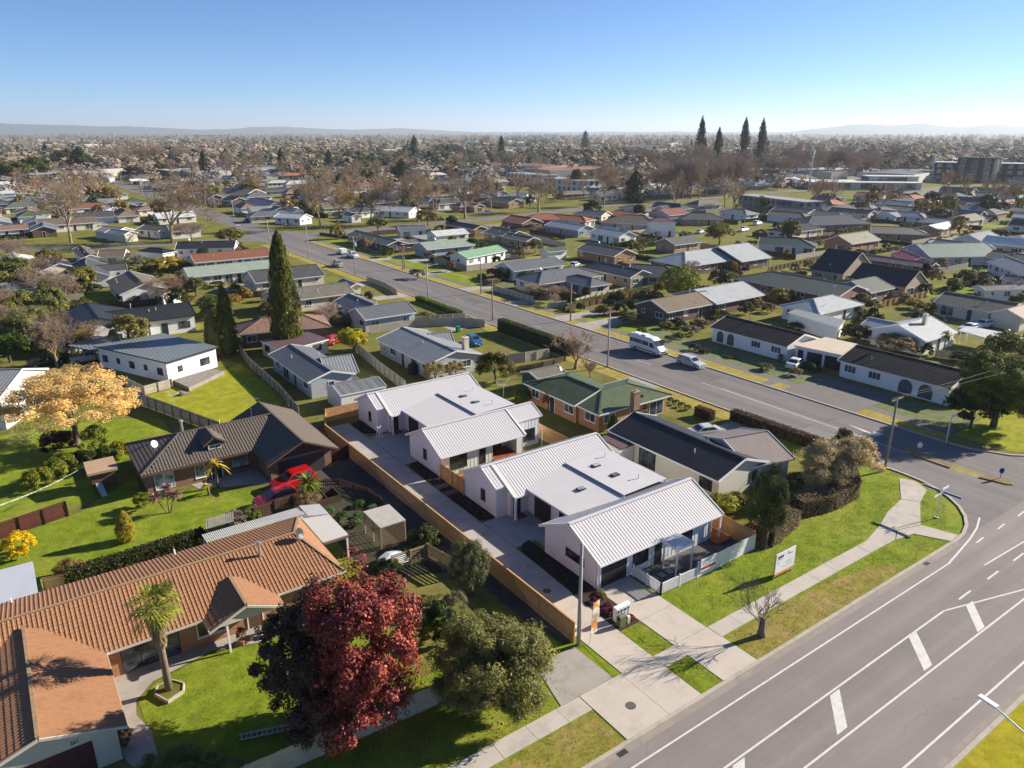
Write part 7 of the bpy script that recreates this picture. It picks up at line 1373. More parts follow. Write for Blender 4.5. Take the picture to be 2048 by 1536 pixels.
tower('taller grey cell tower before the bare wood', (1617, 384), 300); tower('cell tower in front of the black building', (1861, 362), 313)
# ---------------------------------------------------------------- signs and street furniture
BLUE = M('sign blue', (0.005, 0.06, 0.30), 0.4, 0.05); ORG = M('banner orange', (0.62, 0.27, 0.05), 0.6, 0.15, 3); REDS = M('sign red', (0.35, 0.02, 0.015), 0.5, 0.05); INK = M('print grey', (0.10, 0.11, 0.14), 0.6, 0.1)
g = at(1873, 1036); ss = thing('street_sign', 'street name post with crossed blue and white blades', 'sign', (g.x, g.y, 0)); m = MB(); m.tube([(g.x, g.y, 0), (g.x, g.y, 3.1)], .04, 8); m.build('post', WHITE, ss); m = MB(); m.tube([(g.x, g.y, 0.01), (g.x, g.y, .1)], .2, 10); m.build('footing', CONC2, ss)
for y0, y1 in ((-1.75, -.1), (.1, 1.75)): m = MB(); m.box(g.x - .02, g.y + y0, 2.62, g.x + .02, g.y + y1, 2.86); m.build('blade_border', WHITE, ss); m = MB(); m.box(g.x - .026, g.y + y0 + .04, 2.655, g.x + .026, g.y + y1 - .04, 2.825); m.build('blue_blade', BLUE, ss)
for x0, x1, z in ((-1.3, -.1, 2.45), (.1, 1.2, 2.85)): m = MB(); m.box(g.x + x0, g.y - .02, z, g.x + x1, g.y + .02, z + .2); m.build('white_blade', WHITE, ss)
# estate agent board beside the footpath
a_, b_ = at(1548, 1165), at(1583, 1147); sb = thing('sale_board', 'large white sale board standing by the footpath', 'sign', (a_.x, a_.y, 0)); ax, ay = a_.x + .2, 29.6; bw_ = 2.5
m = MB(); m.box(ax, ay - .03, .55, ax + bw_, ay + .03, 2.35); m.build('board', M('print white', (0.74, 0.74, 0.76), 0.5, 0.04), sb); m = MB(); m.box(ax, ay - .036, .32, ax + bw_, ay + .036, .56); m.build('orange_base', ORG, sb)
for x in (ax + .1, ax + bw_ - .1): m = MB(); m.box(x - .05, ay + .031, 0, x + .05, ay + .13, 2.3); m.build('post', PINE_PALE, sb)
for x0, z0, x1, z1 in ((.2, 1.85, .95, 2.1), (.25, 1.74, .8, 1.78), (1.5, 1.9, 1.58, 2.25), (1.6, 1.9, 2.1, 1.98), (1.3, 1.3, 2.2, 1.33), (1.3, 1.15, 2.1, 1.18), (.3, 1.3, .35, 1.6), (.9, .9, 2.3, .93)): m = MB(); m.box(ax + x0, ay - .036, z0, ax + x1, ay - .03, z1); m.build('print', INK, sb)
# small board on the white fence
fs = thing('fence_sign', 'white sign with red stripe fixed to the white fence', 'sign', (41.9, 33.2, 0)); m = MB(); m.box(41.95, 33.2, .55, 43.75, 33.25, 1.7); m.build('board', M('print white', (0.74, 0.74, 0.76)), fs); m = MB(); m.box(42.0, 33.19, .7, 43.7, 33.2, .92); m.build('red_stripe', REDS, fs)
for z, x1 in ((1.45, 43.2), (1.3, 43.0), (1.15, 42.6)): m = MB(); m.box(42.1, 33.19, z, x1, 33.199, z + .06); m.build('print', INK, fs)
# feather banner
g = at(1179, 1290); fb = thing('flag_banner', 'leaning orange and white feather banner by the driveway', 'banner', (g.x, g.y, 0)); m = MB(); m.tube([(g.x, g.y, 0), (g.x + .12, g.y + .05, 1.2), (g.x + .35, g.y + .12, 3.3)], .018, 5); m.build('pole', WHITE, fb); m = MB(); vs = []; N_ = 16
for i in range(N_ + 1): t = i / N_; p = Vector((g.x + .08 + .3 * t, g.y + .05 + .1 * t, .7 + 2.5 * t)); vs += [p, p + Vector((.62, .05 * math.sin(t * 9), .12))]
m.add(vs, [(2 * i, 2 * i + 1, 2 * i + 3, 2 * i + 2) for i in range(N_)])
def banner_mat():
    m_, t, n, b = nodes('banner cloth'); t.links.new(ramp(t, n, noise(t, n, 1.8, 3, geo_pos(n)), .47, .55, (0.62, 0.28, 0.05), (0.75, 0.70, 0.62)), b.inputs['Base Color']); b.inputs['Roughness'].default_value = .8; return m_
m.build('cloth', banner_mat(), fb)
# letterbox bank, meter box, meter
lb = thing('letterbox_bank', 'white bank of four letterboxes at the driveway', 'letterbox', (32.7, 32.9, 0))
for i in range(4):
    x = 32.45 + i * .33; m = MB(); m.box(x, 32.75, .1, x + .3, 33.15, 1.25); q = m.build('box', WHITE, lb); m = MB(); m.box(x + .08, 32.72, .9, x + .22, 32.752, 1.08); m.build('slot', DARKF, q); m = MB(); m.box(x + .13, 32.735, .15, x + .17, 32.752, .85); m.build('groove', INK, q)
m = MB(); m.box(32.4, 32.8, 1.25, 33.82, 33.1, 1.3); m.build('cap', WHITE, lb)
mbx = thing('utility_box', 'olive green utility box in front of the letterboxes', 'utility box', (32.5, 32.3, 0)); m = MB(); m.box(32.3, 32.2, 0, 32.85, 32.6, .8); m.tube([(32.3, 32.4, .8), (32.85, 32.4, .8)], .2, 10); m.build('case', M('utility green', (0.14, 0.15, 0.07), 0.7, 0.15), mbx); mbx = thing('utility_box', 'small cream utility box beside the green one', 'utility box', (33.2, 32.3, 0)); m = MB(); m.box(33.1, 32.25, 0, 33.35, 32.5, .55); m.tube([(33.1, 32.375, .55), (33.35, 32.375, .55)], .125, 8); m.build('case', PLASTC, mbx)
mbx = thing('utility_box', 'white meter box beside the dark power pole', 'utility box', (28.75, 33.2, 0)); m = MB(); m.box(28.68, 33.1, .3, 28.98, 33.3, 1.1); m.build('case', WHITE, mbx); m = MB(); m.box(28.73, 33.08, .7, 28.93, 33.1, .95); m.build('window', INK, mbx)
def keep_left(label, px, blue):
    g = at(*px); k = thing('keep_left_sign', label, 'sign', (g.x, g.y, 0)); m = MB(); m.tube([(g.x, g.y, .1), (g.x, g.y, .75)], .04, 6); m.build('post', M('orange post', (0.5, 0.15, 0.03), 0.5), k); m = MB(); d = Vector((-.75, -.66, 0)); a = Vector((-d.y, d.x, 0)); c = Vector((g.x, g.y, .95)); rim = [c + a * .26 * math.cos(t) + Vector((0, 0, .36 * math.sin(t))) for t in [i * math.pi / 8 for i in range(16)]]; m.add(rim + [p + d * .02 for p in rim], [tuple(range(16)), tuple(reversed(range(16, 32)))] + [(i, (i + 1) % 16, 16 + (i + 1) % 16, 16 + i) for i in range(16)]); m.build('disc', WHITE, k)
    if blue: m = MB(); m.bar(c + d * .03 - a * .12 - Vector((0, 0, .2)), c + d * .03 + a * .12 + Vector((0, 0, .1)), .1, .1); m.build('arrow', BLUE, k); m = MB(); m.poly([p + d * .025 + (c - p) * .12 for p in rim]); m.build('blue_face', BLUE, k)
keep_left('white disc sign on the far traffic island', (1837, 906), False); keep_left('blue keep left sign on the near traffic island', (2000, 958), True)
# manhole covers
for x, y, c_ in ((27.6, 26.2, 'round cover in the driveway apron'), (30.8, 38.9, 'round dark cover in the shared driveway')):
    o = thing('manhole_cover', c_, 'cover', (x, y, 0)); m = MB(); m.tube([(x, y, .02), (x, y, .058)], .33, 18); m.build('lid', M('cast iron', (0.10, 0.09, 0.085), 0.7, 0.2), o)
# rotary clothes lines
def hoist(label, px, h=2.0, r=1.5):
    g = at(*px); k = thing('clothes_line', label, 'clothes line', (g.x, g.y, 0)); m = MB(); m.tube([(g.x, g.y, 0), (g.x, g.y, h)], .03, 6); m.build('post', GALV, k); m = MB()
    for i in range(4): a = i * math.pi / 2 + .4; m.tube([(g.x, g.y, h - .3), (g.x + r * math.cos(a), g.y + r * math.sin(a), h + .25)], .02, 5)
    m.build('arms', GALV, k, kind='stuff'); m = MB()
    for f_ in (.4, .7, 1.0): m.tube([(g.x + r * f_ * math.cos(i * math.pi / 2 + .4), g.y + r * f_ * math.sin(i * math.pi / 2 + .4), h - .3 + .55 * f_) for i in range(5)], .008, 4)
    m.build('lines', WHITE, k, kind='stuff')
hoist('rotary clothes line behind the rear white house', (1007, 795)); hoist('rotary clothes line on the left lawn', (55, 905), 2.0, 2.0); hoist('pale rotary clothes line on the curved lawn', (350, 815), 1.8, 1.0)
# playhouse, trellis box, step ladder, lawn ladder, bin, tank, pots, covered boat, deck
g = at(225, 985); ph2 = thing('playhouse', 'timber playhouse on stilts beside the hedge row', 'playhouse', (g.x, g.y, 0)); m = MB(); m.box(g.x - 1.5, g.y + 1.0, .7, g.x + .6, g.y + 2.8, 1.9); m.build('wall', BRN, ph2); m = MB(); m.prism([(g.x - 1.8, g.y + .7), (g.x + .9, g.y + .7), (g.x + .9, g.y + 3.1), (g.x - 1.8, g.y + 3.1)], 1.95, [2.2, 2.2, 2.6, 2.6]); m.build('roof', M('plywood roof', (0.36, 0.25, 0.16), 0.8, 0.2), ph2); m = MB(); m.add([(g.x - 1.2, g.y + 1.0, .9), (g.x - .7, g.y + 1.0, .9), (g.x - .5, g.y - .8, .15), (g.x - 1.0, g.y - .8, .15)], [(0, 1, 2, 3)]); m.bar((g.x - 1.22, g.y + 1.0, .85), (g.x - 1.02, g.y - .8, .1), .04, .15); m.build('slide', M('slide grey', (0.4, 0.42, 0.45), 0.3), ph2)
for dx, dy in ((-1.4, 1.1), (.5, 1.1), (-1.4, 2.7), (.5, 2.7)): m = MB(); m.cbox((g.x + dx, g.y + dy, 0), .1, .1, .7); m.build('leg', BRN, ph2)
tb = thing('trellis_box', 'trellis garden cage with pale flat roof', 'garden cage', (24.1, 53.5, 0)); m = MB(); m.prism([(22.9, 51.8), (25.3, 51.8), (25.4, 55.2), (22.9, 55.3)], 2.1, 2.2); m.build('roof', M('weathered sheet', (0.40, 0.38, 0.34), 0.8, 0.15, 2), tb); m = MB()
for i in range(11): z = .2 + i * .17; m.bar((22.95, 51.85, z), (25.3, 51.85, z), .02, .06); m.bar((22.95, 51.85, z), (22.95, 55.25, z), .02, .02)
m.build('lattice', M('lattice brown', (0.20, 0.13, 0.07), 0.85, 0.2), tb, kind='stuff')
for x, y in ((22.95, 51.9), (25.25, 51.9), (22.95, 55.2), (25.3, 55.1), (22.95, 53.5)): m = MB(); m.cbox((x, y, 0), .1, .1, 2.1); m.build('post', PINE_PALE, tb)
sl2 = thing('step_ladder', 'small white step ladder on the rear courtyard', 'ladder', (33.6, 74.6, 0))
for s_ in (-1, 1):
    for e in (-.35, .35): m = MB(); m.bar((33.6 + s_ * .22, 74.6 + e, .05), (33.6 + s_ * .18, 74.6, 1.5), .05, .04); m.build('rail', WHITE, sl2)
for i in range(5): m = MB(); m.bar((33.4, 74.6 - .3 + i * .05, .3 + i * .25), (33.8, 74.6 - .3 + i * .05, .3 + i * .25), .1, .03); m.build('tread', WHITE, sl2)
g0, g1 = at(478, 1478), at(600, 1452); ld = thing('ladder', 'long grey ladder lying on the shaded front lawn', 'ladder', (g0.x, g0.y, 0)); d = (g1 - g0).normalized(); s_ = Vector((-d.y, d.x)) * .22
for q in (-1, 1): m = MB(); m.bar((*(g0 + s_ * q), .06), (*(g1 + s_ * q), .06), .05, .07); m.build('rail', GALV, ld)
for i in range(12): p = g0.lerp(g1, (i + .5) / 12); m = MB(); m.bar((*(p - s_), .08), (*(p + s_), .08), .04, .04); m.build('rung', GALV, ld)
g = at(916, 664); bn = thing('wheelie_bin', 'green wheelie bin by the pale stepped fence', 'bin', (g.x, g.y, 0)); m = MB(); m.cbox((g.x, g.y, .05), .6, .65, .95); m.build('body', M('bin green', (0.01, 0.20, 0.06), 0.5), bn); m = MB(); m.cbox((g.x, g.y, 1.0), .66, .72, .08); m.build('lid', M('bin lid', (0.01, 0.28, 0.08), 0.5), bn)
g = at(826, 748); bk = thing('water_tank', 'black water tank beside the pale grey house', 'tank', (g.x, g.y, 0)); m = MB(); m.tube([(g.x, g.y, .1), (g.x, g.y, 1.4), (g.x, g.y, 1.7)], [.75, .75, .3], 16); m.build('tank', BLKP, bk); m = MB(); m.tube([(g.x, g.y, 1.7), (g.x, g.y, 1.8)], .2, 10); m.build('cap', BLKP, bk)
cb = thing('tarp_pile', 'pile under pale tarpaulin behind the lattice', 'tarp', (22.4, 49.4, 0)); m = MB(); q = [(21.2, 48.6), (22.6, 48.4), (24.2, 49.0), (24.0, 50.2), (22.6, 50.7), (21.4, 50.0)]; cx, cy = 22.6, 49.5; v = [(x, y, .1) for x, y in q] + [(cx + (x - cx) * .75, cy + (y - cy) * .7, .7) for x, y in q] + [(cx, cy, .95)]; m.add(v, [(i, (i + 1) % 6, 6 + (i + 1) % 6, 6 + i) for i in range(6)] + [(6 + i, 6 + (i + 1) % 6, 12) for i in range(6)]); m.build('tarp', M('tarp pale', (0.50, 0.52, 0.56), 0.5, 0.1, 2), cb)
for i, (x, y, c_, lbl) in enumerate(((11.2, 46.0, (0.30, 0.25, 0.02), 'blue pot with lemon plant by the porch'), (9.5, 46.2, (0.25, 0.12, 0.05), 'terracotta pot with copper plant by the porch'), (12.3, 46.1, (0.10, 0.06, 0.04), 'pot with dark plant at the porch post'))):
    o = thing('potted_plant', lbl, 'plant', (x, y, 0)); m = MB(); m.tube([(x, y, .03), (x, y, .4)], [.17, .24], 10); m.build('pot', M('pot %d' % i, ((0.10, 0.25, 0.32), (0.35, 0.14, 0.07), (0.2, 0.12, 0.09))[i], 0.4), o); c = link('crown', proto('mid', i), o); c.color = (*c_, 1); c.location = (0, 0, .9); c.scale = (.35, .35, .55)
g = at(392, 770); dk = thing('timber_deck', 'raised timber deck with steps at the flat roofed house', 'deck', (g.x, g.y, 0)); q = [P(x, y, .6) for x, y in ((345, 760), (378, 775), (448, 742), (420, 738))]; m = MB(); m.prism([tuple(p.xy) for p in (q if (q[1] - q[0]).cross(q[2] - q[0]).z > 0 else q[::-1])], 0.05, .6); m.build('platform', PINE_OLD, dk); m = MB()
for i in range(3): m.cbox((P(365, 790).x + i * .3, P(365, 790).y, 0), .3, 1.0, .5 - i * .17)
m.build('step', PINE_OLD, dk)
# bunting line over the left lawn
m = MB(); a = P(0, 1010, 3.0); b = P(182, 925, 2.2); m.tube([a.lerp(b, i / 14) - Vector((0, 0, 1.2 * (i / 14) * (1 - i / 14))) for i in range(15)], .012, 4)
for i in range(60):
    t = i / 90 ; p = a.lerp(b, t) - Vector((0, 0, 1.2 * t * (1 - t)))
    if random.random() < .7: m.cbox((p.x, p.y, p.z - .08), .09, .05, .1)
m.build('garden_line', WHITE, label='thin line with white pegs strung over the left lawn', cat='clothes line', kind='thing')
# raised beds and a log pile in the vegetable garden
sheet('garden_soil', [(20.3, 48.6), (27.8, 44.5), (27.9, 57), (26.2, 61.5), (24.6, 65), (20.8, 66), (20.3, 58.8)], M('garden soil', (0.05, 0.042, 0.025), .95, .5, 1.5, 12, .6, 20, stain=(0.07, 0.10, 0.015), stain_amt=.8, stain_scale=.8), 0.016)
sheet('lawn', rect(18.2, 47.9, 20.3, 56.8), GRASS, 0.018)
vb = thing('compost_bins', 'timber compost bins with logs by the low brown fence', 'compost bin', (22, 63, 0)); 
for x in (20.9, 22.2, 23.5): m = MB(); m.box(x, 62.3, 0, x + .08, 64.0, .8); m.build('side', BRNFENCE, vb)
m = MB(); m.box(20.9, 62.25, 0, 23.6, 62.31, .7); m.build('front', BRNFENCE, vb); m = MB(); m.box(20.9, 64.0, 0, 23.6, 64.06, .9); m.build('back', BRNFENCE, vb)
for i, (x, y) in enumerate(((21.7, 60.5), (22.4, 59.0), (21.9, 57.8), (22.8, 57.0), (24.6, 60.2), (25.2, 58.6), (23.6, 58.0))): shrub('leafy vegetable clump in the kitchen garden', (x, y), .7, .6, ((0.09, 0.15, 0.05), (0.05, 0.10, 0.02), (0.12, 0.15, 0.10))[i % 3], group='kitchen garden clumps')
rs = thing('lean_shelter', 'small shelter with slatted grey roof beside the dark hedge', 'shelter', (12, 61.5, 0)); m = MB()
for i in range(14): m.bar((10.9 + i * .17, 60.6, 1.9), (11.3 + i * .17, 62.2, 2.05), .12, .03)
m.build('roof_slats', PINE_OLD, rs, kind='stuff')
for x, y in ((10.95, 60.7), (13.1, 60.7), (11.3, 62.1), (13.4, 62.1)): m = MB(); m.cbox((x, y, 0), .1, .1, 1.9); m.build('post', REDSTAIN, rs)
# plants in the new beds
for i, (x, y) in enumerate([(33.2 + .35 * math.sin(i * 2.1), 37.8 + i * .62) for i in range(12)] + [(33.3 + .3 * math.sin(i * 1.7), 51.6 + i * .6) for i in range(8)] + [(33.3 + .3 * math.cos(i * 2.3), 60.4 + i * .62) for i in range(9)] + [(33.3, 76.8 + i * .7) for i in range(5)]): shrub('tiny new plant in the black mulch bed', (x, y), .22, .16, (0.09, 0.085, 0.03), group='new plants in the mulch beds', name='bedding_plant')
for i, (x, y, c_) in enumerate(((32.8, 35.6, (0.12, 0.02, 0.05)), (33.3, 34.6, (0.16, 0.03, 0.07)), (32.6, 34.2, (0.12, 0.02, 0.05)), (33.7, 35.7, (0.18, 0.15, 0.05)), (33.6, 32.5, (0.20, 0.03, 0.03)), (33.0, 33.8, (0.12, 0.02, 0.05)), (33.9, 36.2, (0.2, 0.17, 0.1)))): shrub('low pink leaved plant in the brown mulch bed', (x, y), .45, .38, c_, group='pink plants in the mulch bed', name='bedding_plant')
# ---------------------------------------------------------------- town beyond, woods, hills, haze
def where(p): return ('the left', 'the middle', 'the right')[min(2, max(0, int(project((p.x, p.y, 0))[0] // 683)))]
rr = random.Random(77); HC = [o.location.xy.copy() for o in COL.objects if o.parent is None and o.get('category') in ('house', 'garage', 'shed', 'outbuilding', 'carport')]
def hides(p):
    x, y, _ = project((p.x, p.y, 0)); return (1845 < x < 2075 and 330 < y < 390) or (1005 < x < 1175 and 358 < y < 392) or (1615 < x < 1860 and 366 < y < 398) or (1470 < x < 1625 and 396 < y < 428)
def on_road(p): return hides(p) or (66 < p.x < 93 and p.y < 720) or (240 < p.y < 292 and -70 < p.x < 430) or p.y < 30
def free(p, d): return not on_road(p) and all((p - q).length > d for q in HC)
# landmark buildings
def block(label, px, z, roofm, wallm, storeys, cols, name='building', win=None, frame=None, th=.3, cat='building'):
    """flat roofed block from its roof outline, with rows of windows on the faces in view"""
    a_, b_ = P(*px[0], z), P(*px[1], z); n0 = Vector((-(b_ - a_).y, (b_ - a_).x, 0)).normalized() * px[2]; n0 = n0 if n0.dot(a_) > 0 else -n0; pts = [a_, b_, b_ + n0, a_ + n0]; c = sum((p.xy for p in pts), Vector((0, 0))) / len(pts)
    if sum((pts[i].x * pts[(i + 1) % len(pts)].y - pts[(i + 1) % len(pts)].x * pts[i].y) for i in range(len(pts))) < 0: pts.reverse()
    root = thing(name, label, cat, (c.x, c.y, 0)); q = [tuple(p.xy) for p in pts]; m = MB(); m.prism(q, z - th, z); m.build('roof', roofm, root); ins = [c + (Vector(p) - c) * .97 for p in q]; m = MB(); m.prism([tuple(p) for p in ins], 0, z - th); m.build('wall', wallm, root); HC.append(c)
    for i in range(len(ins)):
        a, b = ins[i], ins[(i + 1) % len(ins)]; d = (b - a).normalized(); n_ = Vector((d.y, -d.x)); L = (b - a).length
        if (CAMXY - (a + b) / 2).dot(n_) < 0 or L < 4: continue
        k = max(1, int(L / cols))
        for s_ in range(storeys):
            zz = z * s_ / storeys
            for j in range(k): window(root, a + d * ((j + .5) * L / k), d, n_, cols * .55, zz + .8, zz + z / storeys - .7, frame or DARKF, 1, win, sill=False, depth=.12)
    return root
LG = M('pale grey roof sheet', (0.30, 0.32, 0.33), 0.6, 0.1); WB = M('white block wall', (0.68, 0.67, 0.65), 0.7, 0.06); BLKW = M('black cladding', (0.03, 0.03, 0.035), 0.7, 0.15)
block('white two storey apartment block with grey roof, left part', ((1012, 345), (1085, 351), 14), 7.0, LG, WB, 2, 4.5); block('white two storey apartment block with grey roof, right part', ((1085, 355), (1165, 362), 14), 7.0, LG, WB, 2, 4.5)
block('long two storey motel with balcony rows', ((1475, 389), (1612, 404), 10), 6.0, LG, M('motel grey', (0.20, 0.20, 0.22), 0.7, 0.2), 2, 3.5); block('black three storey building with lit edge at right', ((1868, 324), (2080, 328), 20), 13.0, M('white edge roof', (0.55, 0.55, 0.56), 0.6, 0.1), BLKW, 3, 6.0, win=glass_mat('grey pane', (0.08, 0.085, 0.09))); block('black roof plant room on the three storey building', ((1915, 314), (1992, 316), 10), 17.0, BLKW, BLKW, 1, 8.0)
block('cream single storey civic hall with wide roof', ((1622, 364), (1848, 366), 30), 4.5, M('cream roof', (0.55, 0.54, 0.50), 0.7, 0.08), M('cream hall wall', (0.52, 0.51, 0.46), 0.8, 0.06), 1, 12.0); block('raised cream roof of the civic hall', ((1735, 352), (1840, 353), 14), 7.5, M('cream roof', (0.55, 0.54, 0.50)), M('cream hall wall', (0.52, 0.51, 0.46)), 1, 30); block('wide white stadium roof on the skyline', ((383, 268.5), (432, 269.5), 60), 14.0, M('stadium white', (0.7, 0.7, 0.7), 0.5, 0.05), WB, 1, 60)
H('white mansion with red gabled roof among the bare trees', [W((1243, 311), (1285, 309), (1265, 322), ze=8.0), W((1262, 306), (1270, 314), (1250, 322), ze=8.0, snap=30)], 'red', BOARDW, win=True)
for i, (a, b, e, rf_, wl_) in enumerate((((1095, 321), (1120, 322), (1108, 331), 'brown', PLASTC), ((1125, 320), (1140, 322), (1132, 330), 'brown', PLASTC), ((1148, 320), (1180, 321), (1160, 332), 'grey', PLASTT), ((1180, 318), (1195, 321), (1188, 330), 'slate', PLASTT), ((1262, 318), (1285, 318), (1275, 330), 'charcoal', PLASTC), ((1225, 318), (1240, 322), (1230, 332), 'brown', PLASTT), ((1300, 322), (1330, 328), (1312, 334), 'terracotta', BRICKR))): H(('first', 'second', 'third', 'fourth', 'fifth', 'sixth', 'seventh')[i] + ' of the tall gabled houses behind the apartments', [W(a, b, e, ze=5.5, snap=40)], rf_, wl_)
# ordinary houses filling the blocks
ROOFS = ['charcoal', 'slate', 'grey', 'brown_t', 'olive_t', 'moss', 'black', 'light', 'pale', 'olive', 'terracotta_t', 'slate', 'charcoal_t', 'rust', 'green', 'grey', 'white', 'orange_t']; WALLS = [BOARDW, PLASTW, BRICKT, BRICKR, PLASTC, BOARDC, BOARDG, BRICKD]
ROOFN = dict(charcoal='charcoal', slate='slate', grey='grey', brown_t='brown', olive_t='olive brown', moss='moss green', black='black', light='light grey', pale='pale', olive='olive', terracotta_t='terracotta', charcoal_t='dark', rust='rust', green='green', white='white', orange_t='orange'); WALLN = ('white', 'white', 'tan brick', 'red brick', 'cream', 'cream', 'grey', 'brown brick'); cnt = 0; tries = 0
LOTS = list(HC); NAUTH = len(LOTS)
while cnt < 205 and tries < 20000:
    tries += 1; x, y = rr.uniform(-40, 2090), 368 + 235 * rr.random() ** 1.35; p = at(x, y)
    if y > 446 and 190 < x < 1830: continue
    if not free(p, 13.8): continue
    HC.append(p); LOTS.append(p); cnt += 1; ang = rr.choice((0, math.pi / 2)) + rr.gauss(0, .06); L, Wd = rr.uniform(12, 19), rr.uniform(7.5, 9.5); kd = rr.choice(('gg', 'hh', 'gg', 'hg')); wi = rr.randrange(8); rk = rr.choice(ROOFS); ws = [Wing(p, L, Wd, ang, kd, 2.5, rr.choice((17, 20, 24)))]
    if rr.random() < .5: ws.append(Wing(p + v2(ang) * rr.uniform(-3, 3) + v2(ang + math.pi / 2) * rr.choice((-1, 1)) * 4, rr.uniform(7, 10), 6.5, ang + math.pi / 2, 'gg', 2.5, 20))
    side_ = 'left of the side street' if p.x < 75 else 'right of the side street'; house('%s house with %s roof among the houses %s' % (WALLN[wi], ROOFN[rk], side_), ws, RC[rk], WALLS[wi], group='houses filling the blocks', dens=4.0)
FARW, FARR = objcol_mat('far wall', .8, .2), objcol_mat('far roof', .6, .3)
def far_proto(k):
    w_ = Wing((0, 0), (15, 18, 13, 20)[k], (8.5, 9, 8, 9.5)[k], 0, ('gg', 'hh', 'hg', 'gg')[k], 2.5, (20, 22, 20, 18)[k]); a = MB(); b = MB(); hl, hw = w_.hl, w_.hw; a0 = hw if w_.ends[0] == 'h' else 0; a1 = hw if w_.ends[1] == 'h' else 0
    a.box(-hl + .4, -hw + .5, 0, hl - .4, hw - .5, 2.45)
    for e, sg in ((0, -1), (1, 1)):
        if w_.ends[e] == 'g': a.poly([(sg * (hl - .4), -hw + .5, 2.45), (sg * (hl - .4), hw - .5, 2.45), (sg * (hl - .4), 0, w_.zr - .1)])
    slope(b, w_.pt(-hl, -hw, 2.5), w_.u, w_.v, 2 * hl, hw, w_.zr - 2.5, a0, a1); slope(b, w_.pt(hl, hw, 2.5), -w_.u, -w_.v, 2 * hl, hw, w_.zr - 2.5, a1, a0)
    if a0: slope(b, w_.pt(-hl, hw, 2.5), -w_.v, w_.u, 2 * hw, hw, w_.zr - 2.5, hw, hw)
    if a1: slope(b, w_.pt(hl, -hw, 2.5), w_.v, -w_.u, 2 * hw, hw, w_.zr - 2.5, hw, hw)
    c = MB()
    for i in range(4): x = -hl + 2 + i * (2 * hl - 4) / 3; c.box(x - .9, -hw + .46, .9, x + .9, hw - .46, 2.0)
    return a.build('far_wall', FARW, data_only=True), b.build('far_roof', FARR, data_only=True), c.build('far_windows', GLASS, data_only=True)
FP = [far_proto(k) for k in range(4)]; RCOL = [(0.08, 0.082, 0.088), (0.12, 0.125, 0.13), (0.22, 0.23, 0.23), (0.15, 0.12, 0.10), (0.42, 0.43, 0.43), (0.11, 0.12, 0.10), (0.36, 0.14, 0.07), (0.6, 0.6, 0.6), (0.16, 0.165, 0.175)]; WCOL = [(0.68, 0.67, 0.64), (0.62, 0.58, 0.5), (0.35, 0.22, 0.16), (0.7, 0.7, 0.7), (0.4, 0.33, 0.26)]
cnt = tries = 0
while cnt < 290 and tries < 15000:
    tries += 1; y = 298 + 78 * rr.random() ** .8; p = at(rr.uniform(-40, 2090), y)
    if not free(p, 14): continue
    HC.append(p); cnt += 1; k = rr.randrange(4); root = thing('far_house', '%s distant house in the far blocks at %s' % (rr.choice(('pale', 'grey', 'dark')) if False else 'small', ('the left', 'the middle', 'the right')[min(2, max(0, int(project((p.x, p.y, 0))[0] // 683)))]), 'house', (p.x, p.y, 0), 'distant houses'); root.rotation_euler[2] = rr.choice((0, math.pi / 2)) + rr.gauss(0, .12)
    for nm, me, cl in zip(('wall', 'roof', 'windows'), FP[k], (rr.choice(WCOL), rr.choice(RCOL), (0, 0, 0))):
        o = link(nm, me, root); o.color = (*cl, 1)
        if nm == 'windows': o['kind'] = 'stuff'
# plots: lawns, yards, drives and fences round the houses
PLOT = [GRASS, GRASS, GRASS_DRY, GRASS_SHADE, SEAL, CONC3, MULCH2, GRASS]; FM = [PINE_OLD, PINE_PALE, BRNFENCE, PINE_OLD, BOARDG]; nf = 0
for i, p in enumerate(LOTS):
    if p.length < 95 or p.length > 420 or (p.x < 66 and p.y < 88): continue
    own = i >= NAUTH
    if not own and p.length < 165: continue
    for k in range(3):
        c = p + Vector((rr.uniform(-9, 9), rr.uniform(-9, 9))); a, b = rr.uniform(2.5, 7), rr.uniform(2.5, 7); q = [(c.x - a, c.y - b), (c.x + a, c.y - b), (c.x + a, c.y + b), (c.x - a, c.y + b)]
        if any(on_road(Vector(t)) or (70 < t[0] < 92 and t[1] < 250) for t in q): continue
        sheet('lawn' if PLOT[(i + k) % 8] in (GRASS, GRASS_DRY, GRASS_SHADE) else 'yard', q, PLOT[(i + k) % 8], 0.013 + 0.00007 * (3 * i + k))
    if not own and p.length < 190: continue
    for dx, dy, ex, ey in rr.sample([(-10, -10, 10, -10), (10, -10, 10, 10), (-10, 10, 10, 10), (-10, -10, -10, 10)], 2):
        a, b = p + Vector((dx, dy)), p + Vector((ex, ey))
        if on_road(a) or on_road(b) or any((a.lerp(b, t) - h_).length < 7 for t in (.1, .3, .5, .7, .9) for h_ in HC): continue
        nf += 1
        if rr.random() < .7: fence('%s boundary fence between the gardens at %s' % (('weathered grey', 'pale', 'dark brown', 'weathered grey', 'painted grey')[nf % 5], where(p)), [tuple(a), tuple(b)], rr.uniform(1.1, 1.7), FM[nf % 5], style='solid', posts=False, group='boundary fences of the middle gardens')
        else: hedge('clipped boundary hedge between the gardens at %s' % where(p), [tuple(a), tuple(b)], rr.uniform(1.0, 1.8), 1.1, rr.choice(((0.05, 0.065, 0.02), (0.09, 0.10, 0.03), (0.10, 0.07, 0.045))), 14, .22, group='boundary hedges of the middle gardens')
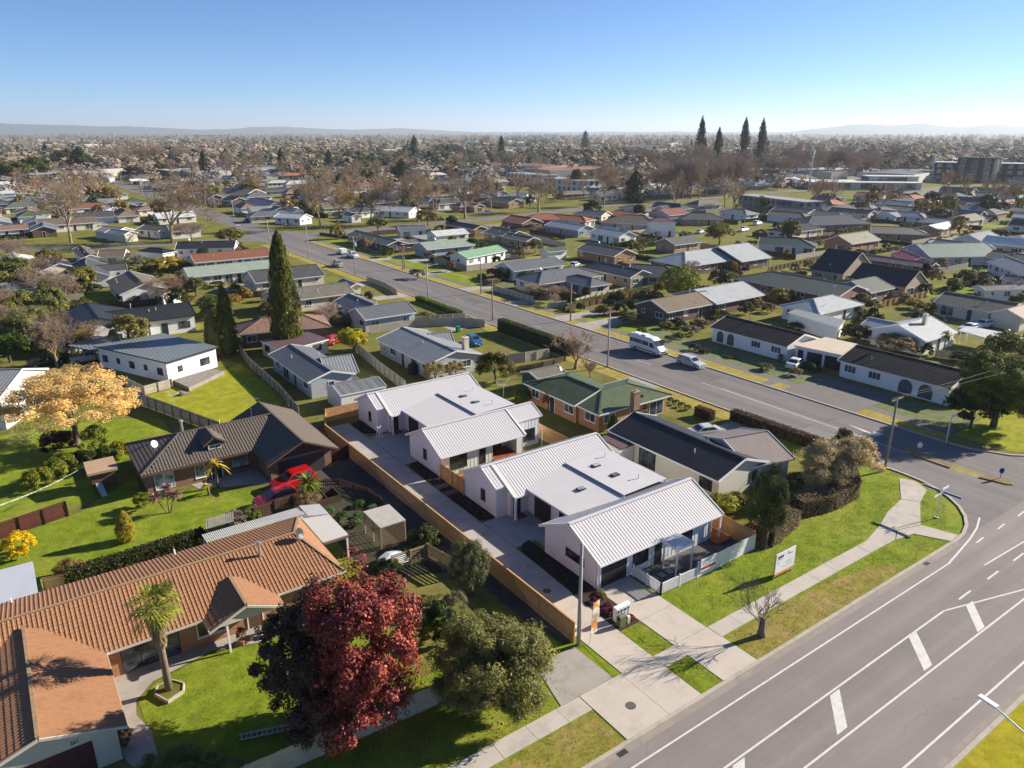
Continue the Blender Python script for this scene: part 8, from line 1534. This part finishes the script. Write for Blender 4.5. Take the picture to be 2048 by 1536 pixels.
# the rest of the town: too small to tell apart
def far_mass(n):
    V, F, C = [], [], []
    for _ in range(n):
        d = 620 * math.exp(rr.random() * 1.9); a = rr.uniform(-.85, .85) - HEAD; p = Vector((d * math.sin(a), d * math.cos(a))); L, w_, h, r_ = rr.uniform(6, 12), rr.uniform(4, 6), 2.6, rr.uniform(1.5, 2.4); t = rr.choice((0, 1.57)) + rr.gauss(0, .2)
        if rr.random() < .08: L, w_, h, r_ = rr.uniform(20, 45), rr.uniform(12, 25), 6, .5
        u, v = v2(t), v2(t + 1.5708); b0 = len(V); cs = [p - u * L - v * w_, p + u * L - v * w_, p + u * L + v * w_, p - u * L + v * w_]; V += [(*c, 0) for c in cs] + [(*c, h) for c in cs] + [(*(p - u * L), h + r_), (*(p + u * L), h + r_)]
        F += [tuple(b0 + i for i in f) for f in ((0, 1, 5, 4), (1, 2, 6, 5), (2, 3, 7, 6), (3, 0, 4, 7), (4, 5, 9, 8), (6, 7, 8, 9), (5, 6, 9), (7, 4, 8))]; wc, rc_ = tuple(v * .7 for v in rr.choice(WCOL)), tuple(v * .85 for v in rr.choice(RCOL)); C += [wc] * 4 + [rc_] * 2 + [wc] * 2
    me = bpy.data.meshes.new('far_town'); me.from_pydata(V, [], F); at_ = me.attributes.new('paint', 'FLOAT_COLOR', 'FACE')
    for i, c in enumerate(C): at_.data[i].color = (*c, 1)
    m_, t, n_, b = nodes('far town paint'); an = n_.new('ShaderNodeAttribute'); an.attribute_name = 'paint'; t.links.new(an.outputs[0], b.inputs['Base Color']); b.inputs['Roughness'].default_value = .7; me.materials.append(m_); o = link('far_town', me); tag(o, 'mass of tiny far houses spread below the horizon', 'houses', kind='stuff')
far_mass(2300)
# trees scattered through the town
TC = [(0.04, 0.055, 0.018), (0.06, 0.075, 0.02), (0.10, 0.10, 0.035), (0.16, 0.14, 0.03), (0.035, 0.045, 0.02), (0.17, 0.12, 0.05), (0.22, 0.16, 0.04), (0.20, 0.15, 0.09)]; BC = [(0.26, 0.20, 0.15), (0.30, 0.22, 0.15), (0.24, 0.18, 0.15), (0.32, 0.22, 0.13)]
def scatter(n, y0, y1, fn, x0=-40, x1=2090, pw=1.0, d=9):
    c = t = 0
    while c < n and t < 20 * n:
        t += 1; p = at(rr.uniform(x0, x1), y0 + (y1 - y0) * rr.random() ** pw)
        if on_road(p) or not all((p - q).length > d for q in HC): continue
        c += 1; fn(p, c)
TN = ['dark green', 'mid green', 'olive', 'golden green', 'very dark', 'brown', 'golden', 'tan']
def ev(p, c): far = p.length > 260; h = rr.uniform(4, 9) if far else rr.uniform(2.5, 5); ti = rr.randrange(8); tree('%s tree among the %s houses at %s' % (TN[ti], 'distant' if far else 'nearer', where(p)), p, h, h * rr.uniform(.38, .55), 'lo' if p.length > 330 else 'mid', TC[ti], rz=h * .46, name='evergreen_tree', group='distant evergreen trees' if far else 'garden trees between houses', trunk=far)
def br(p, c): h = rr.uniform(9, 18); bare('bare winter tree among the distant houses at %s' % where(p), p, h, h * rr.uniform(.32, .45), 'far', rr.choice(BC), group='distant bare trees')
def sp(p, c): h = rr.uniform(10, 22); tree('dark conifer among the distant houses', p, h, h * .2, 'spire', (0.03, 0.042, 0.022), name='conifer', group='distant conifers')
def lg(p, c):
    if c % 3 != 1 and c % 2 == 0: h = rr.uniform(4, 7.5); bare('bare branching tree in the crowded left gardens', p, h, h * .5, 'round', rr.choice(BC), group='trees of the left gardens')
    elif c % 3 == 1: h = rr.uniform(3.5, 6.5); tree('leafy tree in the crowded left gardens', p, h, h * .45, 'mid', rr.choice(((0.16, 0.17, 0.06), (0.12, 0.13, 0.04), (0.20, 0.17, 0.05))), group='trees of the left gardens')
    else: shrub('leafy bush in the crowded left gardens', p, rr.uniform(1.5, 2.8), rr.uniform(1.4, 2.4), rr.choice(TC), group='bushes of the left gardens')
def sh(p, c): ti = rr.randrange(8); shrub('%s bush between the houses at %s' % (TN[ti], where(p)), p, rr.uniform(1.0, 2.9), rr.uniform(.9, 2.3), TC[ti], 'lo' if p.length > 200 else 'mid', group='bushes between the houses')
scatter(255, 294, 440, ev, pw=.9, d=7); scatter(285, 290, 425, br, pw=.85, d=5); scatter(22, 285, 360, sp); scatter(280, 425, 660, sh, d=6, pw=.9); scatter(35, 430, 620, ev, d=8); scatter(36, 500, 735, lg, x0=-30, x1=200, d=12)
# bare wood belts at the right and the old evergreens at left
def belt(n, px0, px1, lab, col, ht=(12, 18)):
    for i in range(n):
        t = (i + rr.random()) / n; p = at(px0[0] + (px1[0] - px0[0]) * t, px0[1] + (px1[1] - px0[1]) * t + rr.uniform(-5, 5)); h = rr.uniform(*ht); bare(lab, p, h, h * rr.uniform(.42, .55), 'big', col, group='bare wood'); HC.append(p)
belt(16, (1310, 400), (1500, 384), 'bare tree of the wood by the motel', (0.25, 0.195, 0.155), (16, 24)); belt(15, (1505, 372), (1790, 352), 'bare tree of the wood behind the cell tower', (0.24, 0.19, 0.155), (18, 26)); belt(10, (1260, 350), (1480, 352), 'bare tree behind the giant conifers', (0.24, 0.19, 0.16), (18, 28)); belt(9, (1520, 345), (1760, 340), 'bare tree of the farther wood', (0.23, 0.19, 0.165), (18, 28)); belt(8, (450, 350), (640, 345), 'bare tree beyond the crossing', (0.25, 0.2, 0.15), (14, 22)); belt(7, (120, 340), (380, 338), 'bare tree of the far left wood', (0.27, 0.21, 0.15), (16, 26)); belt(6, (960, 345), (1100, 335), 'bare tree behind the apartments', (0.24, 0.19, 0.15), (14, 20))
for i, (x, y, h, r, c) in enumerate(((30, 372, 16, 13, (0.08, 0.09, 0.025)), (75, 362, 17, 12, (0.06, 0.075, 0.02)), (135, 345, 20, 13, (0.09, 0.085, 0.045)), (165, 350, 18, 9, (0.045, 0.06, 0.02)), (185, 350, 13, 9, (0.05, 0.06, 0.025)), (270, 358, 9, 9, (0.05, 0.06, 0.025)), (325, 352, 10, 7, (0.09, 0.10, 0.025)), (805, 366, 14, 9, (0.03, 0.04, 0.018)), (860, 345, 12, 9, (0.035, 0.045, 0.02)), (690, 375, 9, 7, (0.05, 0.065, 0.02)), (1800, 322, 13, 12, (0.04, 0.05, 0.025)), (1855, 325, 10, 8, (0.06, 0.07, 0.04)), (500, 395, 8, 6, (0.13, 0.11, 0.02)), (845, 398, 9, 5, (0.13, 0.12, 0.03)), (885, 398, 8, 7, (0.07, 0.02, 0.025)), (985, 390, 7, 7, (0.05, 0.06, 0.03)), (1720, 425, 5, 5, (0.10, 0.09, 0.03)), (1880, 445, 6, 5.5, (0.08, 0.09, 0.03)))): tree(('broad' if r > 8 else 'rounded') + ' old tree in the %s distance' % ('left', 'middle', 'right')[min(2, x // 683)], at(x, y), h, r, 'mid', c, group='old trees in the distance', name='old_tree')
# far woods as one mass
def woods(n, d0=700, sp_=2.75, k=26, name='far_woods', label='hazy mass of far trees reaching to the horizon', seed=9, keep=False):
    g = np.random.default_rng(seed); d = d0 * np.exp(g.random(n) * sp_); a = g.uniform(-.86, .86, n) - HEAD
    if keep:
        ok = np.array([not on_road(Vector((d[i] * math.sin(a[i]), d[i] * math.cos(a[i])))) and all((d[i] * math.sin(a[i]) - q.x) ** 2 + (d[i] * math.cos(a[i]) - q.y) ** 2 > 64 for q in HC) for i in range(n)]); d, a = d[ok], a[ok]; n = len(d)
    X1, Y1 = d * np.sin(a), d * np.cos(a); cl = np.sin(X1 / 95 + 1.3 * np.sin(Y1 / 140)) * np.sin(Y1 / 120 + 1.7 * np.sin(X1 / 170)) + .35 * g.normal(size=n); okc = cl > -.25; d, a, cl = d[okc], a[okc], cl[okc]; n = len(d); h = (4 + 13 * g.random(n) ** 1.8 + 3 * np.clip(cl, 0, 1)) * (1 + .15 * d / 3000); base = np.stack([d * np.sin(a), d * np.cos(a), np.zeros(n)], 1)
    u = unit(g.normal(size=(n * k, 3))); c = np.repeat(base, k, 0); hh = np.repeat(h, k); c[:, :2] += u[:, :2] * hh[:, None] * .5 * g.random((n * k, 1)) ** .4; c[:, 2] += hh * (.5 + .42 * u[:, 2]); nr = unit(u * .6 + g.normal(size=u.shape) * .25 + np.array([.1, -.3, .8])); me = quads_mesh(name, c, nr, 1.0, g, MATS['hedge core'], .8); me.materials.clear(); sz = np.repeat(hh * (.13 if k < 40 else .075), 4); co = np.zeros(len(c) * 12, np.float32); me.vertices.foreach_get('co', co); co = co.reshape(-1, 3); cc = np.repeat(c, 4, 0); co = cc + (co - cc) * sz[:, None]; me.vertices.foreach_set('co', co.astype(np.float32).ravel())
    pal = np.array([(0.24, 0.185, 0.145), (0.26, 0.20, 0.15), (0.21, 0.175, 0.15), (0.06, 0.068, 0.035), (0.042, 0.05, 0.033), (0.14, 0.125, 0.06), (0.33, 0.245, 0.14)]); ci = g.choice(7, n, p=(.30, .24, .22, .06, .05, .07, .06)); gr = np.sin(base[:, 0] / 160 + 2) * np.sin(base[:, 1] / 210 + 1) + .3 * g.normal(size=n) > .33; ci = np.where(gr, g.choice([3, 4, 5], n, p=[.45, .4, .15]), ci); col = np.repeat(pal[ci], k, 0) * g.uniform(.85, 1.15, (n * k, 1)); at_ = me.attributes.new('paint', 'FLOAT_COLOR', 'FACE'); at_.data.foreach_set('color', np.concatenate([col, np.ones((n * k, 1))], 1).astype(np.float32).ravel())
    m_, t, n_, b = nodes(name + ' leaf'); an = n_.new('ShaderNodeAttribute'); an.attribute_name = 'paint'; t.links.new(an.outputs[0], b.inputs['Base Color']); b.inputs['Roughness'].default_value = .9; b.inputs['Specular IOR Level'].default_value = .1; me.materials.append(m_); o = link(name, me); tag(o, label, 'woods', kind='stuff')
woods(19000, k=34)
woods(1500, 430, .9, 80, 'town_trees', 'mass of small trees filling the distant town', 21, True)
# parks and open grass far out
GRF = grass_mat('far park grass', (0.16, 0.22, 0.03), (0.22, 0.27, 0.05), (0.28, 0.25, 0.07), .3, .02)
for q in (((870, 322), (880, 306), (975, 306), (985, 318), (930, 328)), ((1145, 297), (1215, 296), (1205, 303), (1150, 303)), ((200, 332), (280, 328), (285, 333), (205, 338)), ((1868, 398), (1990, 384), (2100, 384), (2100, 402), (1960, 405))): sheet('park_grass', pix(*q), GRF, .3)
sheet('car_park', pix((1800, 385), (1890, 372), (2000, 380), (1870, 396)), ASPH2, .2)
# grass blades and fallen leaves close by
def inside(poly, x, y):
    r_ = np.zeros(len(x), bool); j = len(poly) - 1
    for i in range(len(poly)):
        xi, yi = poly[i]; xj, yj = poly[j]; c = ((yi > y) != (yj > y)) & (x < (xj - xi) * (y - yi) / (yj - yi + 1e-12) + xi); r_ ^= c; j = i
    return r_
def blades_on(name, label, poly, dens, h, col, excl=(), mat=LEAF):
    g = np.random.default_rng(len(label)); xs = [p[0] for p in poly]; ys = [p[1] for p in poly]; n = int((max(xs) - min(xs)) * (max(ys) - min(ys)) * dens); x = g.uniform(min(xs), max(xs), n); y = g.uniform(min(ys), max(ys), n); k = inside(poly, x, y)
    for e in excl: k &= ~inside(e, x, y)
    # tufts thin out in patches
    k &= (np.sin(x * 1.7 + 2 * np.sin(y * .9)) * np.sin(y * 1.3 + 1.5 * np.sin(x * .6)) + g.normal(size=n) * .6) > -.35
    x, y = x[k], y[k]; n = len(x); a = g.uniform(0, 6.28, n); hh = h * g.uniform(.5, 1.3, n); t = g.normal(size=(n, 2)) * .5; w_ = .018; v = np.zeros((n, 3, 3)); v[:, 0] = np.stack([x - w_ * np.cos(a), y - w_ * np.sin(a), np.full(n, .005)], 1); v[:, 1] = np.stack([x + w_ * np.cos(a), y + w_ * np.sin(a), np.full(n, .005)], 1); v[:, 2] = np.stack([x + t[:, 0] * hh, y + t[:, 1] * hh, hh + .02], 1)
    me = bpy.data.meshes.new(name); me.vertices.add(3 * n); me.vertices.foreach_set('co', v.astype(np.float32).ravel()); me.loops.add(3 * n); me.loops.foreach_set('vertex_index', np.arange(3 * n, dtype=np.int32)); me.polygons.add(n); me.polygons.foreach_set('loop_start', np.arange(0, 3 * n, 3, dtype=np.int32)); me.materials.append(mat); me.update(calc_edges=True); o = link(name, me); o.color = (*col, 1); return tag(o, label, 'grass', kind='stuff')
GC = (0.16, 0.20, 0.014)
blades_on('grass_blades', 'blades of grass on the front verge', [(2, 24.4), (64, 24.4), (71, 28), (73, 33), (68, 35.5), (49.5, 33.4), (37.8, 33.3), (37.6, 28.8), (25.3, 28.8), (25.3, 33), (2, 33.8)], 55, .09, GC, ([(-10, 27.3), (58, 27.3), (62, 28), (69, 29.6), (73, 32), (68, 31), (58, 28.7), (-10, 28.7)], [(25.4, 24), (37.6, 24), (37.6, 29), (25.4, 29)], [(60.6, 27.3), (62.9, 26.9), (64.3, 24.2), (66, 24.4), (65, 27.4)], [(37.7, 24.3), (50, 24.3), (57.5, 24.9), (55, 26.3), (49, 27.0), (38.0, 27.2)]))
blades_on('grass_blades', 'dry blades on the worn brown verge', [(37.7, 24.3), (50, 24.3), (57.5, 24.9), (55, 26.3), (49, 27.0), (38.0, 27.2)], 60, .08, (0.24, 0.20, 0.06)); blades_on('grass_blades', 'blades of grass on the small lawns between driveways', [(32.05, 24.3), (34.05, 24.3), (34.05, 31.9), (32.05, 31.9)], 120, .07, GC, ([(31, 27.3), (35, 27.3), (35, 28.7), (31, 28.7)],)); blades_on('grass_blades', 'blades of grass on the front lawn of the orange roofed house', [(2.7, 36.5), (18, 34.6), (19, 46), (11, 45.5), (7.5, 46.5), (3.8, 45.6), (2.5, 44.4)], 55, .08, GC); blades_on('grass_blades', 'blades of grass on the wide left lawn', [(-10, 61.8), (11.0, 62.2), (14.5, 63.2), (19.0, 65.2), (18.5, 68.5), (13.0, 72.8), (8.2, 73.8), (2.5, 74.0), (-10, 70)], 30, .09, GC)
g_ = np.random.default_rng(3); n = 2600; lx, ly = g_.normal(15, 3.6, n), g_.normal(33.5, 2.6, n); kk = (ly > 28.8) & (ly < 44); c_ = np.stack([lx[kk], ly[kk], np.full(kk.sum(), .06)], 1); o = link('fallen_leaves', quads_mesh('fallen_leaves', c_, unit(np.array([0, 0, 1.0]) + g_.normal(size=c_.shape) * .3), .055, g_, LEAFD, .7)); o.color = (0.34, 0.17, 0.05, 1); tag(o, 'fallen autumn leaves under the red tree', 'leaves', kind='stuff')
# hills
def hills(name, x0, x1, dist, prof, col, depth=2500):
    m = MB(); n = 90; g = random.Random(int(x0) + 3); rows = []
    for r_ in range(4):
        row = []
        for i in range(n + 1):
            x = x0 + (x1 - x0) * i / n; t = i / n * (len(prof) - 1); k = min(int(t), len(prof) - 2); y = prof[k] + (prof[k + 1] - prof[k]) * (t - k) + g.uniform(-.5, .5); a = math.atan2((x - 1024), math.hypot(FPX, 768 - YH)) - HEAD; d = dist + depth * r_ / 3; e = math.sin(math.pi * r_ / 3) if r_ in (0, 3) else (1.0 if r_ == 1 else .6); row.append((d * math.sin(a), d * math.cos(a), max(0, (YH - y - 4.0) / FPX * dist * e + (CH if e else 0))))
        rows.append(row)
    v = [p for r_ in rows for p in r_]; m.add(v, [(j * (n + 1) + i, j * (n + 1) + i + 1, (j + 1) * (n + 1) + i + 1, (j + 1) * (n + 1) + i) for j in range(3) for i in range(n)]); return m.build(name, M('hill bush', col, .95, .2, .002, .01), kind='structure', smooth=True)
hills('hills', -150, 960, 13500, (246, 243, 244, 246, 247, 248.5, 249, 251, 250, 252, 254, 256, 255, 251, 250, 252, 254, 256, 254, 253, 256, 258, 261), (0.06, 0.075, 0.05)); hills('hills', 1560, 2200, 13500, (262, 258, 254, 251, 247, 246, 249, 247, 245, 250, 252, 250, 248, 250, 252, 251, 249, 248, 246), (0.07, 0.08, 0.06)); hills('hills', 940, 1700, 14000, (261, 260, 259.5, 261, 259, 260.5, 259, 261, 260, 261, 259.5, 261), (0.07, 0.08, 0.06))
# the air
hz = MB(); hz.box(-19000, -19000, -1.0, 19000, 19000, 260.0)
def haze_mat():
    m_ = bpy.data.materials.new('air'); m_.use_nodes = True; n = m_.node_tree.nodes; n.clear(); o = n.new('ShaderNodeOutputMaterial'); v = n.new('ShaderNodeVolumePrincipled'); v.inputs['Color'].default_value = (0.78, 0.88, 1.0, 1); v.inputs['Density'].default_value = 0.000075; v.inputs['Anisotropy'].default_value = 0.3; m_.node_tree.links.new(v.outputs[0], o.inputs['Volume']); return m_
hz.build('haze', haze_mat(), kind='stuff')
